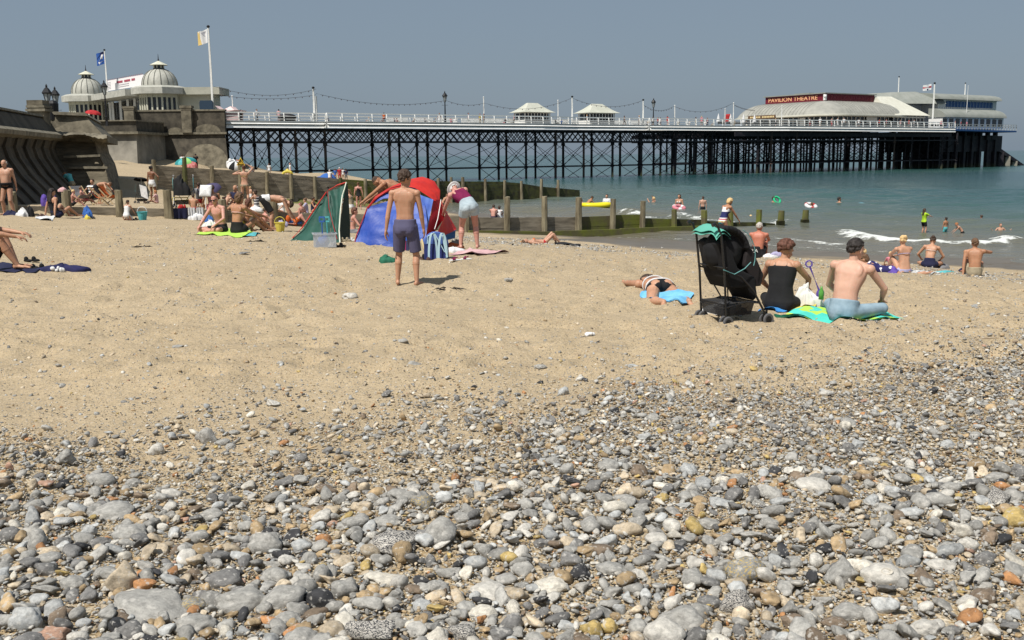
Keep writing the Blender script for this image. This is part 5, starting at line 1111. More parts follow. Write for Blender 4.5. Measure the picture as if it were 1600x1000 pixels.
def cloth(k):
    C_ = {'ringgreen': ((.02, .50, .22), (.03, .42, .2)), 'purple': ((.085, .08, .15), (.115, .11, .19)), 'navy': ((.012, .014, .045), (.025, .028, .07)), 'black': ((.009, .009, .010), (.02, .02, .022)), 'white': ((.72, .72, .72), (.62, .63, .64)), 'paleblue': ((.42, .50, .54), (.33, .41, .46)), 'denim': ((.27, .37, .44), (.16, .25, .33)), 'magenta': ((.20, .012, .07), (.13, .006, .045)), 'teal': ((.02, .20, .22), (.03, .28, .28)), 'red': ((.45, .03, .03), (.33, .02, .03)), 'redpat': ((.35, .05, .05), (.55, .3, .28)), 'pink': ((.60, .22, .26), (.5, .16, .2)), 'palepink': ((.66, .42, .42), (.55, .33, .34)), 'lime': ((.40, .62, .03), (.32, .5, .03)), 'orange': ((.62, .14, .03), (.5, .1, .02)), 'grey': ((.22, .22, .23), (.16, .16, .17)), 'tan': ((.34, .29, .2), (.27, .23, .16)), 'green': ((.02, .12, .07), (.03, .16, .1)), 'yellow': ((.65, .55, .10), (.55, .45, .08)), 'lilac': ((.38, .36, .52), (.3, .28, .44)), 'blue': ((.03, .10, .35), (.05, .16, .45)), 'aqua': ((.10, .42, .45), (.08, .35, .38)), 'brownc': ((.09, .05, .04), (.06, .035, .03)), 'violet': ((.13, .08, .38), (.1, .06, .3))}
    if k == 'stripes' or k == 'swimstripe' or k == 'hawaii' or k == 'check':
        if k in MATS: return MATS[k]
        m = mat(k, (.7, .7, .7), .85, bump=.004, bscale=20); n = m.node_tree; b = n.nodes['Principled BSDF']; tc = n.nodes.new('ShaderNodeTexCoord'); cr = n.nodes.new('ShaderNodeValToRGB')
        cr.color_ramp.interpolation = 'CONSTANT'; e = cr.color_ramp.elements; sep = n.nodes.new('ShaderNodeSeparateXYZ'); n.links.new(tc.outputs['Object'], sep.inputs[0])
        if k == 'stripes':
            w = n.nodes.new('ShaderNodeTexWave'); w.bands_direction = 'Z'; w.inputs['Scale'].default_value = 2.6; n.links.new(tc.outputs['Object'], w.inputs[0]); n.links.new(w.outputs['Fac'], cr.inputs[0]); e[0].color = (.015, .015, .03, 1); e[1].position = .5; e[1].color = (.7, .7, .7, 1)
        elif k == 'hawaii':
            w = n.nodes.new('ShaderNodeTexNoise'); w.inputs['Scale'].default_value = 7; w.inputs['Detail'].default_value = 1.5; n.links.new(tc.outputs['Object'], w.inputs[0]); n.links.new(w.outputs[0], cr.inputs[0]); e[0].color = (.02, .018, .09, 1); e[1].position = .57; e[1].color = (.66, .64, .68, 1)
        elif k == 'check':
            w = n.nodes.new('ShaderNodeTexNoise'); w.inputs['Scale'].default_value = 30; n.links.new(tc.outputs['Object'], w.inputs[0]); n.links.new(w.outputs[0], cr.inputs[0]); e[0].color = (.6, .62, .68, 1); e[1].position = .52; e[1].color = (.2, .22, .4, 1)
        else:   # along the body: turquoise seat, stripes, navy bodice
            mr = n.nodes.new('ShaderNodeMapRange'); mr.inputs[1].default_value = .85; mr.inputs[2].default_value = 1.42; n.links.new(sep.outputs[2], mr.inputs[0]); n.links.new(mr.outputs[0], cr.inputs[0])
            st = [(0, (.05, .3, .42)), (.2, (.62, .55, .2)), (.3, (.7, .7, .7)), (.38, (.4, .03, .05)), (.46, (.7, .7, .7)), (.52, (.02, .025, .10)), (.93, (.7, .7, .7))]
            while len(e) < len(st): e.new(.5)
            for i, (p, c) in enumerate(st): e[i].position = p; e[i].color = (*c, 1)
        n.links.new(cr.outputs[0], b.inputs['Base Color']); return m
    a, c = C_[k]; return mat('cloth_'+k, a, .88, tuple(x*.8 for x in c), 6, .02, 11, lo=.35, hi=.7)

def ik(a, t, l1, l2, pole):
    """two-bone chain: returns middle joint and end joint"""
    d = t-a; L = min(d.length, (l1+l2)*.999); 
    if d.length < 1e-5: d = V3(0, 0, -1)
    u = d.normalized(); x = (l1*l1-l2*l2+L*L)/(2*L); h = math.sqrt(max(0, l1*l1-x*x)); p = Vector(pole); p = p-u*p.dot(u)
    p = p.normalized() if p.length > 1e-4 else frame(u)[0]; return a+u*x+p*h, a+u*L
# poses: local frame, +Y is where the person faces, +X their right hand. lengths in body heights
def base_pose(**k):
    d = dict(P=V3(0, 0, .525), S1=V3(0, -.02, 1), S2=V3(0, .0, 1), R=V3(1, 0, 0), R2=None, H=V3(0, .05, 1), F=None,
             hr=(V3(.17, .02, .46), V3(.3, -1, 0)), hl=(V3(-.17, .02, .46), V3(-.3, -1, 0)), fr=(V3(.075, 0, .04), V3(.1, 1, 0)), fl=(V3(-.075, 0, .04), V3(-.1, 1, 0)), tr=None, tl=None)
    d.update(k); return d
POSES = {
 'stand': base_pose(),
 'stand_relaxed': base_pose(P=V3(.01, 0, .522), S1=V3(.02, -.03, 1), hr=(V3(.18, .05, .47), V3(.4, -1, 0)), hl=(V3(-.17, .03, .45), V3(-.4, -1, 0)), fr=(V3(.10, -.02, .04), V3(.2, 1, 0)), fl=(V3(-.09, .05, .04), V3(-.1, 1, 0))),
 'boy': base_pose(P=V3(0, 0, .522), S1=V3(.0, -.03, 1), S2=V3(0, .03, 1), H=V3(.02, .22, 1), F=V3(.25, 1, -.5), hr=(V3(.150, .07, .475), V3(.8, -1, 0)), hl=(V3(-.165, -.04, .485), V3(-.8, -1, 0)), fr=(V3(.092, -.02, .04), V3(.2, 1, 0)), fl=(V3(-.095, .06, .04), V3(-.15, 1, 0))),
 'walk': base_pose(fr=(V3(.06, .16, .04), V3(0, 1, 0)), fl=(V3(-.05, -.17, .06), V3(0, 1, 0)), P=V3(0, 0, .505), hr=(V3(.16, -.08, .5), V3(.3, -1, 0)), hl=(V3(-.16, .12, .5), V3(-.3, -1, 0))),
 'arms_up': base_pose(hr=(V3(.10, .04, 1.02), V3(1, .1, .2)), hl=(V3(-.14, .08, .86), V3(-1, 0, -.3))),
 'behind_back': base_pose(P=V3(0, 0, .52), S1=V3(0, .03, 1), H=V3(0, .25, 1), F=V3(0, 1, -.7), hr=(V3(.12, -.09, .50), V3(1, -.6, 0)), hl=(V3(-.12, -.09, .50), V3(-1, -.6, 0)), fr=(V3(.095, 0, .04), V3(.1, 1, 0)), fl=(V3(-.095, 0, .04), V3(-.1, 1, 0))),
 'bend': base_pose(P=V3(0, -.06, .50), S1=V3(0, .75, .62), S2=V3(0, 1, .05), H=V3(0, 1, -.2), F=V3(0, .3, -1), hr=(V3(.12, .36, .38), V3(1, -.6, .4)), hl=(V3(-.10, .40, .36), V3(-1, -.6, .4)), fr=(V3(.09, 0, .04), V3(.1, 1, 0)), fl=(V3(-.09, 0, .04), V3(-.1, 1, 0))),
 'bend_deep': base_pose(P=V3(0, -.08, .49), S1=V3(0, .9, .25), S2=V3(0, 1, -.2), H=V3(0, .8, -.7), F=V3(0, 0, -1), hr=(V3(.10, .36, .10), V3(1, -.3, .3)), hl=(V3(-.08, .42, .12), V3(-1, -.3, .3)), fr=(V3(.09, 0, .04), V3(.1, 1, 0)), fl=(V3(-.09, .04, .04), V3(-.1, 1, 0))),
 'lean': base_pose(P=V3(0, -.04, .51), S1=V3(0, .35, 1), S2=V3(0, .75, .75), H=V3(0, .6, .75), F=V3(0, 1, -.35), hr=(V3(.13, .42, .47), V3(1, -.6, 0)), hl=(V3(-.12, .38, .47), V3(-1, -.6, 0))),
 'sit_cross': base_pose(P=V3(0, 0, .055), S1=V3(0, .06, 1), S2=V3(0, .30, 1), H=V3(0, .25, 1), hr=(V3(.15, .24, .10), V3(.8, -1, .3)), hl=(V3(-.15, .24, .12), V3(-.8, -1, .3)), fr=(V3(-.05, .15, .03), V3(1, .42, .10)), fl=(V3(.06, .22, .03), V3(-1, .42, .10)), tr=V3(-1, .25, -.05), tl=V3(1, .3, -.05)),
 'sit_knees': base_pose(P=V3(0, 0, .055), S1=V3(0, -.05, 1), S2=V3(0, .3, 1), H=V3(0, .2, 1), hr=(V3(.04, .30, .22), V3(1, -.3, -.3)), hl=(V3(-.04, .30, .21), V3(-1, -.3, -.3)), fr=(V3(.06, .36, .03), V3(.15, .2, 1)), fl=(V3(-.06, .34, .03), V3(-.15, .2, 1))),
 'sit_legs': base_pose(P=V3(0, 0, .055), S1=V3(0, -.15, 1), S2=V3(0, .2, 1), H=V3(0, .2, 1), hr=(V3(.12, .22, .12), V3(.8, -.8, 0)), hl=(V3(-.12, .24, .12), V3(-.8, -.8, 0)), fr=(V3(.05, .46, .03), V3(.1, 0, 1)), fl=(V3(-.06, .45, .03), V3(-.1, 0, 1))),
 'sit_prop': base_pose(P=V3(0, 0, .055), S1=V3(0, -.35, 1), S2=V3(0, -.05, 1), H=V3(0, .15, 1), hr=(V3(.18, -.16, .02), V3(.5, -1, .2)), hl=(V3(-.17, -.10, .02), V3(-.5, -1, .2)), fr=(V3(.07, .40, .03), V3(.2, 0, 1)), fl=(V3(-.07, .33, .03), V3(-.2, 0, 1))),
 'kneel': base_pose(P=V3(0, -.02, .16), S1=V3(0, .15, 1), S2=V3(0, .35, 1), H=V3(0, .3, 1), hr=(V3(.12, .24, .18), V3(.8, -1, 0)), hl=(V3(-.12, .24, .18), V3(-.8, -1, 0)), fr=(V3(.06, -.08, .04), V3(.1, 1, -.4)), fl=(V3(-.06, -.08, .04), V3(-.1, 1, -.4))),
 'crouch': base_pose(P=V3(0, -.05, .24), S1=V3(0, .6, 1), S2=V3(0, 1, .7), H=V3(0, .6, .7), hr=(V3(.08, .36, .2), V3(1, -.6, 0)), hl=(V3(-.08, .36, .2), V3(-1, -.6, 0)), fr=(V3(.08, .06, .04), V3(.3, 1, .5)), fl=(V3(-.08, -.02, .04), V3(-.3, 1, .5))),
 'prone': base_pose(P=V3(0, 0, .055), S1=V3(0, 1, .02), S2=V3(0, 1, .0), H=V3(.1, 1, .02), F=V3(.8, .3, -.4), hr=(V3(.16, .32, .03), V3(1, -.2, .1)), hl=(V3(-.19, .22, .03), V3(-1, .3, .1)), fr=(V3(.13, -.47, .03), V3(.3, 0, -.3)), fl=(V3(-.12, -.46, .03), V3(-.3, 0, -.3)), tr=V3(.3, -1, -.2), tl=V3(-.3, -1, -.2)),
 'prone_elbows': base_pose(P=V3(0, 0, .05), S1=V3(0, 1, .18), S2=V3(0, 1, .6), H=V3(0, .5, 1), hr=(V3(.08, .46, .03), V3(.6, -.3, -1)), hl=(V3(-.08, .46, .03), V3(-.6, -.3, -1)), fr=(V3(.05, -.46, .05), V3(0, 0, -1)), fl=(V3(-.05, -.45, .05), V3(0, 0, -1)), tr=V3(0, -1, .3), tl=V3(0, -1, .3)),
 'supine': base_pose(P=V3(0, 0, .055), S1=V3(0, -1, .0), S2=V3(0, -1, .03), H=V3(0, -1, .12), F=V3(0, .1, 1), R=V3(1, 0, 0), hr=(V3(.15, .0, .03), V3(1, 0, 0)), hl=(V3(-.15, .0, .03), V3(-1, 0, 0)), fr=(V3(.06, .34, .03), V3(0, .3, 1)), fl=(V3(-.05, .28, .03), V3(0, .3, 1))),
 'supine_flat': base_pose(P=V3(0, 0, .055), S1=V3(0, -1, .0), S2=V3(0, -1, .12), H=V3(0, -1, .3), F=V3(0, .3, 1), hr=(V3(.15, .02, .03), V3(1, 0, 0)), hl=(V3(-.15, .0, .03), V3(-1, 0, 0)), fr=(V3(.06, .46, .04), V3(0, .1, 1)), fl=(V3(-.05, .47, .04), V3(0, .1, 1))),
 'chair': base_pose(P=V3(0, 0, .20), S1=V3(0, -.45, 1), S2=V3(0, -.2, 1), H=V3(0, .05, 1), hr=(V3(.12, .2, .27), V3(.8, -.6, -.3)), hl=(V3(-.12, .2, .27), V3(-.8, -.6, -.3)), fr=(V3(.06, .42, .03), V3(.1, .2, 1)), fl=(V3(-.06, .44, .03), V3(-.1, .2, 1))),
 'float': base_pose(P=V3(0, -.1, -.05), S1=V3(0, .8, .45), S2=V3(0, .7, .6), H=V3(0, .2, 1), hr=(V3(.2, .4, .1), V3(1, 0, -.3)), hl=(V3(-.2, .42, .1), V3(-1, 0, -.3)), fr=(V3(.08, -.55, -.1), V3(0, 0, -1)), fl=(V3(-.08, -.55, -.12), V3(0, 0, -1))),
}
def skeleton(p, H, fem=False, child=False):
    J = {}; P = p['P']*H; S1 = p['S1'].normalized(); S2 = p['S2'].normalized(); Rv = p['R']; Rv = (Rv-S1*Rv.dot(S1)).normalized()
    R2 = p['R2'] or p['R']; R2 = (R2-S2*R2.dot(S2)).normalized()
    sw = (.105 if fem else .118)*H*(0.93 if child else 1); hw = (.056 if fem else .052)*H
    J['P'] = P; J['W'] = P+S1*.125*H; J['C'] = J['W']+S2*.10*H; J['N'] = J['W']+S2*.185*H; J['Rv'] = Rv; J['R2'] = R2; J['F1'] = S1.cross(Rv); J['F2'] = S2.cross(R2); J['S1'] = S1; J['S2'] = S2
    Hd = p['H'].normalized(); hs = 1.22 if child else 1.07; J['Hd'] = Hd; J['hc'] = J['N']+Hd*.094*H*(1.06 if child else 1); J['hs'] = hs
    Ff = p['F'] or (J['F2']+V3(0, 0, -.1)); Ff = (Ff-Hd*Ff.dot(Hd)).normalized(); J['Ff'] = Ff; J['Fr'] = Ff.cross(Hd).normalized()
    ua, fa, th, sh = .172*H, .148*H, .245*H, .235*H
    for s, k in ((1, 'r'), (-1, 'l')):
        sh_ = J['N']-S2*.022*H+R2*sw*s; J['s'+k] = sh_; t, pole = p['h'+k]; J['e'+k], J['w'+k] = ik(sh_, t*H, ua, fa, pole)
        hp = P-S1*.015*H+Rv*hw*s; J['p'+k] = hp; t, pole = p['f'+k]; J['k'+k], J['a'+k] = ik(hp, t*H, th, sh, pole)
        toe = p['t'+k]; 
        if toe is None:
            kf = J['a'+k]-J['k'+k]; toe = J['F1'].copy(); toe.z = 0
            if toe.length < .2: toe = V3(0, 1, 0)
            toe.normalize()
            if abs(kf.normalized().z) < .5: toe = V3(kf.x, kf.y, 0).normalized()*.5+V3(0, 0, .85)
            toe = toe+Rv*.25*s
        J['t'+k] = J['a'+k]+toe.normalized()*.105*H+V3(0, 0, -.02*H if abs(toe.normalized().z) < .3 else 0)
    return J
def trunk_loft(b, J, H, fem, f, k=0.0, t0=0.0, t1=1.0, m_=20):
    """torso as one loft of oval sections; t 0 = crotch, 1 = neck base; k = how far outside the skin"""
    q = H; sw = (J['sr']-J['sl']).length/q
    T = [0, .10, .20, .34, .46, .60, .74, .84, .93, 1.0]
    Wd = [.060, .092, .097, .082, .070, .078, .087, .090, .070, .036] if fem else [.055, .080, .086, .082, .079, .088, .103, .106, .080, .038]
    Dp = [.040, .060, .064, .056, .050, .054, .062, .058, .043, .030] if fem else [.038, .058, .062, .057, .054, .060, .068, .060, .044, .031]
    Of = [-.004, -.012, -.010, 0, .004, .006, .004, -.002, -.008, -.008]
    P0 = J['P']-J['S1']*.055*q; L = [P0, J['P']+J['S1']*.02*q, J['W'], J['C'], J['N']+J['S2']*.012*q]; tt = [0, .26, .48, .74, 1.0]; rows = []; n = 22
    def spine(t):
        i = max(0, min(3, sum(1 for x in tt[1:] if x <= t))); u = (t-tt[i])/(tt[i+1]-tt[i]); a = L[max(i-1, 0)]; p1, p2 = L[i], L[i+1]; d = L[min(i+2, 4)]
        return .5*((2*p1)+(p2-a)*u+(2*a-5*p1+4*p2-d)*u*u+(3*p1-a-3*p2+d)*u*u*u)
    for j in range(m_+1):
        t = t0+(t1-t0)*j/m_; c = spine(t); w = float(np.interp(t, T, Wd)); d = float(np.interp(t, T, Dp)); o = float(np.interp(t, T, Of)); bl = smooth01(np.array((t-.2)/.5)); bl = float(bl)
        X = J['Rv'].lerp(J['R2'], bl).normalized(); Y = J['F1'].lerp(J['F2'], bl).normalized(); g_ = math.exp(-((t-.38)/.2)**2); w *= (.72+.28*f)*(1+(sw/(.21 if fem else .236)-1)*bl) ; d *= (.8+.2*f); fr = max(0, f-1)*.085*g_
        row = []
        for i in range(n):
            a = 2*math.pi*i/n; ca, sa = math.cos(a), math.sin(a); x = (w*q+k*q)*math.copysign(abs(ca)**.88, ca); y = (d*q+k*q+(fr*q if sa > 0 else fr*.15*q))*math.copysign(abs(sa)**.92, sa)+o*q
            if sa < 0 and t > .15: y += .010*q*math.exp(-(ca/.16)**2)*min(1, (t-.15)*5)      # hollow of the spine
            row.append(c+X*x+Y*y)
        rows.append(row+[row[0]])
    o_ = len(b.v); b.sheet(rows); b.add(rows[0][:n], [tuple(range(n))[::-1]]); b.add(rows[-1][:n], [tuple(range(n))])
def body_mesh(J, H, fem, fat=1.0, hands=False, child=False, grip=.35):
    b = MB(); f = fat; q = H; E = b.ell; Cp = b.capsule
    fl = .9 if child else 1
    sw = (J['sr']-J['sl']).length
    trunk_loft(b, J, H, fem, f); a = 1.0 if not child else .95
    for k, s in (('r', 1), ('l', -1)):
        E(J['P']-J['F1']*.030*q+J['Rv']*.038*q*s-J['S1']*.026*q, (.047*q*f**.5, .044*q*f**.5, .052*q), J['Rv'], J['F1'], J['S1'], 12, 8)
        if fem: E(J['C']+J['F2']*.052*q+J['R2']*.042*q*s-J['S2']*.004*q, (.034*q, .032*q, .034*q), J['R2'], J['F2'], J['S2'], 12, 8)
        else: E(J['C']+J['F2']*.034*q+J['R2']*.045*q*s+J['S2']*.01*q, (.048*q, .024*q, .035*q), J['R2'], J['F2'], J['S2'], 12, 8)
        E(J['C']-J['F2']*.040*q+J['R2']*.052*q*s+J['S2']*.03*q, (.040*q, .018*q, .050*q), J['R2'], J['F2'], J['S2'], 12, 8)
        Cp(J['N']+J['S2']*.012*q, J['s'+k]-J['R2']*s*.01*q+J['S2']*.002*q, .030*q, .030*q)
        E(J['s'+k], (.034*q*a*f**.3,)*3, n=12, m_=8)
        Cp(J['s'+k], J['e'+k], .030*q*a*f**.4, .0235*q*a)
        mid = J['e'+k].lerp(J['w'+k], .28); Cp(J['e'+k], mid, .0235*q*a, .0245*q*a); Cp(mid, J['w'+k], .0245*q*a, .0145*q*a)
        Cp(J['p'+k], J['k'+k], .050*q*f**.5*a*(1.06 if fem else 1), .0335*q*a*f**.3)
        kd = (J['a'+k]-J['k'+k]); m2 = J['k'+k]+kd*.3; fw = (J['k'+k]-(J['p'+k]+J['a'+k])*.5); back = -fw.normalized() if fw.length > .03*q else -J['F1']
        Cp(J['k'+k], m2+back*.010*q, .033*q*a, .037*q*a*f**.3); Cp(m2+back*.010*q, J['a'+k], .037*q*a*f**.3, .0195*q*a)
        an, to = J['a'+k], J['t'+k]; fd = (to-an).normalized(); dn = V3(0, 0, -1) if abs(fd.z) < .5 else (kd.normalized()-fd*kd.normalized().dot(fd)).normalized()
        E(an-fd*.02*q+dn*.018*q, (.019*q, .021*q, .021*q), n=10, m_=7); Cp(an+dn*.012*q, to-fd*.015*q+dn*.004*q, .021*q, .016*q, side=fd.cross(dn), k=.8); Cp(to-fd*.03*q, to, .021*q, .016*q, side=fd.cross(dn), k=.55)
        if hands:
            for i in range(5):
                off = fd.cross(dn)*((i-2)*.0085*q); Cp(to+off-fd*abs(i-1.5)*.003*q, to+off+fd*(.014-.002*i)*q, .0062*q, .0052*q, 6)
        # hand
        wr = J['w'+k]; fd2 = (wr-J['e'+k]).normalized(); side = (J['F2'] if abs(fd2.dot(J['F2'])) < .8 else J['R2']); side = (side-fd2*side.dot(fd2)).normalized(); nrm = fd2.cross(side).normalized()
        if (nrm.dot(J['R2'])*s) > 0: nrm = -nrm          # palm side
        pc = wr+fd2*.027*q; E(pc, (.0235*q*a, .0125*q, .033*q), side, nrm, fd2, 10, 8)
        if hands:
            for i in range(4):
                o = side*((1.5-i)*.0112*q); L = (.040, .046, .043, .034)[i]*q; r = .0058*q; p0 = pc+fd2*.026*q+o; d1 = (fd2+nrm*grip).normalized(); p1 = p0+d1*L*.5; d2 = (fd2+nrm*grip*2.6).normalized(); p2 = p1+d2*L*.5
                Cp(p0-fd2*.01*q, p1, r*1.1, r, 8); Cp(p1, p2, r, r*.8, 8)
            p0 = wr+fd2*.012*q+side*.018*q; p1 = p0+(fd2*.75+side*.6+nrm*.35).normalized()*.026*q; p2 = p1+(fd2+side*.1+nrm*.5).normalized()*.024*q; Cp(p0, p1, .0085*q, .0072*q, 8); Cp(p1, p2, .0072*q, .0058*q, 8)
        else:
            Cp(pc+fd2*.02*q, pc+(fd2+nrm*.4).normalized()*.068*q, .016*q, .009*q, side=side, k=.6); Cp(wr+fd2*.01*q+side*.014*q, wr+fd2*.035*q+side*.03*q, .008*q, .006*q, 8)
    # neck and head
    hs = J['hs']; hc = J['hc']; X, Y, Z = J['Fr'], J['Ff'], J['Hd']
    Cp(J['N']-J['S2']*.02*q, hc-Z*.03*q-Y*.008*q, (.036 if not fem else .030)*q*a, (.031 if not fem else .027)*q*a)
    E(hc+Z*.014*q*hs-Y*.006*q, (.0425*q*hs, .053*q*hs, .051*q*hs), X, Y, Z, 18, 12)
    E(hc-Z*.022*q*hs+Y*.012*q*hs, (.034*q*hs, .038*q*hs, .040*q*hs), X, Y, Z, 16, 10)
    E(hc-Z*.050*q*hs+Y*.030*q*hs, (.018*q*hs, .014*q*hs, .012*q*hs), X, Y, Z, 10, 7)
    Cp(hc+Z*.004*q+Y*.048*q*hs, hc-Z*.016*q*hs+Y*.058*q*hs, .005*q*hs, .0085*q*hs, 8)
    for s in (1, -1):
        E(hc+X*.043*q*hs*s-Y*.002*q-Z*.006*q, (.005*q*hs, .011*q*hs, .018*q*hs), X, Y, Z, 8, 6)
        E(hc+X*.017*q*hs*s+Y*.043*q*hs+Z*.012*q, (.012*q*hs, .008*q*hs, .006*q*hs), X, Y, Z, 8, 6)
    return b
def hair_mesh(J, H, st, rs):
    q = H*J['hs']; hc = J['hc']; X, Y, Z = J['Fr'], J['Ff'], J['Hd']; b = MB(); c = hc+Z*.016*q-Y*.008*q
    def cap(k, low, front, n=90, r=.011):
        for _ in range(n):
            a = rs.uniform(0, 2*math.pi); t = rs.uniform(low, 1.45); x = math.cos(t)*math.cos(a); y = math.cos(t)*math.sin(a); z = math.sin(t)
            if y > front+(z-.3)*.9 and z < .75: continue
            if z < -.85+1.0*max(0, y+.3): continue
            p = c+X*(x*.0435*q*k)+Y*(y*.054*q*k)+Z*(z*.051*q*k); b.ell(p, (r*q*rs.uniform(.7, 1.2),)*3, n=7, m_=5)
        b.ell(c+Z*.010*q-Y*.006*q, (.0425*q*k, .050*q*k, .046*q*k), X, Y, Z, 14, 9)
    if st == 'short': cap(1.03, -1.05, .30, 230, .0085)
    elif st == 'crew': cap(.98, -.75, .25, 150, .0055)
    elif st == 'bob': cap(1.08, -.9, .2, 130, .013); b.ell(c-Z*.03*q-Y*.02*q, (.048*q, .042*q, .045*q), X, Y, Z, 12, 8)
    elif st == 'curly':
        cap(1.13, -.5, .25, 150, .016)
    elif st in ('long', 'pony', 'bun'):
        cap(1.05, -.6, .2, 110, .010)
        if st == 'long':
            for i in range(26): o = X*rs.uniform(-.04, .04)*q; b.capsule(c-Y*.035*q+o, c-Y*.055*q-Z*rs.uniform(.10, .19)*q+o*1.25, .016*q, .008*q, 7)
        elif st == 'pony':
            b.capsule(c-Y*.055*q-Z*.0*q, c-Y*.075*q-Z*.09*q, .016*q, .010*q, 8)
        else: b.ell(c-Y*.055*q+Z*.03*q, (.026*q,)*3, n=10, m_=8)
    elif st == 'fringe':    # balding: ring of hair
        for _ in range(60):
            a = rs.uniform(math.pi*.95, math.pi*2.05); b.ell(c+X*(math.cos(a)*.042*q)+Y*(math.sin(a)*.052*q)+Z*rs.uniform(-.03, .012)*q, (.008*q,)*3, n=6, m_=4)
    return b
def clothes_mesh(J, H, kind, fem, fat, g=.006, child=False):
    """garment shell around the parts it covers; g = looseness in body heights"""
    q = H; f = fat; b = MB(); E = b.ell; Cp = b.capsule; sw = (J['sr']-J['sl']).length; pw = .094 if fem else .083; wst = .066 if fem else .073
    def pelvis(k=g, top=.36):
        trunk_loft(b, J, H, fem, f, k, 0, top, 10)
        for s in (1, -1): E(J['P']-J['F1']*.028*q+J['Rv']*.036*q*s-J['S1']*.026*q, (.047*q*f**.5+k*q*.7, .042*q*f**.5+k*q, .052*q+k*q*.7), J['Rv'], J['F1'], J['S1'], 12, 8)
    def leg(frac, k, hem):
        for s in 'rl':
            a, e = J['p'+s], J['k'+s]; fr = min(frac, 1); end = a.lerp(e, fr); r0 = (.050*f**.5)*q*(1.06 if fem else 1)+k*q; r1 = r0*(1-fr)+(.0335*q*f**.3+hem*q)*fr; Cp(a, end, r0, max(r1, .0), 14, flat=frac <= 1)
            if frac > 1: m2 = e+(J['a'+s]-e)*(frac-1); Cp(e, m2, .036*q+hem*q, (.034-.012*(frac-1))*q+hem*q, 14, flat=True)
    def tl(t0, t1, k=g):
        trunk_loft(b, J, H, fem, f, k, t0, t1)
        if fem and t0 < .7 < t1:
            for s in (1, -1): E(J['C']+J['F2']*.052*q+J['R2']*.042*q*s-J['S2']*.004*q, (.034*q+k*q,)*3, J['R2'], J['F2'], J['S2'], 12, 8)
    def straps(r=.0045, wd=.045):
        for s in (1, -1):
            pts = []; 
            for i in range(9):
                a = -.15*math.pi+1.3*math.pi*i/8; pts.append(J['C']+J['S2']*(.035*q+.062*q*math.sin(a) if 0 < i < 8 else .02*q)+J['F2']*(.062*q*math.cos(a))+J['R2']*(wd*q*s))
            b.tube(pts, r*q, 6)
    if kind == 'shorts': pelvis(g+.004); leg(.62, g+.002, .012)
    elif kind == 'longshorts': pelvis(g+.005); leg(.86, g+.004, .018)
    elif kind == 'hotpants': pelvis(g+.003, .42); leg(.36, g, .016)
    elif kind == 'briefs': pelvis(.003, .22); leg(.10, .003, .004)
    elif kind == 'trousers': pelvis(g+.003); leg(1.8, g+.001, .006)
    elif kind == 'skirt': pelvis(g); 
    elif kind == 'bikini_top':
        n = 22; pts = [J['C']-J['S2']*.012*q+J['R2']*(sw*.425*math.cos(a))+J['F2']*((.070 if fem else .064)*q*math.sin(a)) for a in [2*math.pi*i/n for i in range(n+1)]]
        b.tube(pts, .0075*q, 6)
        if fem:
            for s in (1, -1): E(J['C']+J['F2']*.058*q+J['R2']*.042*q*s-J['S2']*.004*q, (.031*q, .031*q, .030*q), J['R2'], J['F2'], J['S2'], 12, 8)
        straps(.004)
    elif kind == 'vest': tl(.28, .84); straps(.006)
    elif kind == 'long_vest': tl(.0, .84, g+.003); pelvis(g+.003); straps(.005)
    elif kind == 'swimsuit': tl(.0, .84, .0035); pelvis(.0035); straps(.005)
    elif kind == 'tshirt':
        tl(.14, .99, g+.003)
        for k, s in (('r', 1), ('l', -1)):
            Cp(J['N']+J['S2']*.004*q, J['s'+k], .032*q, .036*q); E(J['s'+k], (.040*q,)*3, n=12, m_=8); Cp(J['s'+k], J['s'+k].lerp(J['e'+k], .6), .038*q, .036*q, 12, flat=True)
    elif kind == 'dress':
        tl(0, .86, g+.006); pelvis(g+.008); straps(.008)
        if abs(J['kr'].z-J['P'].z) > .15*q and J['kr'].z < J['P'].z: Cp(J['P'], (J['kr']+J['kl'])*.5+V3(0, 0, .04*q), .09*q, .11*q, 16, flat=True)
        else: E(J['P']+V3(0, .03*q, -.02*q), (.17*q, .17*q, .05*q), n=16, m_=8)
    elif kind == 'waistband': tl(.24, .36, g+.010)
    elif kind == 'broadband': tl(.10, .40, g+.017)
    return b
PCOUNT = [0]
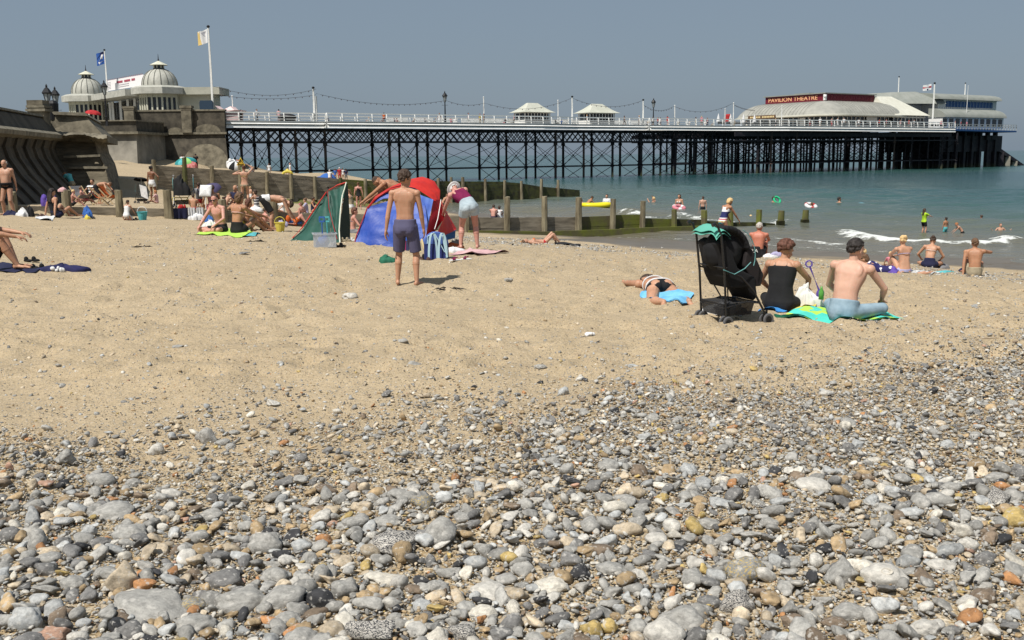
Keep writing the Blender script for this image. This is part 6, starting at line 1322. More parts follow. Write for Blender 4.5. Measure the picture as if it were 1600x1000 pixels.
def person(label, px=None, py=None, ppx=None, pose='stand', frac=1.0, rot=0, skin_='fair', hair=('short', 'brown'), wear=(), fem=False, fat=1.0, child=False, hands=False, at=None, H=None, group=None, tweak=None, extra=None, sink=0.0, lift=0.0, sea=False, glasses=False, vox=None, grip=.35):
    """px,py: image point the person rests on; ppx: height in image pixels that is 'frac' of the body height"""
    PCOUNT[0] += 1; rs = random.Random(PCOUNT[0]*7)
    loc = at if at is not None else (at_z(px, py, SEA) if sea else gpt(px, py))
    if at is None and not sea: loc = Vector((loc.x, loc.y, gz(loc.x, loc.y)))
    if H is None: H = min(2.0, ppx*loc.y/FPX/frac)
    p = dict(POSES[pose]); 
    if tweak: p.update(tweak)
    J = skeleton(p, H, fem, child); g = thing('person', label, 'person', (loc.x, loc.y, loc.z-sink+lift), rot, group); D = loc.y
    far = D > 75; v = vox or max(.0085, min(.02, D*.00055)); 
    if hands: v = max(.0048, .0044*H/1.0)*.9
    bm_ = body_mesh(J, H, fem, fat, hands, child, grip); o = bm_.build('body', skin(skin_), g, smooth=True)
    if not far: soft(o, v, 4 if not hands else 5, .5)
    if hair:
        hm = hair_mesh(J, H, hair[0], rs); o = hm.build('hair', hairm(hair[1]), g, smooth=True)
        if not far: soft(o, max(v*.8, .006), 1)
    for w in wear:
        kind, col = w[0], w[1]; gg = w[2] if len(w) > 2 else .006
        if kind in ('cap', 'sunhat'):
            q = H*J['hs']; c = J['hc']+J['Hd']*.022*q; X, Y, Z = J['Fr'], J['Ff'], J['Hd']; m_ = MB()
            if kind == 'cap': m_.ell(c, (.047*q, .058*q, .050*q), X, Y, Z, 16, 10); m_.ell(c+Y*.065*q-Z*.0*q, (.038*q, .045*q, .006*q), X, Y, Z, 12, 6)
            else: m_.ell(c+Z*.008*q, (.056*q, .066*q, .060*q), X, Y, Z, 16, 10); m_.ell(c-Z*.004*q, (.085*q, .098*q, .010*q), X, Y, (Z+Y*.1), 20, 6)
            o = m_.build('cap' if kind == 'cap' else 'sun_hat', cloth(col), g, smooth=True)
            if not far: soft(o, .009 if D < 35 else .014, 1)
            continue
        nm = {'shorts': 'shorts', 'longshorts': 'shorts', 'hotpants': 'shorts', 'briefs': 'swimming_briefs', 'trousers': 'trousers', 'bikini_top': 'bikini_top', 'vest': 'vest', 'long_vest': 'vest', 'swimsuit': 'swimsuit', 'tshirt': 'shirt', 'dress': 'dress', 'waistband': 'waistband', 'broadband': 'waistband', 'skirt': 'skirt'}[kind]
        o = clothes_mesh(J, H, kind, fem, fat, gg, child).build(nm, cloth(col), g, smooth=True)
        if not far: soft(o, v*.95 if not hands else .008, 4 if not hands else 8)
    if glasses:
        q = H; hc = J['hc']; X, Y, Z = J['Fr'], J['Ff'], J['Hd']; m_ = MB()
        for s in (1, -1): m_.ell(hc+X*.019*q*s+Y*.052*q+Z*.004*q, (.017*q, .006*q, .011*q), X, Y, Z, 10, 6); m_.beam(hc+X*.036*q*s+Y*.044*q+Z*.006*q, hc+X*.044*q*s-Y*.002*q+Z*.002*q, .004*q, .004*q)
        m_.beam(hc+X*.03*q+Y*.052*q+Z*.008*q, hc-X*.03*q+Y*.052*q+Z*.008*q, .006*q, .006*q); m_.build('sunglasses', M_black, g)
    g['_H'] = H; del g['_H']; return g, J, H
PI = math.pi
ROT = lambda deg: R(deg)      # 0 = faces away from the camera, 180 = faces it, 90 = faces left, -90 = faces right
P = person
# ---- nearest people
boy = P('boy seen from behind in purple shorts standing with arms at his sides, watching the tent', 636, 447, 179, 'boy', 1.0, ROT(-6), 'warm', ('short', 'dark'), [('longshorts', 'purple', .012)], child=True, hands=True, fat=.95)
P('woman bending forward in pale blue shorts and magenta vest, white hat on her head', 733, 392, 104, tweak=dict(P=V3(0, -.04, .50), S1=V3(-.25, .5, .7), S2=V3(-.5, .7, .42), H=V3(-.3, .9, .25), F=V3(-.2, .4, -1), hr=(V3(.02, .42, .40), V3(1, -.3, 0)), hl=(V3(-.32, .30, .36), V3(-1, -.2, .3)), fr=(V3(.10, 0, .04), V3(.1, 1, 0)), fl=(V3(-.10, .03, .04), V3(-.1, 1, 0))), pose='bend', frac=.80, rot=ROT(4), skin_='pink', hair=('crew', 'brown'), wear=[('vest', 'magenta', .008), ('hotpants', 'paleblue', .010), ('sunhat', 'white')], fem=True, fat=1.25, hands=True)
pt = gy(612, 20.6)
P('sunburnt man with cropped hair leaning over the back of the blue tent', at=Vector((pt.x, 20.9, gz(pt.x, 20.9))), H=1.80, tweak=dict(P=V3(.0, -.14, .53), S1=V3(0, .5, .95), S2=V3(0, 1, .42), H=V3(0, 1, .12), F=V3(0, .8, -.8), hr=(V3(.06, .40, .46), V3(1, -.3, -.2)), hl=(V3(-.12, .36, .48), V3(-1, -.3, -.6))), pose='lean', rot=ROT(78), skin_='tan', hair=('crew', 'dark'), wear=[('shorts', 'navy')], hands=True)
P('shirtless man in faded jeans sitting cross legged on a green and turquoise towel', 1318, 506, 128, 'sit_cross', .53, ROT(-38), 'pale', ('short', 'black'), [('trousers', 'denim', .010)], hands=True, tweak=dict(H=V3(.1, .18, 1), F=V3(.55, 1, -.25), S1=V3(0, .14, 1), S2=V3(.08, .46, 1), hr=(V3(.15, .28, .10), V3(1, -.5, 0)), hl=(V3(-.10, .26, .10), V3(-1, -.4, 0))), grip=.6)
P('woman with short auburn hair in a black strappy top sitting beside the pushchair', 1218, 486, 108, 'sit_cross', .53, ROT(-30), 'warm', ('curly', 'auburn'), [('long_vest', 'black', .012), ('trousers', 'black', .01)], fem=True, fat=1.3, hands=True, tweak=dict(H=V3(.15, .35, 1), F=V3(.7, 1, -.6), hr=(V3(.14, .28, .14), V3(1, -.5, 0))))
P('sunbather lying face down on a blue towel with feet towards us, black and white bikini', 1048, 468, None, 'prone', at=Vector((gpt(1045, 474).x, 12.0, gz(gpt(1045, 474).x, 12.0))), H=1.65, rot=ROT(4), skin_='warm', hair=('bob', 'dark'), wear=[('briefs', 'black'), ('bikini_top', 'white'), ('waistband', 'white')], fem=True, hands=True, fat=1.15, tweak=dict(H=V3(.1, 1, -.05), hl=(V3(-.16, .60, .03), V3(-1, .1, .1)), hr=(V3(.10, .60, .03), V3(1, .1, .1)), fl=(V3(-.08, -.47, .03), V3(-.3, 0, -.3)), fr=(V3(.10, -.46, .03), V3(.3, 0, -.3))))
lm = gpt(-12, 428)
P('man sitting at the left edge, only his forearm, knee and black shorts in view', at=Vector((lm.x-.18, lm.y+.25, gz(lm.x, lm.y))), H=1.80, pose='sit_knees', rot=ROT(-82), skin_='warm', hair=('short', 'dark'), wear=[('longshorts', 'black', .012), ('vest', 'navy')], hands=True, fat=1.2, tweak=dict(P=V3(0, -.02, .065), S1=V3(0, -.3, 1), S2=V3(0, .1, 1), hr=(V3(.06, .35, .25), V3(1, 0, -.6)), hl=(V3(-.04, .34, .28), V3(-1, .0, -.6)), fr=(V3(.06, .25, .035), V3(.1, .5, 1)), fl=(V3(-.05, .21, .035), V3(-.1, .5, 1))), grip=.5)
# ---- right hand middle distance
P('woman in orange bikini sunbathing on her back with knees raised, dark towel by her feet', 843, 382, None, 'supine', at=gpt(850, 382), H=1.62, rot=ROT(-82), skin_='fair', hair=('bob', 'brown'), wear=[('bikini_top', 'orange'), ('briefs', 'red')], fem=True)
P('sunburnt man in a white cap sitting with a black bag behind him', 1184, 403, 49, 'sit_knees', .48, ROT(-25), 'red', ('short', 'grey'), [('cap', 'white'), ('shorts', 'black')], fat=1.15)
P('toddler walking naked to the waist towards the water, seen from behind', 1172, 372, 36, 'walk', 1.0, ROT(10), 'warm', ('short', 'blond'), [('shorts', 'tan')], child=True, fat=1.1)
P('fair haired woman in striped swimsuit stooping behind the pushchair', 1131, 385, 80, 'lean', .86, ROT(-62), 'tan', ('bob', 'blond'), [('swimsuit', 'swimstripe')], fem=True, fat=1.1, tweak=dict(S1=V3(0, .25, 1), S2=V3(0, .45, 1), hr=(V3(.12, .34, .42), V3(1, -.6, 0)), hl=(V3(-.12, .28, .44), V3(-1, -.6, 0))))
P('blonde woman with hair tied up sitting in a lilac bikini, back to us', 1412, 426, 54, 'sit_knees', .49, ROT(8), 'warm', ('bun', 'blond'), [('bikini_top', 'lilac'), ('briefs', 'lilac')], fem=True)
P('person in navy white flowered shirt lying on one side, legs stretched to the right', 1392, 429, None, at=gpt(1390, 429), H=1.66, pose='prone_elbows', rot=ROT(62), skin_='warm', hair=('bob', 'brown'), wear=[('tshirt', 'hawaii', .012), ('hotpants', 'violet')], fem=True, tweak=dict(hr=(V3(.08, .40, .03), V3(.6, -.3, -1)), S2=V3(0, 1, .35), H=V3(0, .8, .9)))
P('dark haired woman in white bikini top and navy shorts leaning over her towel', 1452, 420, 45, 'sit_cross', .48, ROT(-25), 'warm', ('bun', 'dark'), [('bikini_top', 'white'), ('hotpants', 'navy')], fem=True, tweak=dict(S2=V3(.1, .5, 1), H=V3(.1, .5, 1)))
P('bare backed man in sand coloured shorts sitting apart on the right', 1522, 430, 55, 'sit_knees', .50, ROT(-12), 'tan', ('short', 'brown'), [('shorts', 'tan')], tweak=dict(R2=V3(1, -.2, 0), hr=(V3(.2, .28, .30), V3(1, -.2, 0)), hl=(V3(-.16, -.05, .03), V3(-1, -.5, 0)), fr=(V3(.14, .40, .03), V3(.3, 0, 1))))
P('small fair haired child half hidden behind the shirtless man in jeans', 1350, 423, 34, 'sit_legs', .54, ROT(30), 'fair', ('short', 'blond'), [('tshirt', 'grey')], child=True)
P('toddler in bright pink sitting just left of the blonde woman in lilac', 1391, 421, 27, 'sit_legs', .54, ROT(0), 'fair', ('short', 'blond'), [('tshirt', 'pink')], child=True)
# ---- left: by the groyne and sea wall
P('bald bare chested older man in black trunks standing, hands behind his back', 15, 338, 86, 'behind_back', 1.0, ROT(172), 'fair', ('fringe', 'grey'), [('briefs', 'black', .008), ('waistband', 'black')], fat=1.35, vox=.012)
P('woman with black hair and black vest sitting by the groyne, back to us', 88, 342, 43, 'sit_prop', .50, ROT(-30), 'warm', ('long', 'black'), [('long_vest', 'black'), ('hotpants', 'navy')], fem=True)
P('boy in grey shirt and teal shorts lounging against the foot of the sea wall', 48, 318, None, 'sit_prop', at=gpt(48, 317), H=1.6, rot=ROT(-80), skin_='brown', hair=('bob', 'black'), wear=[('tshirt', 'grey'), ('shorts', 'teal')], tweak=dict(fr=(V3(.07, .46, .05), V3(.2, 0, 1)), fl=(V3(-.07, .40, .05), V3(-.2, 0, 1))))
P('dark haired girl in a white dress sitting by a turquoise bucket, back to us', 199, 344, 31, 'kneel', .62, ROT(-15), 'fair', ('pony', 'dark'), [('dress', 'white')], fem=True)
P('child in pale turquoise top bending down beside the sea wall', 112, 312, 40, 'bend', .80, ROT(70), 'warm', ('short', 'ginger'), [('tshirt', 'aqua'), ('shorts', 'tan')], child=True, tweak=dict(S1=V3(0, .35, 1), S2=V3(0, .6, 1)))
P('person in black and white striped top sitting against the bastion', 143, 317, 38, 'chair', .68, ROT(160), 'warm', ('short', 'dark'), [('tshirt', 'stripes'), ('shorts', 'black')])
P('bare backed man in black shorts bending double in front of the bastion', 156, 319, 41, 'bend', .78, ROT(-84), 'warm', ('short', 'brown'), [('longshorts', 'black')])
P('sunbather in a low deckchair with legs out, right of the tall groyne post', 132, 321, 26, 'chair', .62, ROT(-60), 'pink', ('short', 'brown'), [('shorts', 'redpat')])
P('pale legged person sitting behind the tall groyne post', 113, 322, 24, 'sit_knees', .50, ROT(-70), 'pink', ('short', 'blond'), [('shorts', 'black')])
P('dark skinned woman in a white bikini standing beside a black parasol', 239, 315, 54, 'stand_relaxed', 1.0, ROT(-20), 'brown', ('bun', 'black'), [('bikini_top', 'white'), ('hotpants', 'white')], fem=True, tweak=dict(hr=(V3(.16, .08, .62), V3(1, -.5, 0))))
P('child in pale pink sitting at the feet of the woman in the white bikini', 245, 318, 20, 'sit_legs', .53, ROT(90), 'fair', ('short', 'ginger'), [('tshirt', 'palepink')], child=True)
P('woman in a lime bikini standing with her arms raised, back to us', 384, 322, 61, 'arms_up', 1.0, ROT(12), 'fair', ('bun', 'auburn'), [('bikini_top', 'lime'), ('briefs', 'tan')], fem=True)
P('balding man in a navy shirt sitting and looking down', 371, 328, 38, 'sit_legs', .52, ROT(160), 'warm', ('fringe', 'grey'), [('tshirt', 'navy'), ('shorts', 'navy')], fat=1.3)
P('person in red patterned clothes sitting with a bare back beside the white parasol', 333, 330, 40, 'sit_legs', .52, ROT(35), 'tan', ('short', 'dark'), [('shorts', 'redpat', .015), ('vest', 'redpat')], tweak=dict(S2=V3(.1, .3, 1)))
P('person in blue grey shirt sitting behind the white parasol', 312, 325, 36, 'chair', .62, ROT(20), 'fair', ('short', 'dark'), [('tshirt', 'grey'), ('shorts', 'red')])
P('pale person bent low between the white parasol and the man in navy', 352, 328, 27, 'sit_knees', .46, ROT(-20), 'fair', ('short', 'brown'), [('shorts', 'tan')], tweak=dict(S2=V3(0, .8, 1), H=V3(0, 1, .3)))
P('dark haired woman in black and white sitting right of the woman in lime', 401, 328, 29, 'sit_legs', .5, ROT(60), 'fair', ('bob', 'dark'), [('swimsuit', 'stripes')], fem=True)
P('fair child standing just behind the dark haired woman in black and white', 392, 318, 26, 'stand', 1, ROT(150), 'fair', ('short', 'blond'), [('shorts', 'white')], child=True)
P('man in sunglasses sitting facing us next to a woman with a bare back', 346, 364, 57, 'sit_cross', .5, ROT(148), 'pink', ('crew', 'dark'), [('shorts', 'black')], glasses=True, vox=.011, tweak=dict(F=V3(-.2, 1, -.1)))
P('woman with short brown hair and bare back sitting on a lime towel', 372, 367, 58, 'sit_knees', .49, ROT(-28), 'tan', ('bob', 'brown'), [('bikini_top', 'palepink'), ('hotpants', 'black')], fem=True, vox=.011, tweak=dict(fr=(V3(.10, .40, .03), V3(.3, .2, 1)), hr=(V3(.12, .34, .14), V3(1, -.3, 0))))
P('woman in turquoise bikini with raised knees behind the bare backed woman', 388, 361, 42, 'sit_knees', .46, ROT(-55), 'tan', ('bob', 'auburn'), [('bikini_top', 'teal'), ('briefs', 'teal')], fem=True, tweak=dict(S1=V3(0, -.3, 1)))
P('man in black shorts with a white waistband bending over on straight legs', 424, 362, 60, 'bend_deep', .62, ROT(-74), 'fair', ('short', 'dark'), [('longshorts', 'black', .014), ('broadband', 'white')], vox=.011)
P('rosy person sitting on the sand behind the legs of the bending man', 414, 357, 30, 'sit_legs', .5, ROT(-50), 'pink', ('short', 'dark'), [('shorts', 'black')])
P('person with dark hair sitting beyond the bending man, close to the weed', 441, 334, 24, 'sit_legs', .5, ROT(140), 'fair', ('bob', 'black'), [('tshirt', 'white')])
P('woman in a pink cap and red bikini leaning back on the sand', 470, 345, 27, 'sit_prop', .5, ROT(60), 'pink', ('short', 'brown'), [('cap', 'pink'), ('bikini_top', 'red'), ('briefs', 'red')], fem=True)
P('bare shouldered person sitting behind the woman in the pink cap', 479, 336, 24, 'sit_legs', .5, ROT(100), 'fair', ('bun', 'brown'), [('tshirt', 'lilac')], fem=True)
P('person stretched out low in front of the woman with the pink cap', 458, 352, None, at=gpt(460, 352), H=1.6, pose='supine', rot=ROT(-95), skin_='pink', hair=('short', 'brown'), wear=[('shorts', 'orange')])
P('girl in white trousers crouching in the gap between the two tents', 549, 326, 38, 'sit_knees', .5, ROT(70), 'fair', ('pony', 'brown'), [('vest', 'tan'), ('trousers', 'white')], fem=True)
P('girl standing with her back to us in the gap between the two tents', 561, 328, 42, 'stand', 1, ROT(10), 'pink', ('bun', 'brown'), [('swimsuit', 'black')], fem=True)
P('red haired woman in a lilac bikini sitting between the green and the blue tent', 553, 368, 40, 'sit_legs', .5, ROT(-80), 'pink', ('bob', 'auburn'), [('bikini_top', 'lilac'), ('trousers', 'grey')], fem=True)
P('person in pale top sitting hidden behind the back of the bending man', 431, 330, 24, 'sit_legs', .5, ROT(30), 'fair', ('short', 'dark'), [('tshirt', 'white')])
P('dark haired person sitting against the weed, last one before the green tent', 489, 331, 22, 'sit_legs', .5, ROT(-100), 'tan', ('bob', 'dark'), [('swimsuit', 'navy')], fem=True)
P('bare backed person crouching right beside the double buggy', 303, 329, 24, 'sit_legs', .5, ROT(10), 'warm', ('short', 'dark'), [('shorts', 'red')])
# beyond the near groyne
P('bare backed man sitting at the water line beside a companion in white', 771, 343, 22, 'sit_knees', .5, ROT(-10), 'pink', ('short', 'dark'), [('shorts', 'navy')])
P('person in a white shirt sitting at the water line beside the bare backed man', 780, 343, 20, 'sit_knees', .5, ROT(-10), 'fair', ('bob', 'dark'), [('tshirt', 'white'), ('shorts', 'white')], fem=True)
P('woman in a black bikini bending at the water edge, seen past the red tent', 693, 336, 30, 'lean', .85, ROT(-60), 'warm', ('bun', 'brown'), [('bikini_top', 'black'), ('briefs', 'black')], fem=True)
P('child sitting by the water just left of the woman in the black bikini', 686, 333, 16, 'sit_legs', .53, ROT(-60), 'warm', ('short', 'blond'), [('tshirt', 'white')], child=True)
# ---- in the sea (feet under water)
def swim(label, px, py, ppx, frac, pose='stand', rot=0, **k):
    l = at_z(px, py, SEA); H = ppx*l.y/FPX/frac; P(label, at=Vector((l.x, l.y, SEA)), H=H, pose=pose, rot=ROT(rot), sink=(H*(1-frac) if pose in ('stand', 'lean', 'walk', 'stand_relaxed', 'crouch') else 0), **k)
swim('bare backed man in dark shorts standing in the water beside the yellow dinghy', 918, 325, 22, .55, 'lean', -70, skin_='tan', hair=('short', 'dark'), wear=[('longshorts', 'navy')])
swim('person in a white shirt standing at the right end of the yellow dinghy', 948, 323, 19, .45, 'stand', 150, skin_='fair', hair=('short', 'dark'), wear=[('tshirt', 'white')])
swim('child standing in the water left of the yellow dinghy', 909, 325, 13, .5, 'stand', -60, skin_='fair', hair=('short', 'brown'), child=True)
swim('woman sitting in a pink swimming ring on the breaking wave', 1061, 325, 21, .45, 'stand', 150, skin_='warm', hair=('long', 'dark'), wear=[('bikini_top', 'white')], fem=True)
swim('pale man in dark shorts standing thigh deep with his back to us', 1098, 328, 21, .56, 'stand', 5, skin_='pale', hair=('short', 'dark'), wear=[('shorts', 'black')], fat=1.15)
swim('swimmer with only head and waving arms above the water', 1021, 315, 7, .16, 'stand', 60, skin_='fair', hair=('short', 'blond'), tweak=dict(hr=(V3(.2, .1, .98), V3(1, 0, -.3)), hl=(V3(-.25, .1, .9), V3(-1, 0, -.3))))
swim('dark haired child holding a green swimming ring', 1209, 317, 9, .22, 'stand', -80, skin_='warm', hair=('short', 'dark'), child=True)
swim('child floating on a red and white ring far out', 1268, 324, 7, .2, 'stand', 20, skin_='fair', hair=('short', 'brown'), child=True)
swim('dark haired swimmer pushing a blue lilo', 1311, 321, 13, .26, 'stand', -80, skin_='warm', hair=('short', 'black'), wear=[('swimsuit', 'black')], tweak=dict(hr=(V3(.14, .3, .78), V3(1, 0, -.3)), hl=(V3(-.1, .3, .78), V3(-1, 0, -.3))))
swim('girl with long brown hair in a lime tunic wading and holding out a hand', 1443, 362, 36, .84, 'stand', -70, skin_='fair', hair=('long', 'dark'), wear=[('tshirt', 'lime', .012), ('shorts', 'black')], fem=True, tweak=dict(hr=(V3(.1, .28, .70), V3(1, -.5, -.3)), hl=(V3(-.1, .26, .68), V3(-1, -.5, -.3))))
swim('child in turquoise trunks standing in the shallows, back to us', 1477, 361, 21, .6, 'stand', 20, skin_='tan', hair=('short', 'black'), wear=[('shorts', 'aqua')], child=True)
swim('boy in black shorts crouching in the shallows', 1502, 366, 21, .55, 'lean', 75, skin_='fair', hair=('short', 'ginger'), wear=[('shorts', 'black')], child=True)
swim('swimmer in a red top far out on the right', 1533, 346, 10, .25, 'stand', 10, skin_='fair', hair=('short', 'dark'), wear=[('tshirt', 'red')])
swim('swimmer with outstretched arms in front of the wave at the right', 1563, 360, 11, .26, 'stand', 185, skin_='fair', hair=('crew', 'brown'), tweak=dict(hr=(V3(.36, .05, .78), V3(0, 0, -1)), hl=(V3(-.36, .05, .77), V3(0, 0, -1))))
swim('bather sitting low in the water by the end of the far groyne', 871, 297, 8, .28, 'stand', 40, skin_='tan', hair=('short', 'brown'))
# ---- beyond the far groyne
def beyond(label, px, Y, ppx, py, pose='stand', frac=1.0, **k):
    q = at_y(px, py, Y); P(label, at=Vector((q.x, Y, q.z)), H=ppx*Y/FPX/frac, pose=pose, **k)
beyond('person in white behind the green parasol below the abutment', 286, 96, 24, 266, skin_='fair', hair=('short', 'dark'), wear=[('tshirt', 'white')])
beyond('person in black standing right of the green parasol', 307, 96, 25, 266, skin_='warm', hair=('short', 'black'), wear=[('tshirt', 'black'), ('trousers', 'black')])
beyond('person in grey sitting under the pier piles', 393, 95, 14, 273, 'sit_knees', .5, skin_='pink', hair=('short', 'grey'), wear=[('tshirt', 'grey')])
beyond('person in a white shirt leaning on the groyne below the pier', 421, 92, 20, 276, skin_='fair', hair=('short', 'brown'), wear=[('tshirt', 'white'), ('shorts', 'white')])
beyond('child climbing about the yellow inflatable below the pier', 449, 90, 12, 274, 'crouch', .6, skin_='fair', hair=('short', 'dark'), wear=[('tshirt', 'yellow')], child=True)
beyond('person in pink and white standing behind the yellow inflatable', 454, 93, 22, 277, skin_='pink', hair=('short', 'brown'), wear=[('tshirt', 'white')], rot=2)
beyond('person in white cap and red top beside the low blue tent', 531, 88, 22, 284, skin_='fair', hair=None, wear=[('cap', 'white'), ('tshirt', 'red'), ('trousers', 'red')])
beyond('person in white standing behind the one in red, by the blue beach tent', 536, 90, 20, 283, skin_='fair', hair=('short', 'brown'), wear=[('tshirt', 'white')])
beyond('person in navy at the right of the group by the blue beach tent', 541, 89, 20, 284, skin_='warm', hair=('short', 'black'), wear=[('tshirt', 'navy'), ('trousers', 'grey')])
beyond('person in pale blue just left of the one in the white cap and red top', 524, 90, 19, 283, skin_='pink', hair=('short', 'brown'), wear=[('tshirt', 'blue')])
beyond('person in a white cap sitting on the blue beach tent below the pier', 515, 89, 12, 278, 'sit_knees', .5, skin_='fair', hair=None, wear=[('cap', 'white'), ('tshirt', 'white')])
# ---- on the pier
PIERP = [(380, 5, 'dark', 'black', 'black', 'stand', 1, 'person in black at the left end of the pier beside the pink stall'), (405, 2, 'black', 'white', 'black', 'walk', 1, 'person in a white top and black trousers walking the left end of the pier'), (439, 2, 'black', 'palepink', 'grey', 'stand', 1, 'person in a pink top standing left of the black bench on the pier'),
 (515, 5, 'black', 'navy', 'black', 'chair', .8, 'person seated just right of the thick white mast on the pier'), (577, 4, 'blond', 'white', 'white', 'chair', .8, 'person in white seated alone on the pier between the mast and the tall lamp'), (602, 5, 'dark', 'orange', 'navy', 'stand', .95, 'person in an orange top on the pier left of the tall lamp'), (599, 6.5, 'black', 'navy', 'navy', 'chair', .8, 'person in navy next to the orange top on the pier'),
 (619, 6, 'black', 'navy', 'black', 'chair', .8, 'left one of two dark haired people seated on a pier bench'), (623, 6, 'dark', 'redpat', 'black', 'chair', .8, 'right one of two dark haired people seated on a pier bench'), (648, 6, 'black', 'black', 'black', 'chair', .8, 'person in black lounging on a pier bench left of the tall lamp'), (666, 6, 'dark', 'grey', 'black', 'chair', .8, 'person in grey on a pier bench close left of the tall lamp'), (681, 6, 'black', 'white', 'navy', 'chair', .8, 'person seated in white beside the pale shirted man at the tall lamp'),
 (688, 5, 'dark', 'white', 'white', 'stand', 1, 'tall person in a white shirt standing just left of the tall lamp'), (706, 3, 'dark', 'pink', 'black', 'chair', .8, 'person in pink seated just right of the tall lamp'), (711, 3, 'brown', 'white', 'white', 'chair', .8, 'person in white seated second right of the tall lamp'), (733, 3, 'black', 'lilac', 'black', 'stand', 1, 'person in lilac with black trousers standing between the tall lamp and the white mast'),
 (751, 3, 'dark', 'yellow', 'tan', 'stand', .95, 'left one of a couple in pale yellow on the pier left of the shelters'), (757, 5, 'black', 'tan', 'tan', 'stand', 1, 'right one of a couple in pale yellow on the pier left of the shelters'), (790, 2, 'brown', 'brownc', 'pink', 'chair', .8, 'person seated with a pink bag left of the left shelter'), (804, 3, 'brown', 'palepink', 'black', 'stand', .9, 'person in pink standing at the left wall of the left shelter'), (877, 4, 'black', 'blue', 'navy', 'chair', .85, 'person in blue seated between the two shelters'), (869, 4, 'black', 'black', 'black', 'chair', .85, 'dark figure seated beside the short mast between the shelters'),
 (917, 1, 'blond', 'white', 'tan', 'stand', .95, 'person in a white top in front of the right shelter'), (975, 3, 'black', 'brownc', 'black', 'walk', 1, 'dark clothed person walking just right of the right shelter'), (998, 2, 'blond', 'white', 'grey', 'stand', 1, 'person in a white top left of the mast beside the second tall lamp'), (1012, 3, 'blond', 'tan', 'black', 'chair', .9, 'person in cream seated left of the second tall lamp'), (1019, 3, 'brown', 'white', 'black', 'stand', .9, 'person in white right under the second tall lamp'), (1027, 3, 'dark', 'red', 'navy', 'stand', .9, 'person in red just right of the second tall lamp'),
 (1031, 4, 'dark', 'white', 'navy', 'stand', .9, 'person in white beside the one in red near the second tall lamp'), (1042, 2, 'auburn', 'red', 'palepink', 'stand', 1, 'person in a red hat and pink, alone between the lamp and the next mast'), (1059, 2, 'brown', 'tan', 'tan', 'chair', .8, 'person sitting low just right of the mast after the second tall lamp'), (1076, 2, 'blond', 'white', 'white', 'chair', .8, 'person in white sitting on the pier left of the terrace'), (1086, 4, 'dark', 'tan', 'black', 'stand', 1, 'person in tan standing left of the terrace parasols'), (1095, 4, 'blond', 'pink', 'tan', 'stand', 1.1, 'tall bare shouldered person standing left of the terrace parasols'),
 (1104, 4, 'dark', 'palepink', 'navy', 'stand', .95, 'person in pale pink standing left of the terrace parasols'), (1101, 1, 'brown', 'white', 'navy', 'chair', .8, 'person seated in front by the rail left of the terrace parasols'), (1113, 1, 'brown', 'white', 'tan', 'chair', .8, 'person in white seated at the rail just left of the first parasol'), (1130, 2, 'grey', 'white', 'black', 'stand', .95, 'person in white and black between the first and second parasols'), (1146, 0, 'blond', 'tan', 'tan', 'chair', .85, 'person in cream seated under the second parasol'), (1165, 1, 'blond', 'white', 'tan', 'chair', .85, 'person in white seated left of the third parasol'),
 (1210, -.5, 'blond', 'white', 'white', 'stand', .85, 'person in white in front of the brown name board'), (1263, -2, 'brown', 'white', 'red', 'stand', .95, 'first white clad person from the left in front of the theatre windows'), (1279, -2, 'grey', 'white', 'tan', 'stand', 1, 'second white clad person from the left before the theatre windows'), (1297, -2, 'dark', 'palepink', 'red', 'stand', .95, 'third person from the left before the theatre windows, in pale pink'), (1306, -2, 'brown', 'white', 'white', 'stand', 1, 'fourth person from the left before the theatre windows'), (1316, -2, 'grey', 'white', 'black', 'stand', 1, 'fifth person from the left before the theatre windows'),
 (1339, -2, 'dark', 'white', 'grey', 'stand', .95, 'person in white near the white panel of the theatre'), (1371, -2.5, 'dark', 'red', 'black', 'stand', .95, 'person in red just right of the white theatre panel'), (1382, -2.5, 'brown', 'pink', 'tan', 'stand', .95, 'person in pink right of the white theatre panel'), (1404, -2.3, 'brown', 'palepink', 'white', 'stand', .9, 'person in pale pink under the cream stage roof'), (1417, -2.2, 'dark', 'red', 'grey', 'stand', .95, 'person in red under the cream stage roof'), (1425, -2.2, 'brown', 'white', 'grey', 'stand', .95, 'person in white under the cream stage roof'),
 (1467, -1.2, 'brown', 'pink', 'white', 'stand', .95, 'person in pink by the lifeboat house flagpole'), (1489, -.5, 'brown', 'palepink', 'tan', 'stand', .95, 'left one of the people on the balcony beside the lifeboat house'), (1498, -.5, 'dark', 'red', 'white', 'stand', .9, 'person in red on the balcony beside the lifeboat house'), (1507, -.5, 'brown', 'pink', 'tan', 'stand', .9, 'right one of the people on the balcony beside the lifeboat house')]
for px, n, hc_, top, bot, ps, sc_, lb_ in PIERP:
    t = tpx(px, n); q = PT(t, n, DZ+.0); dz = .0 if ps != 'chair' else .0
    P(lb_, at=q, H=1.74*sc_, pose=ps, rot=random.uniform(-3, 3), skin_=random.choice(['fair', 'warm', 'pink', 'tan']), hair=('short', hc_), wear=[('tshirt', top, .01), ('trousers' if ps != 'walk' else 'trousers', bot, .008)], group='people strolling and sitting on the pier')
P('person in a white sun hat and cream shirt leaning on the forecourt wall', at=Vector((at_y(213, 190, 128).x, 131.9, 5.2)), H=1.75, pose='stand', rot=3, skin_='tan', hair=None, wear=[('sunhat', 'white'), ('tshirt', 'tan'), ('trousers', 'tan')])
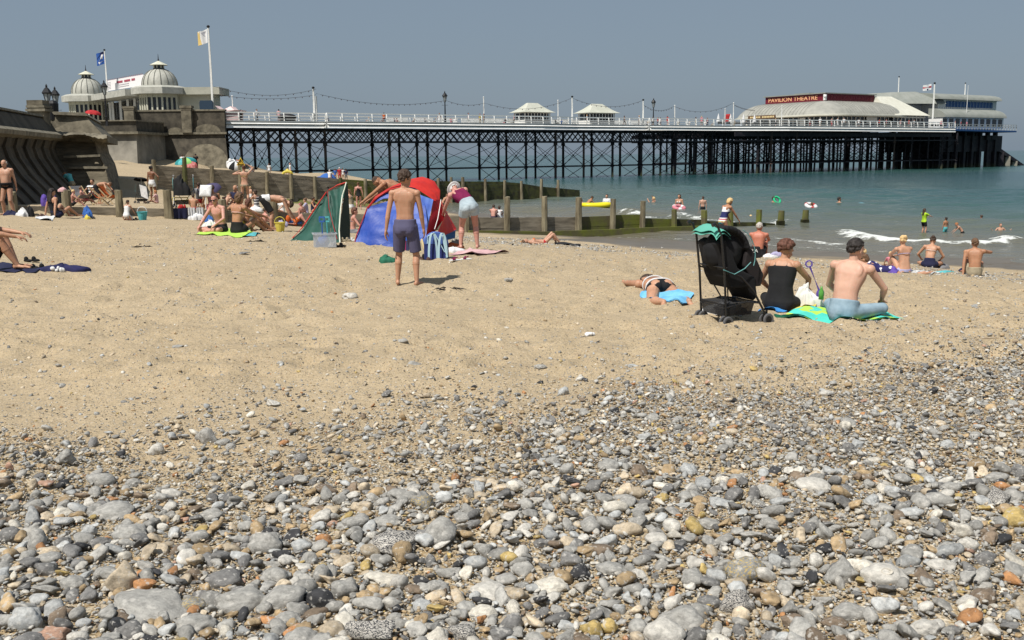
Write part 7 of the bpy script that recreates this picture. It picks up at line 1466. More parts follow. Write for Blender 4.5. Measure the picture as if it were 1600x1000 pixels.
# ================================================================ things on the beach
def rnd(a, b): return random.uniform(a, b)
def cloth_sheet(mb, corners, nu=16, nv=10, bump=.03, lift=.02, seed=0, gnd=True):
    """rumpled cloth laid on the sand between four corner points (x,y); returns rows"""
    rs = random.Random(seed); a, b_, c, d = [Vector((p[0], p[1])) for p in corners]; ph = [rs.uniform(0, 6) for _ in range(6)]; rows = []
    for j in range(nv+1):
        v = j/nv; row = []
        for i in range(nu+1):
            u = i/nu; p = a.lerp(b_, u).lerp(d.lerp(c, u), v); e = .03*math.sin(u*9+ph[0])*(1 if j in (0, nv) else 0)
            h = bump*(.5+.5*math.sin(u*8+ph[1]+2*math.sin(v*5+ph[2])))*(.6+.4*math.sin(v*7+ph[3]+u*3))
            row.append((p.x+e, p.y+e, (gz(p.x, p.y) if gnd else 0)+lift+h))
        rows.append(row)
    mb.sheet(rows); mb.sheet([[(x, y, z-.012) for x, y, z in r] for r in rows][::-1]); return rows
def gp2(px, py): g = gpt(px, py); return (g.x, g.y)
def towel(label, pix, mts, seed=1, bump=.03, name='towel', cat='towel', pts=None, stripes=None):
    c = pts or [gp2(*p) for p in pix]; g = Vector((sum(p[0] for p in c)/4, sum(p[1] for p in c)/4, 0)); g.z = gz(g.x, g.y); o = MB(); rows = cloth_sheet(o, c, bump=bump, seed=seed)
    if stripes:
        nf = len(o.f); nv = len(rows)-1; nu = len(rows[0])-1; o.mi = [stripes((k % (nu*nv)) % nu/nu, ((k % (nu*nv))//nu)/nv) for k in range(nf)]
    me = o.build(name, mts, world=False, smooth=True); me.data.transform(Matrix.Translation(-g)); me.location = g; tag(me, label, cat); return me
def spot(px, py): g = gpt(px, py); return Vector((g.x, g.y, gz(g.x, g.y)))
def solid(name, label, cat, loc, shapes, rz=0, group=None):
    """shapes: list of (part name, material, function(mb), smooth, remesh voxel)"""
    g = thing(name, label, cat, loc, rz, group)
    for nm, mt, fn, *op in shapes:
        b = MB(); fn(b); o = b.build(nm, mt, g, smooth=bool(op and op[0]))
        if len(op) > 1: soft(o, op[1], 2)
    return g
# ---- blue and red beach shelter
M_tb = mat('tent_blue', (.012, .045, .28), .5, (.02, .075, .36), 1.2, .05, 5, spec=.4); M_tl = mat('tent_light_blue', (.06, .12, .46), .6, (.11, .20, .55), 4, .03, 7); M_tr = mat('tent_red', (.58, .03, .018), .5, (.40, .015, .012), 3, .04, 7, spec=.4); M_tc = mat('tent_cyan', (.03, .30, .55), .5)
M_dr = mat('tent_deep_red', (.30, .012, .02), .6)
def patch(mb, left, right, nv=14, bulge=0.0, nrm=(0, -1, 0), wr=.02, seed=3, th=.012):
    """skin stretched between two polylines of image+depth points"""
    rs = random.Random(seed)
    def res(pl, n):
        P3 = [at_y(*p) for p in pl]; L_ = [0]
        for a, c in zip(P3, P3[1:]): L_.append(L_[-1]+(c-a).length)
        out = []
        for i in range(n+1):
            d = L_[-1]*i/n; k = max(j for j in range(len(P3)) if L_[j] <= d+1e-9); k = min(k, len(P3)-2); f = (d-L_[k])/max(1e-6, L_[k+1]-L_[k]); out.append(P3[k].lerp(P3[k+1], f))
        return out
    A, B = res(left, 16), res(right, 16); N_ = Vector(nrm).normalized(); rows = []; p1, p2 = rs.uniform(0, 6), rs.uniform(0, 6)
    for i in range(17):
        row = []
        for j in range(nv+1):
            v = j/nv; p = A[i].lerp(B[i], v); p = p+N_*(bulge*math.sin(math.pi*v)*math.sin(math.pi*min(1, i/16+.12))+wr*math.sin(v*17+p1+i*.35)+wr*.7*math.sin(i*1.3+v*9+p2)); row.append(p)
        rows.append(row)
    mb.sheet(rows); mb.sheet([[p-N_*th for p in r][::-1] for r in rows])
bt = thing('beach_shelter', 'blue and bright red pop-up beach shelter being put up behind the boy', 'beach tent', spot(630, 388))
b = MB(); patch(b, [(550, 391, 20.0), (557, 368, 20.15), (570, 335, 20.35), (573, 324, 20.4)], [(664, 384, 19.7), (668, 350, 19.9), (664, 318, 20.2), (655, 300, 20.4)], bulge=.12); patch(b, [(573, 325, 20.4), (586, 309, 20.45), (605, 298, 20.5), (628, 292.5, 20.5), (650, 293, 20.45)], [(575, 322, 20.42), (600, 310, 20.4), (640, 310, 20.35), (656, 301, 20.4)], nv=8, wr=.004); b.build('back_panel', M_tb, bt, world=True, smooth=True)
b = MB(); patch(b, [(650, 302, 20.25), (655, 340, 20.0), (662, 380, 19.7)], [(677, 312, 20.3), (671, 340, 20.1), (663, 379, 19.75)], nv=10, wr=.006); b.build('side_panel', M_tl, bt, world=True, smooth=True)
b = MB(); patch(b, [(552, 389, 19.97), (557, 391, 19.95)], [(640, 384, 19.72), (640, 391, 19.68)], nv=12, wr=.006); b.build('skirt', M_tc, bt, world=True, smooth=True)
b = MB(); patch(b, [(574, 324, 20.42), (586, 307, 20.5), (612, 291, 20.6), (640, 280, 20.9), (660, 276, 21), (678, 282, 21), (688, 298, 20.8), (687, 313, 20.6)], [(576, 326, 20.38), (588, 311, 20.42), (613, 295, 20.46), (635, 291, 20.46), (650, 294, 20.4), (660, 301, 20.35), (671, 308, 20.35), (679, 314, 20.35)], bulge=.06, wr=.01); b.build('hood', M_tr, bt, world=True, smooth=True)
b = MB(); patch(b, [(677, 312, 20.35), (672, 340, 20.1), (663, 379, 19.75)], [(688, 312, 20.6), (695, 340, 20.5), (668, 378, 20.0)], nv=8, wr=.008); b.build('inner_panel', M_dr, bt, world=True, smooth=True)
b = MB(); patch(b, [(688, 312, 20.62), (696, 335, 20.4), (682, 366, 20.0), (672, 377, 19.8)], [(690, 314, 20.65), (700, 335, 20.8), (713, 357, 20.8), (712, 360, 20.7)], nv=8, bulge=.05, wr=.012); b.build('side_wing', M_tr, bt, world=True, smooth=True)
b = MB(); patch(b, [(663, 380, 19.75), (668, 383, 19.8)], [(712, 359, 20.7), (711, 372, 20.7)], nv=8, wr=.01); b.build('groundsheet', mat('tent_base', (.02, .10, .30), .6), bt, world=True, smooth=True)
b = MB(); b.tube([at_y(689, 312, 20.5), at_y(684, 342, 20.2), at_y(679, 358, 19.95)], .008, 6); b.build('pole', M_white, bt, world=True)
b = MB(); b.tube([at_y(*p) for p in ((551, 391, 19.98), (557, 368, 20.12), (570, 335, 20.33), (574, 324, 20.4), (588, 308, 20.45), (612, 293, 20.5), (640, 286, 20.5))], .012, 6); b.build('hoop', M_dr, bt, world=True)
# ---- green shelter
gt = thing('beach_shelter', 'dark green wedge shaped windbreak tent with red edging', 'beach tent', spot(495, 384)); M_gr = mat('tent_green', (.012, .05, .037), .6, (.024, .085, .065), 3, .045, 5)
b = MB(); patch(b, [(449, 380, 21.3), (470, 362, 21.4), (492, 328, 21.5), (509, 303, 21.5)], [(500, 384, 20.6), (516, 366, 20.8), (520, 330, 21.1), (513, 300, 21.4)], bulge=.05); patch(b, [(500, 384, 20.6), (516, 366, 20.8), (520, 330, 21.1), (513, 300, 21.4)], [(530, 388, 20.3), (530, 355, 20.6), (534, 320, 20.9), (541, 288, 21.3)], bulge=.03, seed=5); b.build('back_panel', M_gr, gt, world=True, smooth=True)
b = MB(); patch(b, [(530, 388, 20.3), (531, 355, 20.6), (535, 320, 20.9), (541, 287, 21.3)], [(547, 382, 21.2), (547, 350, 21.3), (545, 315, 21.4), (543, 288, 21.4)], nv=6, wr=.005); b.build('side_panel', mat('tent_dark_green', (.008, .03, .022), .7), gt, world=True, smooth=True)
b = MB(); b.tube([at_y(*p) for p in ((457, 372, 21.3), (472, 356, 21.35), (492, 326, 21.4), (510, 300, 21.4))], .015, 6); b.tube([at_y(*p) for p in ((514, 297, 21.4), (528, 289, 21.35), (541, 285, 21.3))], .015, 6); b.build('red_edging', M_tr, gt, world=True)
b = MB(); b.tube([at_y(*p) for p in ((512, 298, 21.3), (514, 325, 20.95), (520, 350, 20.7), (527, 374, 20.4))], .007, 5); b.build('seam', M_dr, gt, world=True)
b = MB(); b.tube([at_y(*p) for p in ((541, 285, 21.25), (535, 305, 21.0), (532, 330, 20.8), (530, 360, 20.5), (532, 389, 20.25))], .014, 6); b.build('pole', mat('pale_pole', (.5, .52, .42), .4), gt, world=True)
b = MB(); b.tube([at_y(512, 296, 21.4), at_y(513, 292, 21.4)], .02, 6); b.build('pole_cap', M_black, gt, world=True)
# ---- plastic box with spades
M_pl = mat('clear_plastic', (.55, .58, .62), .25, alpha=.42)
def crate(b):
    for s in (-1, 1): b.box((s*.2, 0, .13), (.012, .30, .26)); b.box((0, s*.15, .13), (.40, .012, .26))
    b.box((0, 0, .008), (.4, .3, .016)); b.box((0, -.16, .255), (.44, .03, .02)); b.box((0, .16, .255), (.44, .03, .02)); b.box((-.215, 0, .255), (.03, .3, .02)); b.box((.215, 0, .255), (.03, .3, .02))
sp_ = spot(508, 391)
solid('plastic_box', 'translucent plastic box full of beach toys in front of the green tent', 'box', sp_, [('body', M_pl, crate)], .25)
for i, (col, dx, hh, nm) in enumerate((('blue', -.04, .62, 'dark blue spade standing in the plastic box'), ('aqua', .05, .60, 'pale turquoise spade standing in the plastic box'))):
    def spade(b): b.tube([(0, 0, 0), (0, 0, .42)], .012, 6); b.ell((0, 0, .08), (.05, .012, .08))
    def hand(b): b.beam((-.045, 0, .45), (-.045, 0, .52), .02, .02); b.beam((.045, 0, .45), (.045, 0, .52), .02, .02); b.beam((-.05, 0, .52), (.05, 0, .52), .025, .03); b.beam((-.05, 0, .44), (.05, 0, .44), .02, .03)
    solid('spade', nm, 'spade', sp_+Vector((dx, .02*i, .04)), [('shaft', cloth(col), spade), ('handle', cloth(col), hand)])
def mound(b, s, h, seed=0):
    """crumpled soft heap: folds radiate over an uneven mound"""
    rs = random.Random(seed); p = [rs.uniform(0, 6.3) for _ in range(8)]; rows = []; N = 44
    for j in range(15):
        t = j/14; row = []
        for i in range(N):
            a = 2*PI*i/N; R_ = s*(1+.22*math.sin(2*a+p[0])+.13*math.sin(5*a+p[1])+.07*math.sin(11*a+p[2])); f = math.sin(t*PI/2)
            fold = abs(math.sin(3.5*a+p[3]+2.2*t+math.sin(2*a+p[4]*2)))*.32+abs(math.sin(6*a+p[5]-3*t))*.14+abs(math.sin(7*t+2*a+p[6]))*.22
            z = h*(math.cos(t*PI/2)**.7)*(.62+.5*fold)*(1+.25*math.sin(a+p[7])); row.append((R_*f*math.cos(a), R_*.7*f*math.sin(a), z if j < 14 else -.02))
        rows.append(row+[row[0]])
    b.sheet(rows)
def shoes(b, s):
    for k in (-1, 1):
        b.ell((k*s*.45, k*s*.15, .03), (s*.62, s*.26, .025)); b.ell((k*s*.45-s*.25, k*s*.15, .055), (s*.3, s*.25, .045))
def clump(b, n=8, s=.1, h=.06):
    for _ in range(n): b.ell((rnd(-s, s), rnd(-s, s)*.6, rnd(.2, .8)*h), (rnd(.3, .6)*s, rnd(.3, .5)*s, rnd(.35, .7)*h), n=8, m_=6)
def heap(label, px, py, col, s=.2, h=.1, n=12, cat='clothes', name='clothes_heap', seed=0, lift=0, vox=.02):
    random.seed(100+seed); m_ = cloth(col) if isinstance(col, str) else col
    fn = (lambda b: shoes(b, s)) if name in ('shoes',) else (lambda b: clump(b, n, s, h)) if name in ('ball', 'shell', 'beach_toys', 'inflatable', 'plastic_scrap', 'toy_tub') else (lambda b: mound(b, s*1.05, h*1.05, seed))
    g = thing(name, label, cat, spot(px, py)+Vector((0, 0, lift))); b = MB(); fn(b); o = b.build('cloth' if fn(MB()) is None else 'body', m_, g, smooth=True)
    if name in ('beach_toys', 'inflatable', 'toy_tub'): soft(o, vox, 2)
    return g
def toys(b): clump(b, 7, .13, .14)
heap('blue toys filling the plastic box', 508, 391, 'blue', .12, .16, 7, 'toys', 'beach_toys', 1, .02)
heap('dark clothes dropped to the left of the plastic box', 494, 380, 'black', .12, .16, 9, seed=2)
heap('pair of dark trainers right of the plastic box', 531, 391, 'black', .12, .06, 6, 'shoes', 'shoes', 3); heap('pale trainers between the two tents', 541, 384, 'tan', .1, .07, 6, 'shoes', 'shoes', 4); heap('white trainers under the corner of the blue tent', 549, 383, 'white', .08, .07, 5, 'shoes', 'shoes', 5)
heap('green bag lying at the boy\'s left foot', 606, 409, 'green', .15, .11, 9, 'bag', 'bag', 6)
heap('brown walking sandals behind the boy\'s right leg', 667, 412, 'brownc', .12, .07, 7, 'shoes', 'shoes', 7); heap('dark sandals just beside the boy\'s right heel', 660, 408, 'black', .08, .05, 5, 'shoes', 'shoes', 8)
heap('orange brown towel crumpled by the bending woman\'s feet', 703, 387, 'orange', .25, .10, 12, 'towel', 'towel', 9); heap('black clothes behind the bending woman\'s left foot', 712, 384, 'black', .16, .12, 9, seed=10)
heap('white and grey clothes at the end of the pink towel', 708, 396, 'white', .18, .09, 9, seed=11)
for i, (px, py) in enumerate(((711, 415), (728, 412))):
    sg = solid('sandal', 'magenta and white sandal on the sand, '+('left' if i == 0 else 'right')+' one of the pair below the pink towel', 'sandal', spot(px, py), [('sole', cloth('white'), lambda b: b.ell((0, 0, .012), (.11, .045, .014))), ('strap', cloth('magenta'), lambda b: (b.tube([(-.02, -.045, .02), (-.01, 0, .055), (0, .045, .02)], .014, 6), b.tube([(-.05, -.04, .02), (.04, 0, .055), (-.05, .04, .02)], .01, 6)))], rnd(.2, .5))
towel('pale pink towel spread by the bending woman', [(700, 402), (760, 403), (796, 400), (735, 393)], cloth('palepink'), 5, .05)
# cool bag
M_cb = mat('bag_navy', (.02, .03, .13), .8, (.03, .045, .19), 6, .01, 10); M_cl = mat('bag_blue', (.06, .11, .34), .8, (.08, .15, .42), 6, .01, 10)
def bagbody(b):
    for z, k in ((.0, 1), (.2, 1.02)): pass
    b.box((0, 0, .13), (.40, .26, .26))
def bagtop(b): b.prism([(.2*math.cos(a), -.135, .25+.19*math.sin(a)) for a in np.linspace(0, PI, 13)], (0, .27, 0))
def straps_(b):
    for s in (-1, 1): b.sheet([[(.08*s+.07*math.cos(a), -.142-.05*math.sin(a/2), .02+.42*math.sin(a)), (.08*s+.07*math.cos(a)+.035, -.142-.05*math.sin(a/2), .02+.42*math.sin(a))] for a in np.linspace(0, PI, 14)])
    b.beam((.10, -.145, .40), (.17, -.15, .03), .03, .012); b.beam((-.02, -.145, .42), (.13, -.16, .12), .035, .012); b.tube([(-.15, -.14, .26), (-.14, -.14, .38), (-.03, -.14, .44)], .008, 5)
solid('cool_bag', 'navy and blue cool bag with pale blue straps beside the boy', 'bag', spot(682, 409), [('body', M_cb, bagbody), ('top', M_cl, bagtop), ('strap', mat('strap_pale', (.42, .60, .68), .7), straps_)], .12)
# striped windbreak leaning behind the boy
wb = thing('windbreak', 'rolled out windbreak with yellow, red and navy stripes behind the boy\'s legs', 'windbreak', spot(646, 409)); cols = [cloth('yellow'), cloth('magenta'), cloth('navy'), cloth('yellow'), mat('wb_red', (.45, .03, .03), .8), cloth('yellow'), cloth('tan')]
edges = [(624, 632), (632, 634), (634, 640), (640, 645), (645, 655), (655, 661), (661, 667)]
for k, (x0, x1) in enumerate(edges):
    f = lambda x: 627+(x-624)*.74
    b = MB(); b.add([at_y(f(x0), 376, 18.6), at_y(f(x1), 376, 18.6), at_y(x1, 410, 18.2), at_y(x0, 410, 18.2), at_y(f(x0), 376, 18.62), at_y(f(x1), 376, 18.62), at_y(x1, 410, 18.22), at_y(x0, 410, 18.22)], [(0, 1, 2, 3), (7, 6, 5, 4), (0, 4, 5, 1), (1, 5, 6, 2), (2, 6, 7, 3), (3, 7, 4, 0)]); b.build('stripe', cols[k], wb, world=True)
b = MB(); b.tube([at_y(659, 374, 18.6), at_y(668, 411, 18.2)], .02, 6); b.build('pole', mat('wood_pole', (.5, .4, .22), .7), wb, world=True)
# ---- pushchair
def stroller(label, loc, rz, scale=1.0, mint=True, sunshade=None):
    s = thing('pushchair', label, 'pushchair', loc, rz); M_f = mat('pushchair_fabric', (.006, .006, .007), .85, (.013, .013, .015), 8, .01, 12); M_t = mat('frame_black', (.012, .012, .013), .35, spec=.5); M_w = mat('wheel_grey', (.10, .10, .105), .7); M_m = mat('mint', (.10, .36, .28), .85); HW = .22
    for sy in (-1, 1):
        y = sy*HW; b = MB(); b.tube([(-.20, y, .10), (-.235, y, .55), (-.29, y, .93), (-.34, y, 1.03)], .013, 8); b.tube([(-.34, y, 1.03), (-.38, y, 1.055), (-.41, y, 1.04)], .02, 8)
        b.tube([(-.25, y, .60), (-.02, y, .52), (.16, y, .36), (.34, y, .10)], .012, 8); b.tube([(-.20, y, .22), (.05, y, .26), (.24, y, .24)], .009, 6); b.build('side_frame', M_t, s)
        for x in (-.2, .34):
            for dy in (-.035, .035):
                b = MB(); n = 22; b.lathe([(.04, -.010), (.058, -.012), (.066, -.008), (.066, .008), (.058, .012), (.04, .010), (.04, -.010)], n=n); o = b.build('wheel', M_w, s, smooth=False); o.rotation_euler = (PI/2, 0, 0); o.location = (x, y+dy, .066)
                b = MB(); b.lathe([(0.001, -.01), (.041, -.009), (.041, .009), (0.001, .01)], n=12); h = b.build('hub', M_black, o)
            b = MB(); b.tube([(x, y, .075), (x, y, .16)], .014, 6); b.tube([(x, y-.05, .08), (x, y+.05, .08)], .008, 6); b.build('axle', M_t, s)
    b = MB()
    for x, z in ((-.21, .24), (.05, .25), (.22, .25), (-.25, .62)): b.tube([(x, -HW, z), (x, HW, z)], .009, 6)
    b.tube([(-.21, -HW, .22), (.0, 0, .16), (-.21, HW, .62)], .008, 6); b.tube([(-.21, HW, .22), (.0, 0, .16), (-.21, -HW, .62)], .008, 6); b.tube([(.24, -HW, .24), (-.2, HW, .24)], .008, 6); b.tube([(.24, HW, .24), (-.2, -HW, .24)], .008, 6); b.build('cross_frame', M_t, s)
    b = MB(); b.box((-.02, 0, .19), (.36, .36, .13), taper=1.15); b.build('basket', mat('basket', (.02, .02, .022), .9, alpha=.8), s)
    b = MB(); b.prism([(-.30, -.19, .86), (-.21, -.19, .90), (-.03, -.19, .60), (.20, -.19, .50), (.24, -.19, .30), (.19, -.19, .26), (.10, -.19, .40), (-.12, -.19, .40), (-.20, -.19, .52)], (0, .38, 0)); o = b.build('seat', M_f, s); soft(o, .012, 4)
    b = MB(); 
    for k in range(9):
        a = -.15+k/8*1.4; c = Vector((-.17, 0, .72)); b.capsule(c+Vector((.30*math.sin(a)-.02, -.17, .28*math.cos(a))), c+Vector((.30*math.sin(a)-.02, .17, .28*math.cos(a))), .035, .035, 10)
    b.ell((-.10, 0, .76), (.23, .19, .22)); o = b.build('hood', M_f, s); soft(o, .014, 5)
    b = MB(); c = Vector((-.17, 0, .72))
    for sy in (-1, 1): b.tube([c+Vector((.30*math.sin(a)*1.1, sy*.225, .30*math.cos(a))) for a in np.linspace(.5, 1.9, 9)], .005, 5)
    for y in (-.23,): b.tube([(-.26, y, .60), (-.12, y-.005, .55), (.02, y, .60), (.10, y, .66)], .005, 5)
    b.build('piping', mat('aqua_piping', (.12, .30, .30), .6), s)
    b = MB(); b.prism([(.10, -.17, .80), (.17, -.17, .78), (.33, -.17, .52), (.30, -.17, .40), (.22, -.17, .40), (.06, -.17, .62)], (0, .34, 0)); o = b.build('foot_muff', mat('muff', (.018, .014, .015), .8), s); soft(o, .014, 4)
    if mint:
        b = MB(); rows = [[(-.36+.17*u+.01*math.sin(9*v), -.23+.46*v, .975+.05*math.sin(u*2.6)+.015*math.sin(v*8+u*4)-.05*abs(2*v-1)**3) for v in np.linspace(0, 1, 14)] for u in np.linspace(0, 1.1, 8)]; b.sheet(rows); b.sheet([[(x, y, z-.03) for x, y, z in r][::-1] for r in rows]); o = b.build('mint_cover', M_m, s, smooth=True)
    return s
w0 = gpt(1097, 497); w1_ = gpt(1141, 507)
sl_ = stroller('black folding pushchair with mint green trim standing on the sand', Vector((0, 0, 0)), 0.40)
bx = Vector((w0.x*.5+w1_.x*.5+.13, (w0.y+w1_.y)/2+.02, 0)); sl_.location = (bx.x, bx.y, gz(bx.x, bx.y)); sl_.scale = (.90, 1.0, 1.0)
# ---- towels and bags of the right hand group
gtm = [mat('towel_turq', (.06, .48, .40), .9, (.08, .55, .46), 8), mat('towel_lime', (.42, .66, .10), .9, (.36, .6, .08), 8)]
towel('turquoise and lime striped beach towel under the man in jeans', [(1205, 497), (1330, 513), (1416, 503), (1290, 487)], gtm, 7, .025, stripes=lambda u, v: int(v*7+.6*math.sin(u*9)) % 2)
towel('bright blue towel under the face-down sunbather', [(998, 466), (1070, 479), (1086, 468), (1012, 456)], mat('towel_blue', (.10, .34, .60), .9, (.18, .45, .66), 9), 8, .03)
towel('blue towel edge showing under the woman in black', [(1180, 490), (1222, 492), (1240, 484), (1200, 480)], mat('towel_blue2', (.05, .25, .60), .9), 9, .02)
towel('crumpled yellow towel between the woman in black and the man in jeans', [(1224, 487), (1272, 491), (1282, 480), (1238, 474)], cloth('yellow'), 10, .07)
heap('white carrier bag beside the woman in black', 1262, 486, mat('plastic_bag', (.66, .65, .62), .45), .13, .22, 10, 'bag', 'carrier_bag', 12)
def sp2(b): b.tube([(0, 0, 0), (-.11, 0, .26)], .012, 6); b.ell((.01, 0, -.03), (.045, .015, .06))
def sp3(b): b.lathe([(.028, -.008), (.04, -.008), (.04, .008), (.028, .008), (.028, -.008)], c=(0, 0, 0), n=14)
q = spot(1279, 487); sg = solid('spade', 'violet blue toy spade sticking out of the white carrier bag', 'spade', q+Vector((0, 0, .20)), [('blade', cloth('violet'), sp2)]); b = MB(); sp3(b); o = b.build('handle_ring', cloth('violet'), sg); o.location = (-.125, 0, .30); o.rotation_euler = (PI/2, 0, 0)
solid('bottle', 'green topped plastic bottle behind the man in jeans', 'bottle', spot(1282, 489)+Vector((0, 0, .12)), [('body', mat('green_bottle', (.10, .30, .06), .2), lambda b: b.lathe([(0.001, 0), (.028, 0), (.028, .08), (.012, .12), (.012, .14), (0.001, .14)], n=12), True)])
heap('white clothes under the pushchair basket', 1125, 488, 'white', .14, .12, 9, seed=13); heap('black blanket behind the pushchair wheels', 1165, 487, 'black', .2, .07, 9, 'blanket', 'blanket', 14)
bgf = solid('bag', 'black bag with white lettering standing behind the man in the white cap', 'bag', spot(1176, 405), [('body', cloth('black'), lambda b: b.box((0, 0, .17), (.44, .22, .34), taper=.9), False, .02)])
text_part('lettering', 'FILA', .15, M_white, bgf, (-.02, -.125, .22), (1, 0, 0), depth=.004)
heap('pale clothes beside the man in the white cap', 1203, 404, 'white', .22, .12, 9, seed=15); heap('striped towel heap right of the man in the white cap', 1216, 402, 'lilac', .22, .13, 9, 'towel', 'towel', 16)
towel('white towel under the person in the flowered shirt', [(1345, 425), (1452, 431), (1470, 427), (1360, 421)], cloth('white'), 11, .02)
heap('white bag by the head of the person in the flowered shirt', 1350, 422, 'white', .16, .14, 8, 'bag', 'bag', 17); heap('blue and white magazines and towel beside the woman in navy shorts', 1476, 427, 'aqua', .2, .05, 8, 'towel', 'towel', 18); heap('grey clothes in front of the woman in navy shorts', 1470, 420, 'grey', .2, .14, 8, seed=19); heap('dark bag left of the man sitting apart', 1505, 425, 'navy', .13, .12, 8, 'bag', 'bag', 20)
towel('dark towel stretching from the feet of the woman in the orange bikini', [(866, 386), (900, 388), (908, 385), (870, 382)], cloth('black'), 12, .05)
# ---- left foreground clothes
towel('navy towel under the man at the left edge', [(-30, 425), (50, 430), (78, 420), (0, 413)], cloth('navy'), 13, .02)
heap('crumpled navy clothes on the sand at the left', 100, 424, mat('navy_cloth', (.012, .013, .05), .85, (.02, .02, .08), 6, .02, 8), .30, .11, 16, seed=21)
heap('pair of black sandals beside the sitting man\'s foot', 62, 421, 'black', .13, .06, 8, 'shoes', 'shoes', 22); heap('black shoes just behind the sitting man\'s foot', 50, 409, 'black', .12, .08, 7, 'shoes', 'shoes', 23)
heap('white shell against the navy clothes', 91, 427, 'white', .07, .06, 5, 'shell', 'shell', 24)
# ---- bags etc. along the near groyne
heap('navy bag right of the bald man\'s feet', 18, 340, 'navy', .22, .22, 9, 'bag', 'bag', 25); heap('white plastic bag right of the navy bag by the groyne', 35, 341, 'white', .2, .26, 9, 'bag', 'bag', 26); heap('black arched bag beside the white bag by the groyne', 47, 341, 'black', .16, .34, 9, 'bag', 'bag', 27)
towel('white towel left of the woman in the black vest', [(55, 346), (82, 347), (88, 341), (58, 341)], cloth('white'), 14, .06); heap('brown hat on the white towel', 64, 343, 'brownc', .1, .12, 5, 'hat', 'hat', 28)
heap('navy backpack with yellow pocket sitting on the sand', 137, 342, 'blue', .17, .36, 10, 'backpack', 'backpack', 29); heap('yellow pouch in front of the navy backpack', 137, 343, 'yellow', .10, .14, 6, 'bag', 'pouch', 30); heap('black rucksack strap and shoes right of the backpack', 146, 343, 'black', .07, .2, 5, 'shoes', 'shoes', 31)
def bucket(label, px, py, col, s=1.0, handle='white'):
    solid('bucket', label, 'bucket', spot(px, py), [('body', cloth(col), lambda b: b.lathe([(.001, 0), (.10*s, 0), (.14*s, .22*s), (.15*s, .22*s), (.15*s, .24*s), (.13*s, .24*s), (.095*s, .02), (.001, .02)], n=16)), ('handle', cloth(handle), lambda b: b.tube([(.14*s*math.cos(a), 0, .22*s+.16*s*math.sin(a)) for a in np.linspace(0, PI, 9)], .012, 5))])
bucket('turquoise bucket with white handle beside the girl in white', 223, 344, 'aqua', 1.25); heap('dark shoes between the girl in white and the bucket', 211, 344, 'black', .13, .14, 7, 'shoes', 'shoes', 32)
bucket('yellow bucket in front of the bending man', 438, 363, 'yellow', 1.1, 'yellow')
# ---- parasols
def parasol(name, label, c, r, tilt, gores, mats, pole=1.8, h=.35, n=8, lift=0):
    g = thing(name, label, 'parasol', c); M_ = Euler(tilt).to_matrix(); top = Vector((0, 0, pole))
    for mi, mt in enumerate(mats):
        b = MB()
        for k in range(n):
            if gores[k % len(gores)] != mi: continue
            a0, a1 = 2*PI*k/n, 2*PI*(k+1)/n; rows = []
            for j in range(6):
                t = j/5; rr = r*math.sin(t*PI/2*.98); z = h*(math.cos(t*PI/2)-1); rows.append([top+M_@Vector((rr*math.cos(a)*(1-.06*t*math.sin(PI*(a-a0)/(a1-a0))), rr*math.sin(a)*(1-.06*t*math.sin(PI*(a-a0)/(a1-a0))), z)) for a in np.linspace(a0, a1, 2 if n < 6 else 5)])
            b.sheet(rows); b.sheet([[p+Vector((0, 0, -.012)) for p in q][::-1] for q in rows])
        b.build('canopy', mt, g, smooth=True)
    b = MB(); b.tube([(0, 0, -.1), top], .018, 6); b.build('pole', M_white, g); return g
def pt_(px, py, Y): return at_y(px, py, Y)
q = pt_(290, 266, 92); parasol('parasol', 'green and turquoise striped parasol standing below the abutment wall', Vector((q.x, q.y, q.z-.2)), 1.0, (.15, -.1, 0), [0, 1, 2], [cloth('aqua'), mat('par_green', (.25, .5, .15), .8), cloth('teal')], 1.35, .5, 9)
q = pt_(368, 266, 90); parasol('parasol', 'black and white segmented parasol below the left end of the pier', Vector((q.x, q.y, q.z-.2)), .72, (.5, .1, .2), [0, 1], [cloth('white'), cloth('black')], 1.0, .55, 8)
heap('orange inflatable in front of the black and white parasol', 371, 266, 'orange', .35, .5, 10, 'inflatable', 'inflatable', 33, .35, .06); heap('white inflatable ring left of the orange one', 361, 266, 'white', .35, .6, 10, 'inflatable', 'inflatable', 34, .3, .06)
q = spot(222, 305); parasol('parasol', 'flat black parasol over the pushchair by the sea wall', q, .42, (-.25, 0, 0), [0], [cloth('black')], 1.05, .15, 8)
q = spot(322, 330); parasol('parasol', 'white parasol tilted on its side above the sunbathers', q, .34, (1.05, -.7, .3), [0], [cloth('white')], .82, .08, 4); q = spot(318, 327); parasol('parasol', 'dark violet parasol behind the tilted white one', q+Vector((.1, .4, 0)), .5, (.4, -.3, 0), [0], [mat('par_violet', (.06, .05, .11), .8)], .95, .25, 8)
# ---- pushchairs further off
dupA = dup(sl_, loc=spot(222, 318), rz=2.2, label='dark pushchair draped with a white towel below the bastion', scale=(.95, .95, .85))
for c in [c for c in dupA.children if c.name.startswith('mint')]: bpy.data.objects.remove(c)
b = MB(); b.prism([(-.05, -.3, .85), (.25, -.3, .75), (.3, -.3, .2), (.0, -.3, .35)], (0, .03, 0)); o = b.build('towel', cloth('white')); o.location = dupA.location+Vector((.15, -.15, 0)); tag(o, 'white towel hung over the pushchair below the bastion', 'towel')
dupB = dup(sl_, loc=spot(285, 326)+Vector((0, .3, 0)), rz=-1.3, label='big black double buggy behind the groyne boards, hung with bags', scale=(1.3, 1.75, 1.25))
for c in [c for c in dupB.children if c.name.startswith('mint')]: bpy.data.objects.remove(c)
heap('black bags piled on the double buggy', 287, 326, 'black', .32, .7, 14, 'bag', 'bag', 35, .55, .04)
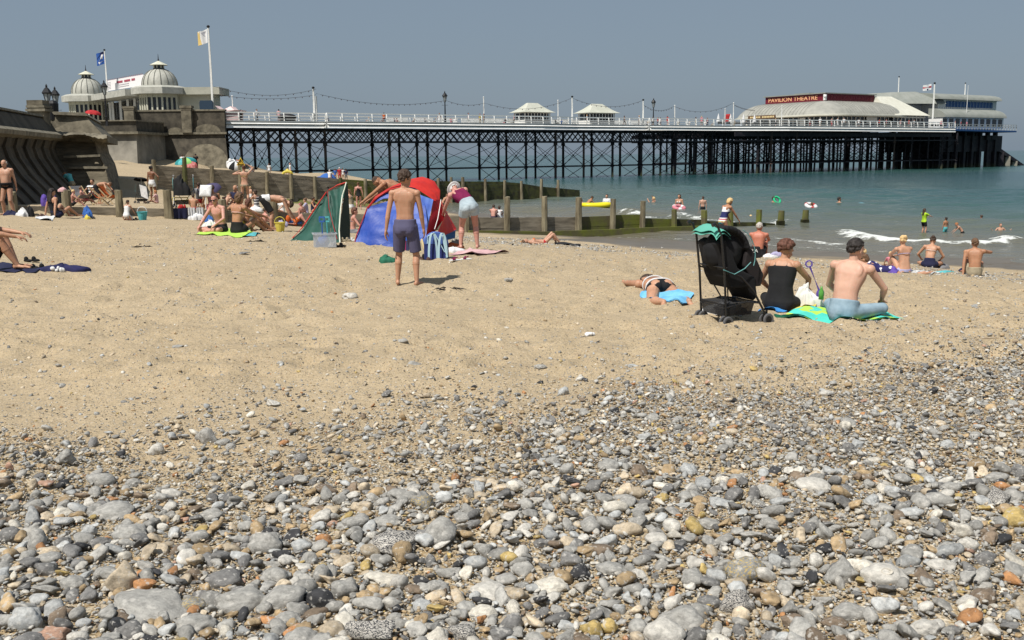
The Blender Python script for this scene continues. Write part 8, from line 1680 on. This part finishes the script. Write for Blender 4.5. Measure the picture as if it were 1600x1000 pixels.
b = MB(); b.tube([(-.4, 0, 0), (-.3, 0, .28), (.3, 0, .28), (.4, 0, 0)], .022, 6); b.tube([(-.3, 0, .18), (.3, 0, .18)], .022, 6); o = b.build('folding_stool', cloth('yellow')); o.location = spot(286, 325)+Vector((0, -.3, .15)); tag(o, 'yellow folding frame leaning on the double buggy', 'stool'); heap('red and white ball at the foot of the double buggy', 284, 327, 'red', .12, .16, 5, 'ball', 'ball', 36)
# deckchairs by the wall
def deckchair(label, px, py, col, rz):
    g = thing('deckchair', label, 'deckchair', spot(px, py), rz)
    for s in (-.27, .27): b = MB(); b.beam((s, -.35, 0), (s, .35, .75), .03, .04); b.beam((s, .3, 0), (s, -.3, .4), .03, .04); b.build('side_frame', mat('deck_wood', (.4, .3, .17), .7), g)
    b = MB(); rows = [[(x, y, z) for x in (-.26, .26)] for y, z in ((-.28, .40), (-.1, .27), (.1, .33), (.25, .52), (.36, .76))]; b.sheet(rows); b.sheet([[(x, y, z-.015) for x, y, z in r][::-1] for r in rows]); b.build('seat_cloth', cloth(col), g)
deckchair('orange deckchair right of the bending man by the bastion', 171, 319, 'orange', 1.4); deckchair('orange folded deckchair behind the bending man by the bastion', 156, 321, 'orange', 1.9); deckchair('grey deckchair holding the reclining sunbather by the groyne post', 128, 321, 'grey', 1.0)
heap('pink and white clothes hanging over the top of the groyne post', 101, 301, 'palepink', .16, .12, 6, lift=0, seed=37); bpy.context.view_layer.update()
o = [o for o in COL.objects if o.get('label', '').startswith('pink and white clothes hanging')][0]; pp = on_line(104, NG0, NG1); o.location = (pp.x, pp.y-.2, at_y(104, 298, pp.y).z)
heap('violet and turquoise ball by the woman in the black vest', 78, 322, 'violet', .28, .45, 6, 'ball', 'ball', 38)
# things on the groyne boards
def hang(label, px0, px1, py0, py1, col, name='towel', cat='towel'):
    a, c = on_line(px0, NG0, NG1), on_line(px1, NG0, NG1); nr = Vector(((NG1-NG0).y, -(NG1-NG0).x)).normalized()*.16; b = MB(); rows = []
    for j in range(7):
        py = py0+(py1-py0)*j/6; row = []
        for i in range(13): p = a+(c-a)*(i/12)+nr*(1+.25*math.sin(i*1.4)*j/6); z = at_y(px0+(px1-px0)*i/12, py, p.y).z; row.append((p.x, p.y-.1, z))
        rows.append(row)
    b.sheet(rows); b.sheet([[(x, y+.015, z) for x, y, z in r][::-1] for r in rows]); o = b.build(name, cloth(col) if isinstance(col, str) else col, smooth=True); tag(o, label, cat)
hang('dark blue towel hung on the groyne boards', 268, 293, 325, 341, 'navy'); hang('first white towel from the left hung on the groyne boards', 294, 305, 324, 336, 'white'); hang('second white towel from the left hung on the groyne boards', 307, 318, 324, 335, 'white')
heap('white and striped clothes under the hanging towels', 305, 345, 'white', .26, .2, 10, seed=39); heap('blue cool box left of the man in sunglasses', 325, 347, 'blue', .2, .24, 6, 'cool box', 'cool_box', 40); heap('white carrier bag left of the man in sunglasses', 327, 361, mat('plastic_bag', (.66, .65, .62), .45), .18, .24, 10, 'bag', 'carrier_bag', 41)
towel('lime towel under the group with the man in sunglasses', [(303, 365), (375, 371), (402, 367), (340, 360)], mat('towel_lime', (.42, .66, .10), .9), 15, .03); towel('pale blue towel end right of the lime towel', [(376, 370), (398, 371), (408, 367), (388, 366)], cloth('aqua'), 16, .03)
heap('black sandals by the bending man\'s feet', 417, 362, 'black', .2, .08, 8, 'shoes', 'shoes', 42); heap('orange tub beyond the bending man\'s hands', 450, 350, 'orange', .3, .28, 9, 'tub', 'toy_tub', 43); heap('blue rubber dinghy part under the orange tub', 456, 353, 'blue', .3, .14, 8, 'inflatable', 'inflatable', 44); heap('white towel and clothes beside the woman in black and white', 396, 331, 'white', .3, .2, 10, 'towel', 'towel', 45); heap('small lilac bucket and toys by the bending man\'s hands', 441, 356, 'lilac', .14, .2, 6, 'toys', 'beach_toys', 46); heap('yellow straw hat between the red clothes and the man in sunglasses', 334, 328, 'yellow', .14, .2, 6, 'hat', 'hat', 47)
# ---- warning sign
ws = thing('warning_sign', 'yellow triangular warning sign on a green pole at the far groyne', 'sign', gy(379, 70))
zt0 = at_y(379, 245, 70); c = ws.location; b = MB(); b.tube([(0, 0, 0), (0, 0, zt0.z-c.z)], .05, 6); b.build('pole', mat('pole_green', (.22, .30, .18), .7), ws)
z0 = at_y(379, 257, 70).z-c.z; z1 = at_y(379, 244, 70).z-c.z; b = MB(); zq = (z0+z1)/2-.1; b.prism([(-.3, -.085, zq-.24), (.3, -.085, zq-.24), (0, -.085, zq+.3)], (0, .03, 0)); b.build('plate', mat('sign_yellow', (.62, .40, .03), .6), ws); b = MB(); zc = (z0+z1)/2-.1
for a_, c_ in (((-.2, zc-.17), (.2, zc-.17)), ((.2, zc-.17), (0, zc+.17)), ((0, zc+.17), (-.2, zc-.17))): b.beam((a_[0], -.1, a_[1]), (c_[0], -.1, c_[1]), .02, .04)
b.beam((0, -.1, zc-.08), (0, -.1, zc+.08), .02, .05); b.build('warning_symbol', M_black, ws)
# ---- beyond the far groyne
q = pt_(512, 279, 90); solid('beach_shelter', 'low blue beach tent beyond the far groyne below the pier', 'beach tent', q+Vector((0, 0, -.5)), [('cover', cloth('blue'), lambda b: (b.ell((0, 0, .1), (.9, .8, .9)), b.ell((-.7, 0, .1), (.7, .6, .6))), True)])
q = pt_(449, 275, 89); solid('inflatable_boat', 'yellow inflatable standing beyond the far groyne', 'inflatable', q+Vector((0, 0, -.1)), [('tube', cloth('yellow'), lambda b: b.tube([(.4*math.cos(a), .1, .25+.25*math.sin(a)) for a in np.linspace(0, 2*PI, 17)], .12, 8), True)])
heap('blue and red bathing things under the green parasol', 300, 266, 'redpat', .5, .5, 10, lift=.2, seed=48, vox=.06)
# ---- in the water
def ring(label, px, py, r, t, col, col2=None, tilt=0.0, dz=.05):
    l = at_z(px, py, SEA); g = thing('swim_ring', label, 'swim ring', Vector((l.x, l.y, SEA+dz))); b = MB(); M_ = Euler((tilt, 0, .4)).to_matrix(); b.tube([M_@Vector((r*math.cos(a), r*math.sin(a), 0)) for a in np.linspace(0, 2*PI, 21)], t, 8); b.build('tube', cloth(col), g, smooth=True)
    if col2:
        b = MB(); 
        for a in (0, 2, 4): b.tube([M_@Vector((r*math.cos(a+k*.12), r*math.sin(a+k*.12), 0)) for k in range(6)], t*1.05, 8)
        b.build('band', cloth(col2), g, smooth=True)
ring('bright green swimming ring held upright in the sea', 1214, 317, .27, .08, 'ringgreen', None, 1.0, .22)
ring('pink swimming ring around the woman on the breaking wave', 1061, 328, .36, .13, 'pink', 'white', .3, .15); ring('red and white swimming ring far out', 1267, 324, .34, .13, 'white', 'red', .4, .1)
l = at_z(1333, 321, SEA); solid('lilo', 'pale blue lilo floating in front of the dark haired swimmer', 'lilo', Vector((l.x, l.y, SEA+.05)), [('mattress', mat('lilo_blue', (.25, .6, .75), .3), lambda b: [b.capsule((-.7, -.25+.125*k, .06), (.7, -.25+.125*k, .06), .07, .07, 8) for k in range(5)], True)])
l = at_z(932, 326, SEA); M_yel = mat('dinghy_yellow', (.70, .60, .02), .4)
solid('dinghy', 'yellow inflatable dinghy with a black underside beside two bathers', 'dinghy', Vector((l.x, l.y, SEA+.22)), [('tube', M_yel, lambda b: b.tube([(.95*math.copysign(abs(math.cos(a))**.8, math.cos(a)), .5*math.copysign(abs(math.sin(a))**.8, math.sin(a)), .05*abs(math.cos(a))) for a in np.linspace(0, 2*PI, 25)], .17, 8), True), ('hull', M_black, lambda b: b.ell((0, 0, -.12), (1.02, .56, .12)), True)], .25)
# ---- pier and forecourt furniture
def folded(px, n, label):
    t = tpx(px, n); g = thing('folded_parasol', label, 'parasol', PT(t, n, DZ), group='folded white parasols on the pier terrace'); b = MB(); b.lathe([(.42, .75), (.30, 1.3), (.12, 2.0), (.02, 2.35)], n=8); b.build('canopy', cloth('white'), g); b = MB(); b.tube([(0, 0, 0), (0, 0, .9)], .04, 6); b.build('pole', M_wgrey, g)
for k, px in enumerate((1121, 1140, 1160, 1177)): folded(px, 2, ['first', 'second', 'third', 'fourth'][k]+' folded white parasol from the left on the pier terrace')
t = tpx(1136, 3.5); g = thing('folded_parasol', 'dark red folded parasol among the white ones on the terrace', 'parasol', PT(t, 3.5, DZ)); b = MB(); b.lathe([(.5, .8), (.5, 2.1), (.35, 2.35)], n=8); b.build('canopy', cloth('red'), g)
st = thing('stall', 'pink and white striped stall awning at the left end of the pier', 'stall', PT(tpx(350, 6), 6, DZ)); b = MB(); c0 = PT(tpx(338, 6), 6, 0); c1 = PT(tpx(377, 4), 4, 0)
zr = lambda px, py, n: at_y(px, py, PT(tpx(px, n), n, 0).y)
pl = [zr(336, 165, 6), zr(345, 172, 6), zr(352, 170, 6), zr(360, 166, 6), zr(366, 172, 5), zr(378, 172, 5), zr(376, 176, 5), zr(345, 177, 6)]
b.prism(pl, (0, 2.5, 0)); b.build('awning', mat('awning', (.62, .38, .38), .8, (.72, .66, .64), 3, stretch=(3, 3, .1)), st, world=True); b = MB(); b.prism([zr(352, 177, 6), zr(374, 177, 5), zr(374, 191, 5), zr(352, 192, 6)], (0, 2, 0)); b.build('counter', mat('stall_side', (.45, .33, .33), .8, (.55, .42, .42), 3), st, world=True)
t = tpx(452, 4); bnch = thing('bench', 'dark curved canopy bench on the pier beside the person in pink', 'bench', PT(t, 4, DZ)); b = MB(); b.ell((0, 0, .75), (1.3, .6, .5)); b.build('canopy', M_black, bnch, smooth=True); b = MB(); b.box((0, 0, .3), (2.2, .6, .6)); b.build('seat', M_black, bnch)
# pier benches along the terrace rail (dark backs seen through the railing)
k = 0; t = tpx(1120, 1)
while t < tpx(1222, -2): n_ = .2-2.0*min(1, max(0, (t-tpx(1140, 0))/16)); g = thing('bench', 'dark bench back seen through the railing of the pier terrace', 'bench', PT(t, n_, DZ), math.atan2(PU.y, PU.x), group='dark benches along the terrace railing'); b = MB(); b.box((0, 0, .62), (1.5, .1, .5)); b.box((0, .25, .4), (1.5, .5, .08)); b.build('seat', M_black, g); t += 2.1
t = tpx(1350, -2)
while t < tpx(1480, -2): g = thing('bench', 'dark bench back seen through the railing right of the theatre windows', 'bench', PT(t, -2.2+.9*(t-tpx(1350, -2))/20*.8, DZ), math.atan2(PU.y, PU.x), group='dark benches along the railing right of the theatre'); b = MB(); b.box((0, 0, .62), (1.3, .1, .5)); b.box((0, .25, .4), (1.3, .5, .08)); b.build('seat', M_black, g); t += 1.9
p = at_y(146, 172, 112); pr_ = parasol('parasol', 'dark red parasol in front of the left domed pavilion', Vector((p.x, 112, 4.9)), .9, (0, .15, 0), [0], [cloth('red')], p.z-4.9, .45, 8)
p = at_y(323, 168, 131.4); solid('bin', 'dark blue covered bin standing on the abutment parapet by the flagpole', 'bin', Vector((p.x, 131.5, 7.86)), [('body', mat('bin_blue', (.02, .04, .07), .6), lambda b: (b.box((0, 0, .45), (1.7, .7, .9)), b.prism([(.85, -.35, .9), (-.85, -.35, .9), (-.75, -.35, 1.15), (.75, -.35, 1.15)], (0, .7, 0))))])
p = at_y(75, 180, 56.5); solid('bin', 'black litter bin beside the square wall pillar', 'bin', Vector((p.x, 57.2, 3.9)), [('body', M_black, lambda b: b.lathe([(.001, 0), (.25, 0), (.3, .9), (.2, 1.05), (.001, 1.1)], n=12))])
# ---- strands of dry weed and driftwood on the sand
def weed(label, px, py, s, seed):
    rs = random.Random(seed); c_ = spot(px, py); b = MB()
    for _ in range(9): x0, y0 = rs.uniform(-s, s), rs.uniform(-s, s)*.5; b.tube([(x0, y0, .01), (x0+rs.uniform(.03, .1), y0+rs.uniform(-.04, .04), rs.uniform(.015, .04)), (x0+rs.uniform(.1, .22), y0+rs.uniform(-.06, .06), .008)], [.004, .009, .003], 5)
    g = solid('seaweed', label, 'seaweed', c_, []); o = b.build('strands', mat('dry_weed', (.02, .015, .01), .8), g)
weed('dark strand of dry seaweed left of the shingle patch', 222, 389, .22, 1); weed('small dark tuft of seaweed on the sand right of the boy\'s shadow', 691, 459, .12, 2); weed('dark twig of seaweed under the green tent', 392, 383, .12, 3)
q = spot(1540, 545); b = MB(); b.tube([(-.12, 0, .01), (0, .03, .02), (.14, .07, .015)], [.006, .008, .004], 6); o = b.build('stick', mat('stick', (.35, .28, .2), .8)); o.location = q; tag(o, 'thin pale stick lying on the sand at the right', 'stick')
heap('scrap of white plastic lying on the open sand', 925, 528, 'white', .055, .035, 6, 'litter', 'plastic_scrap', 49)
bake_soft()
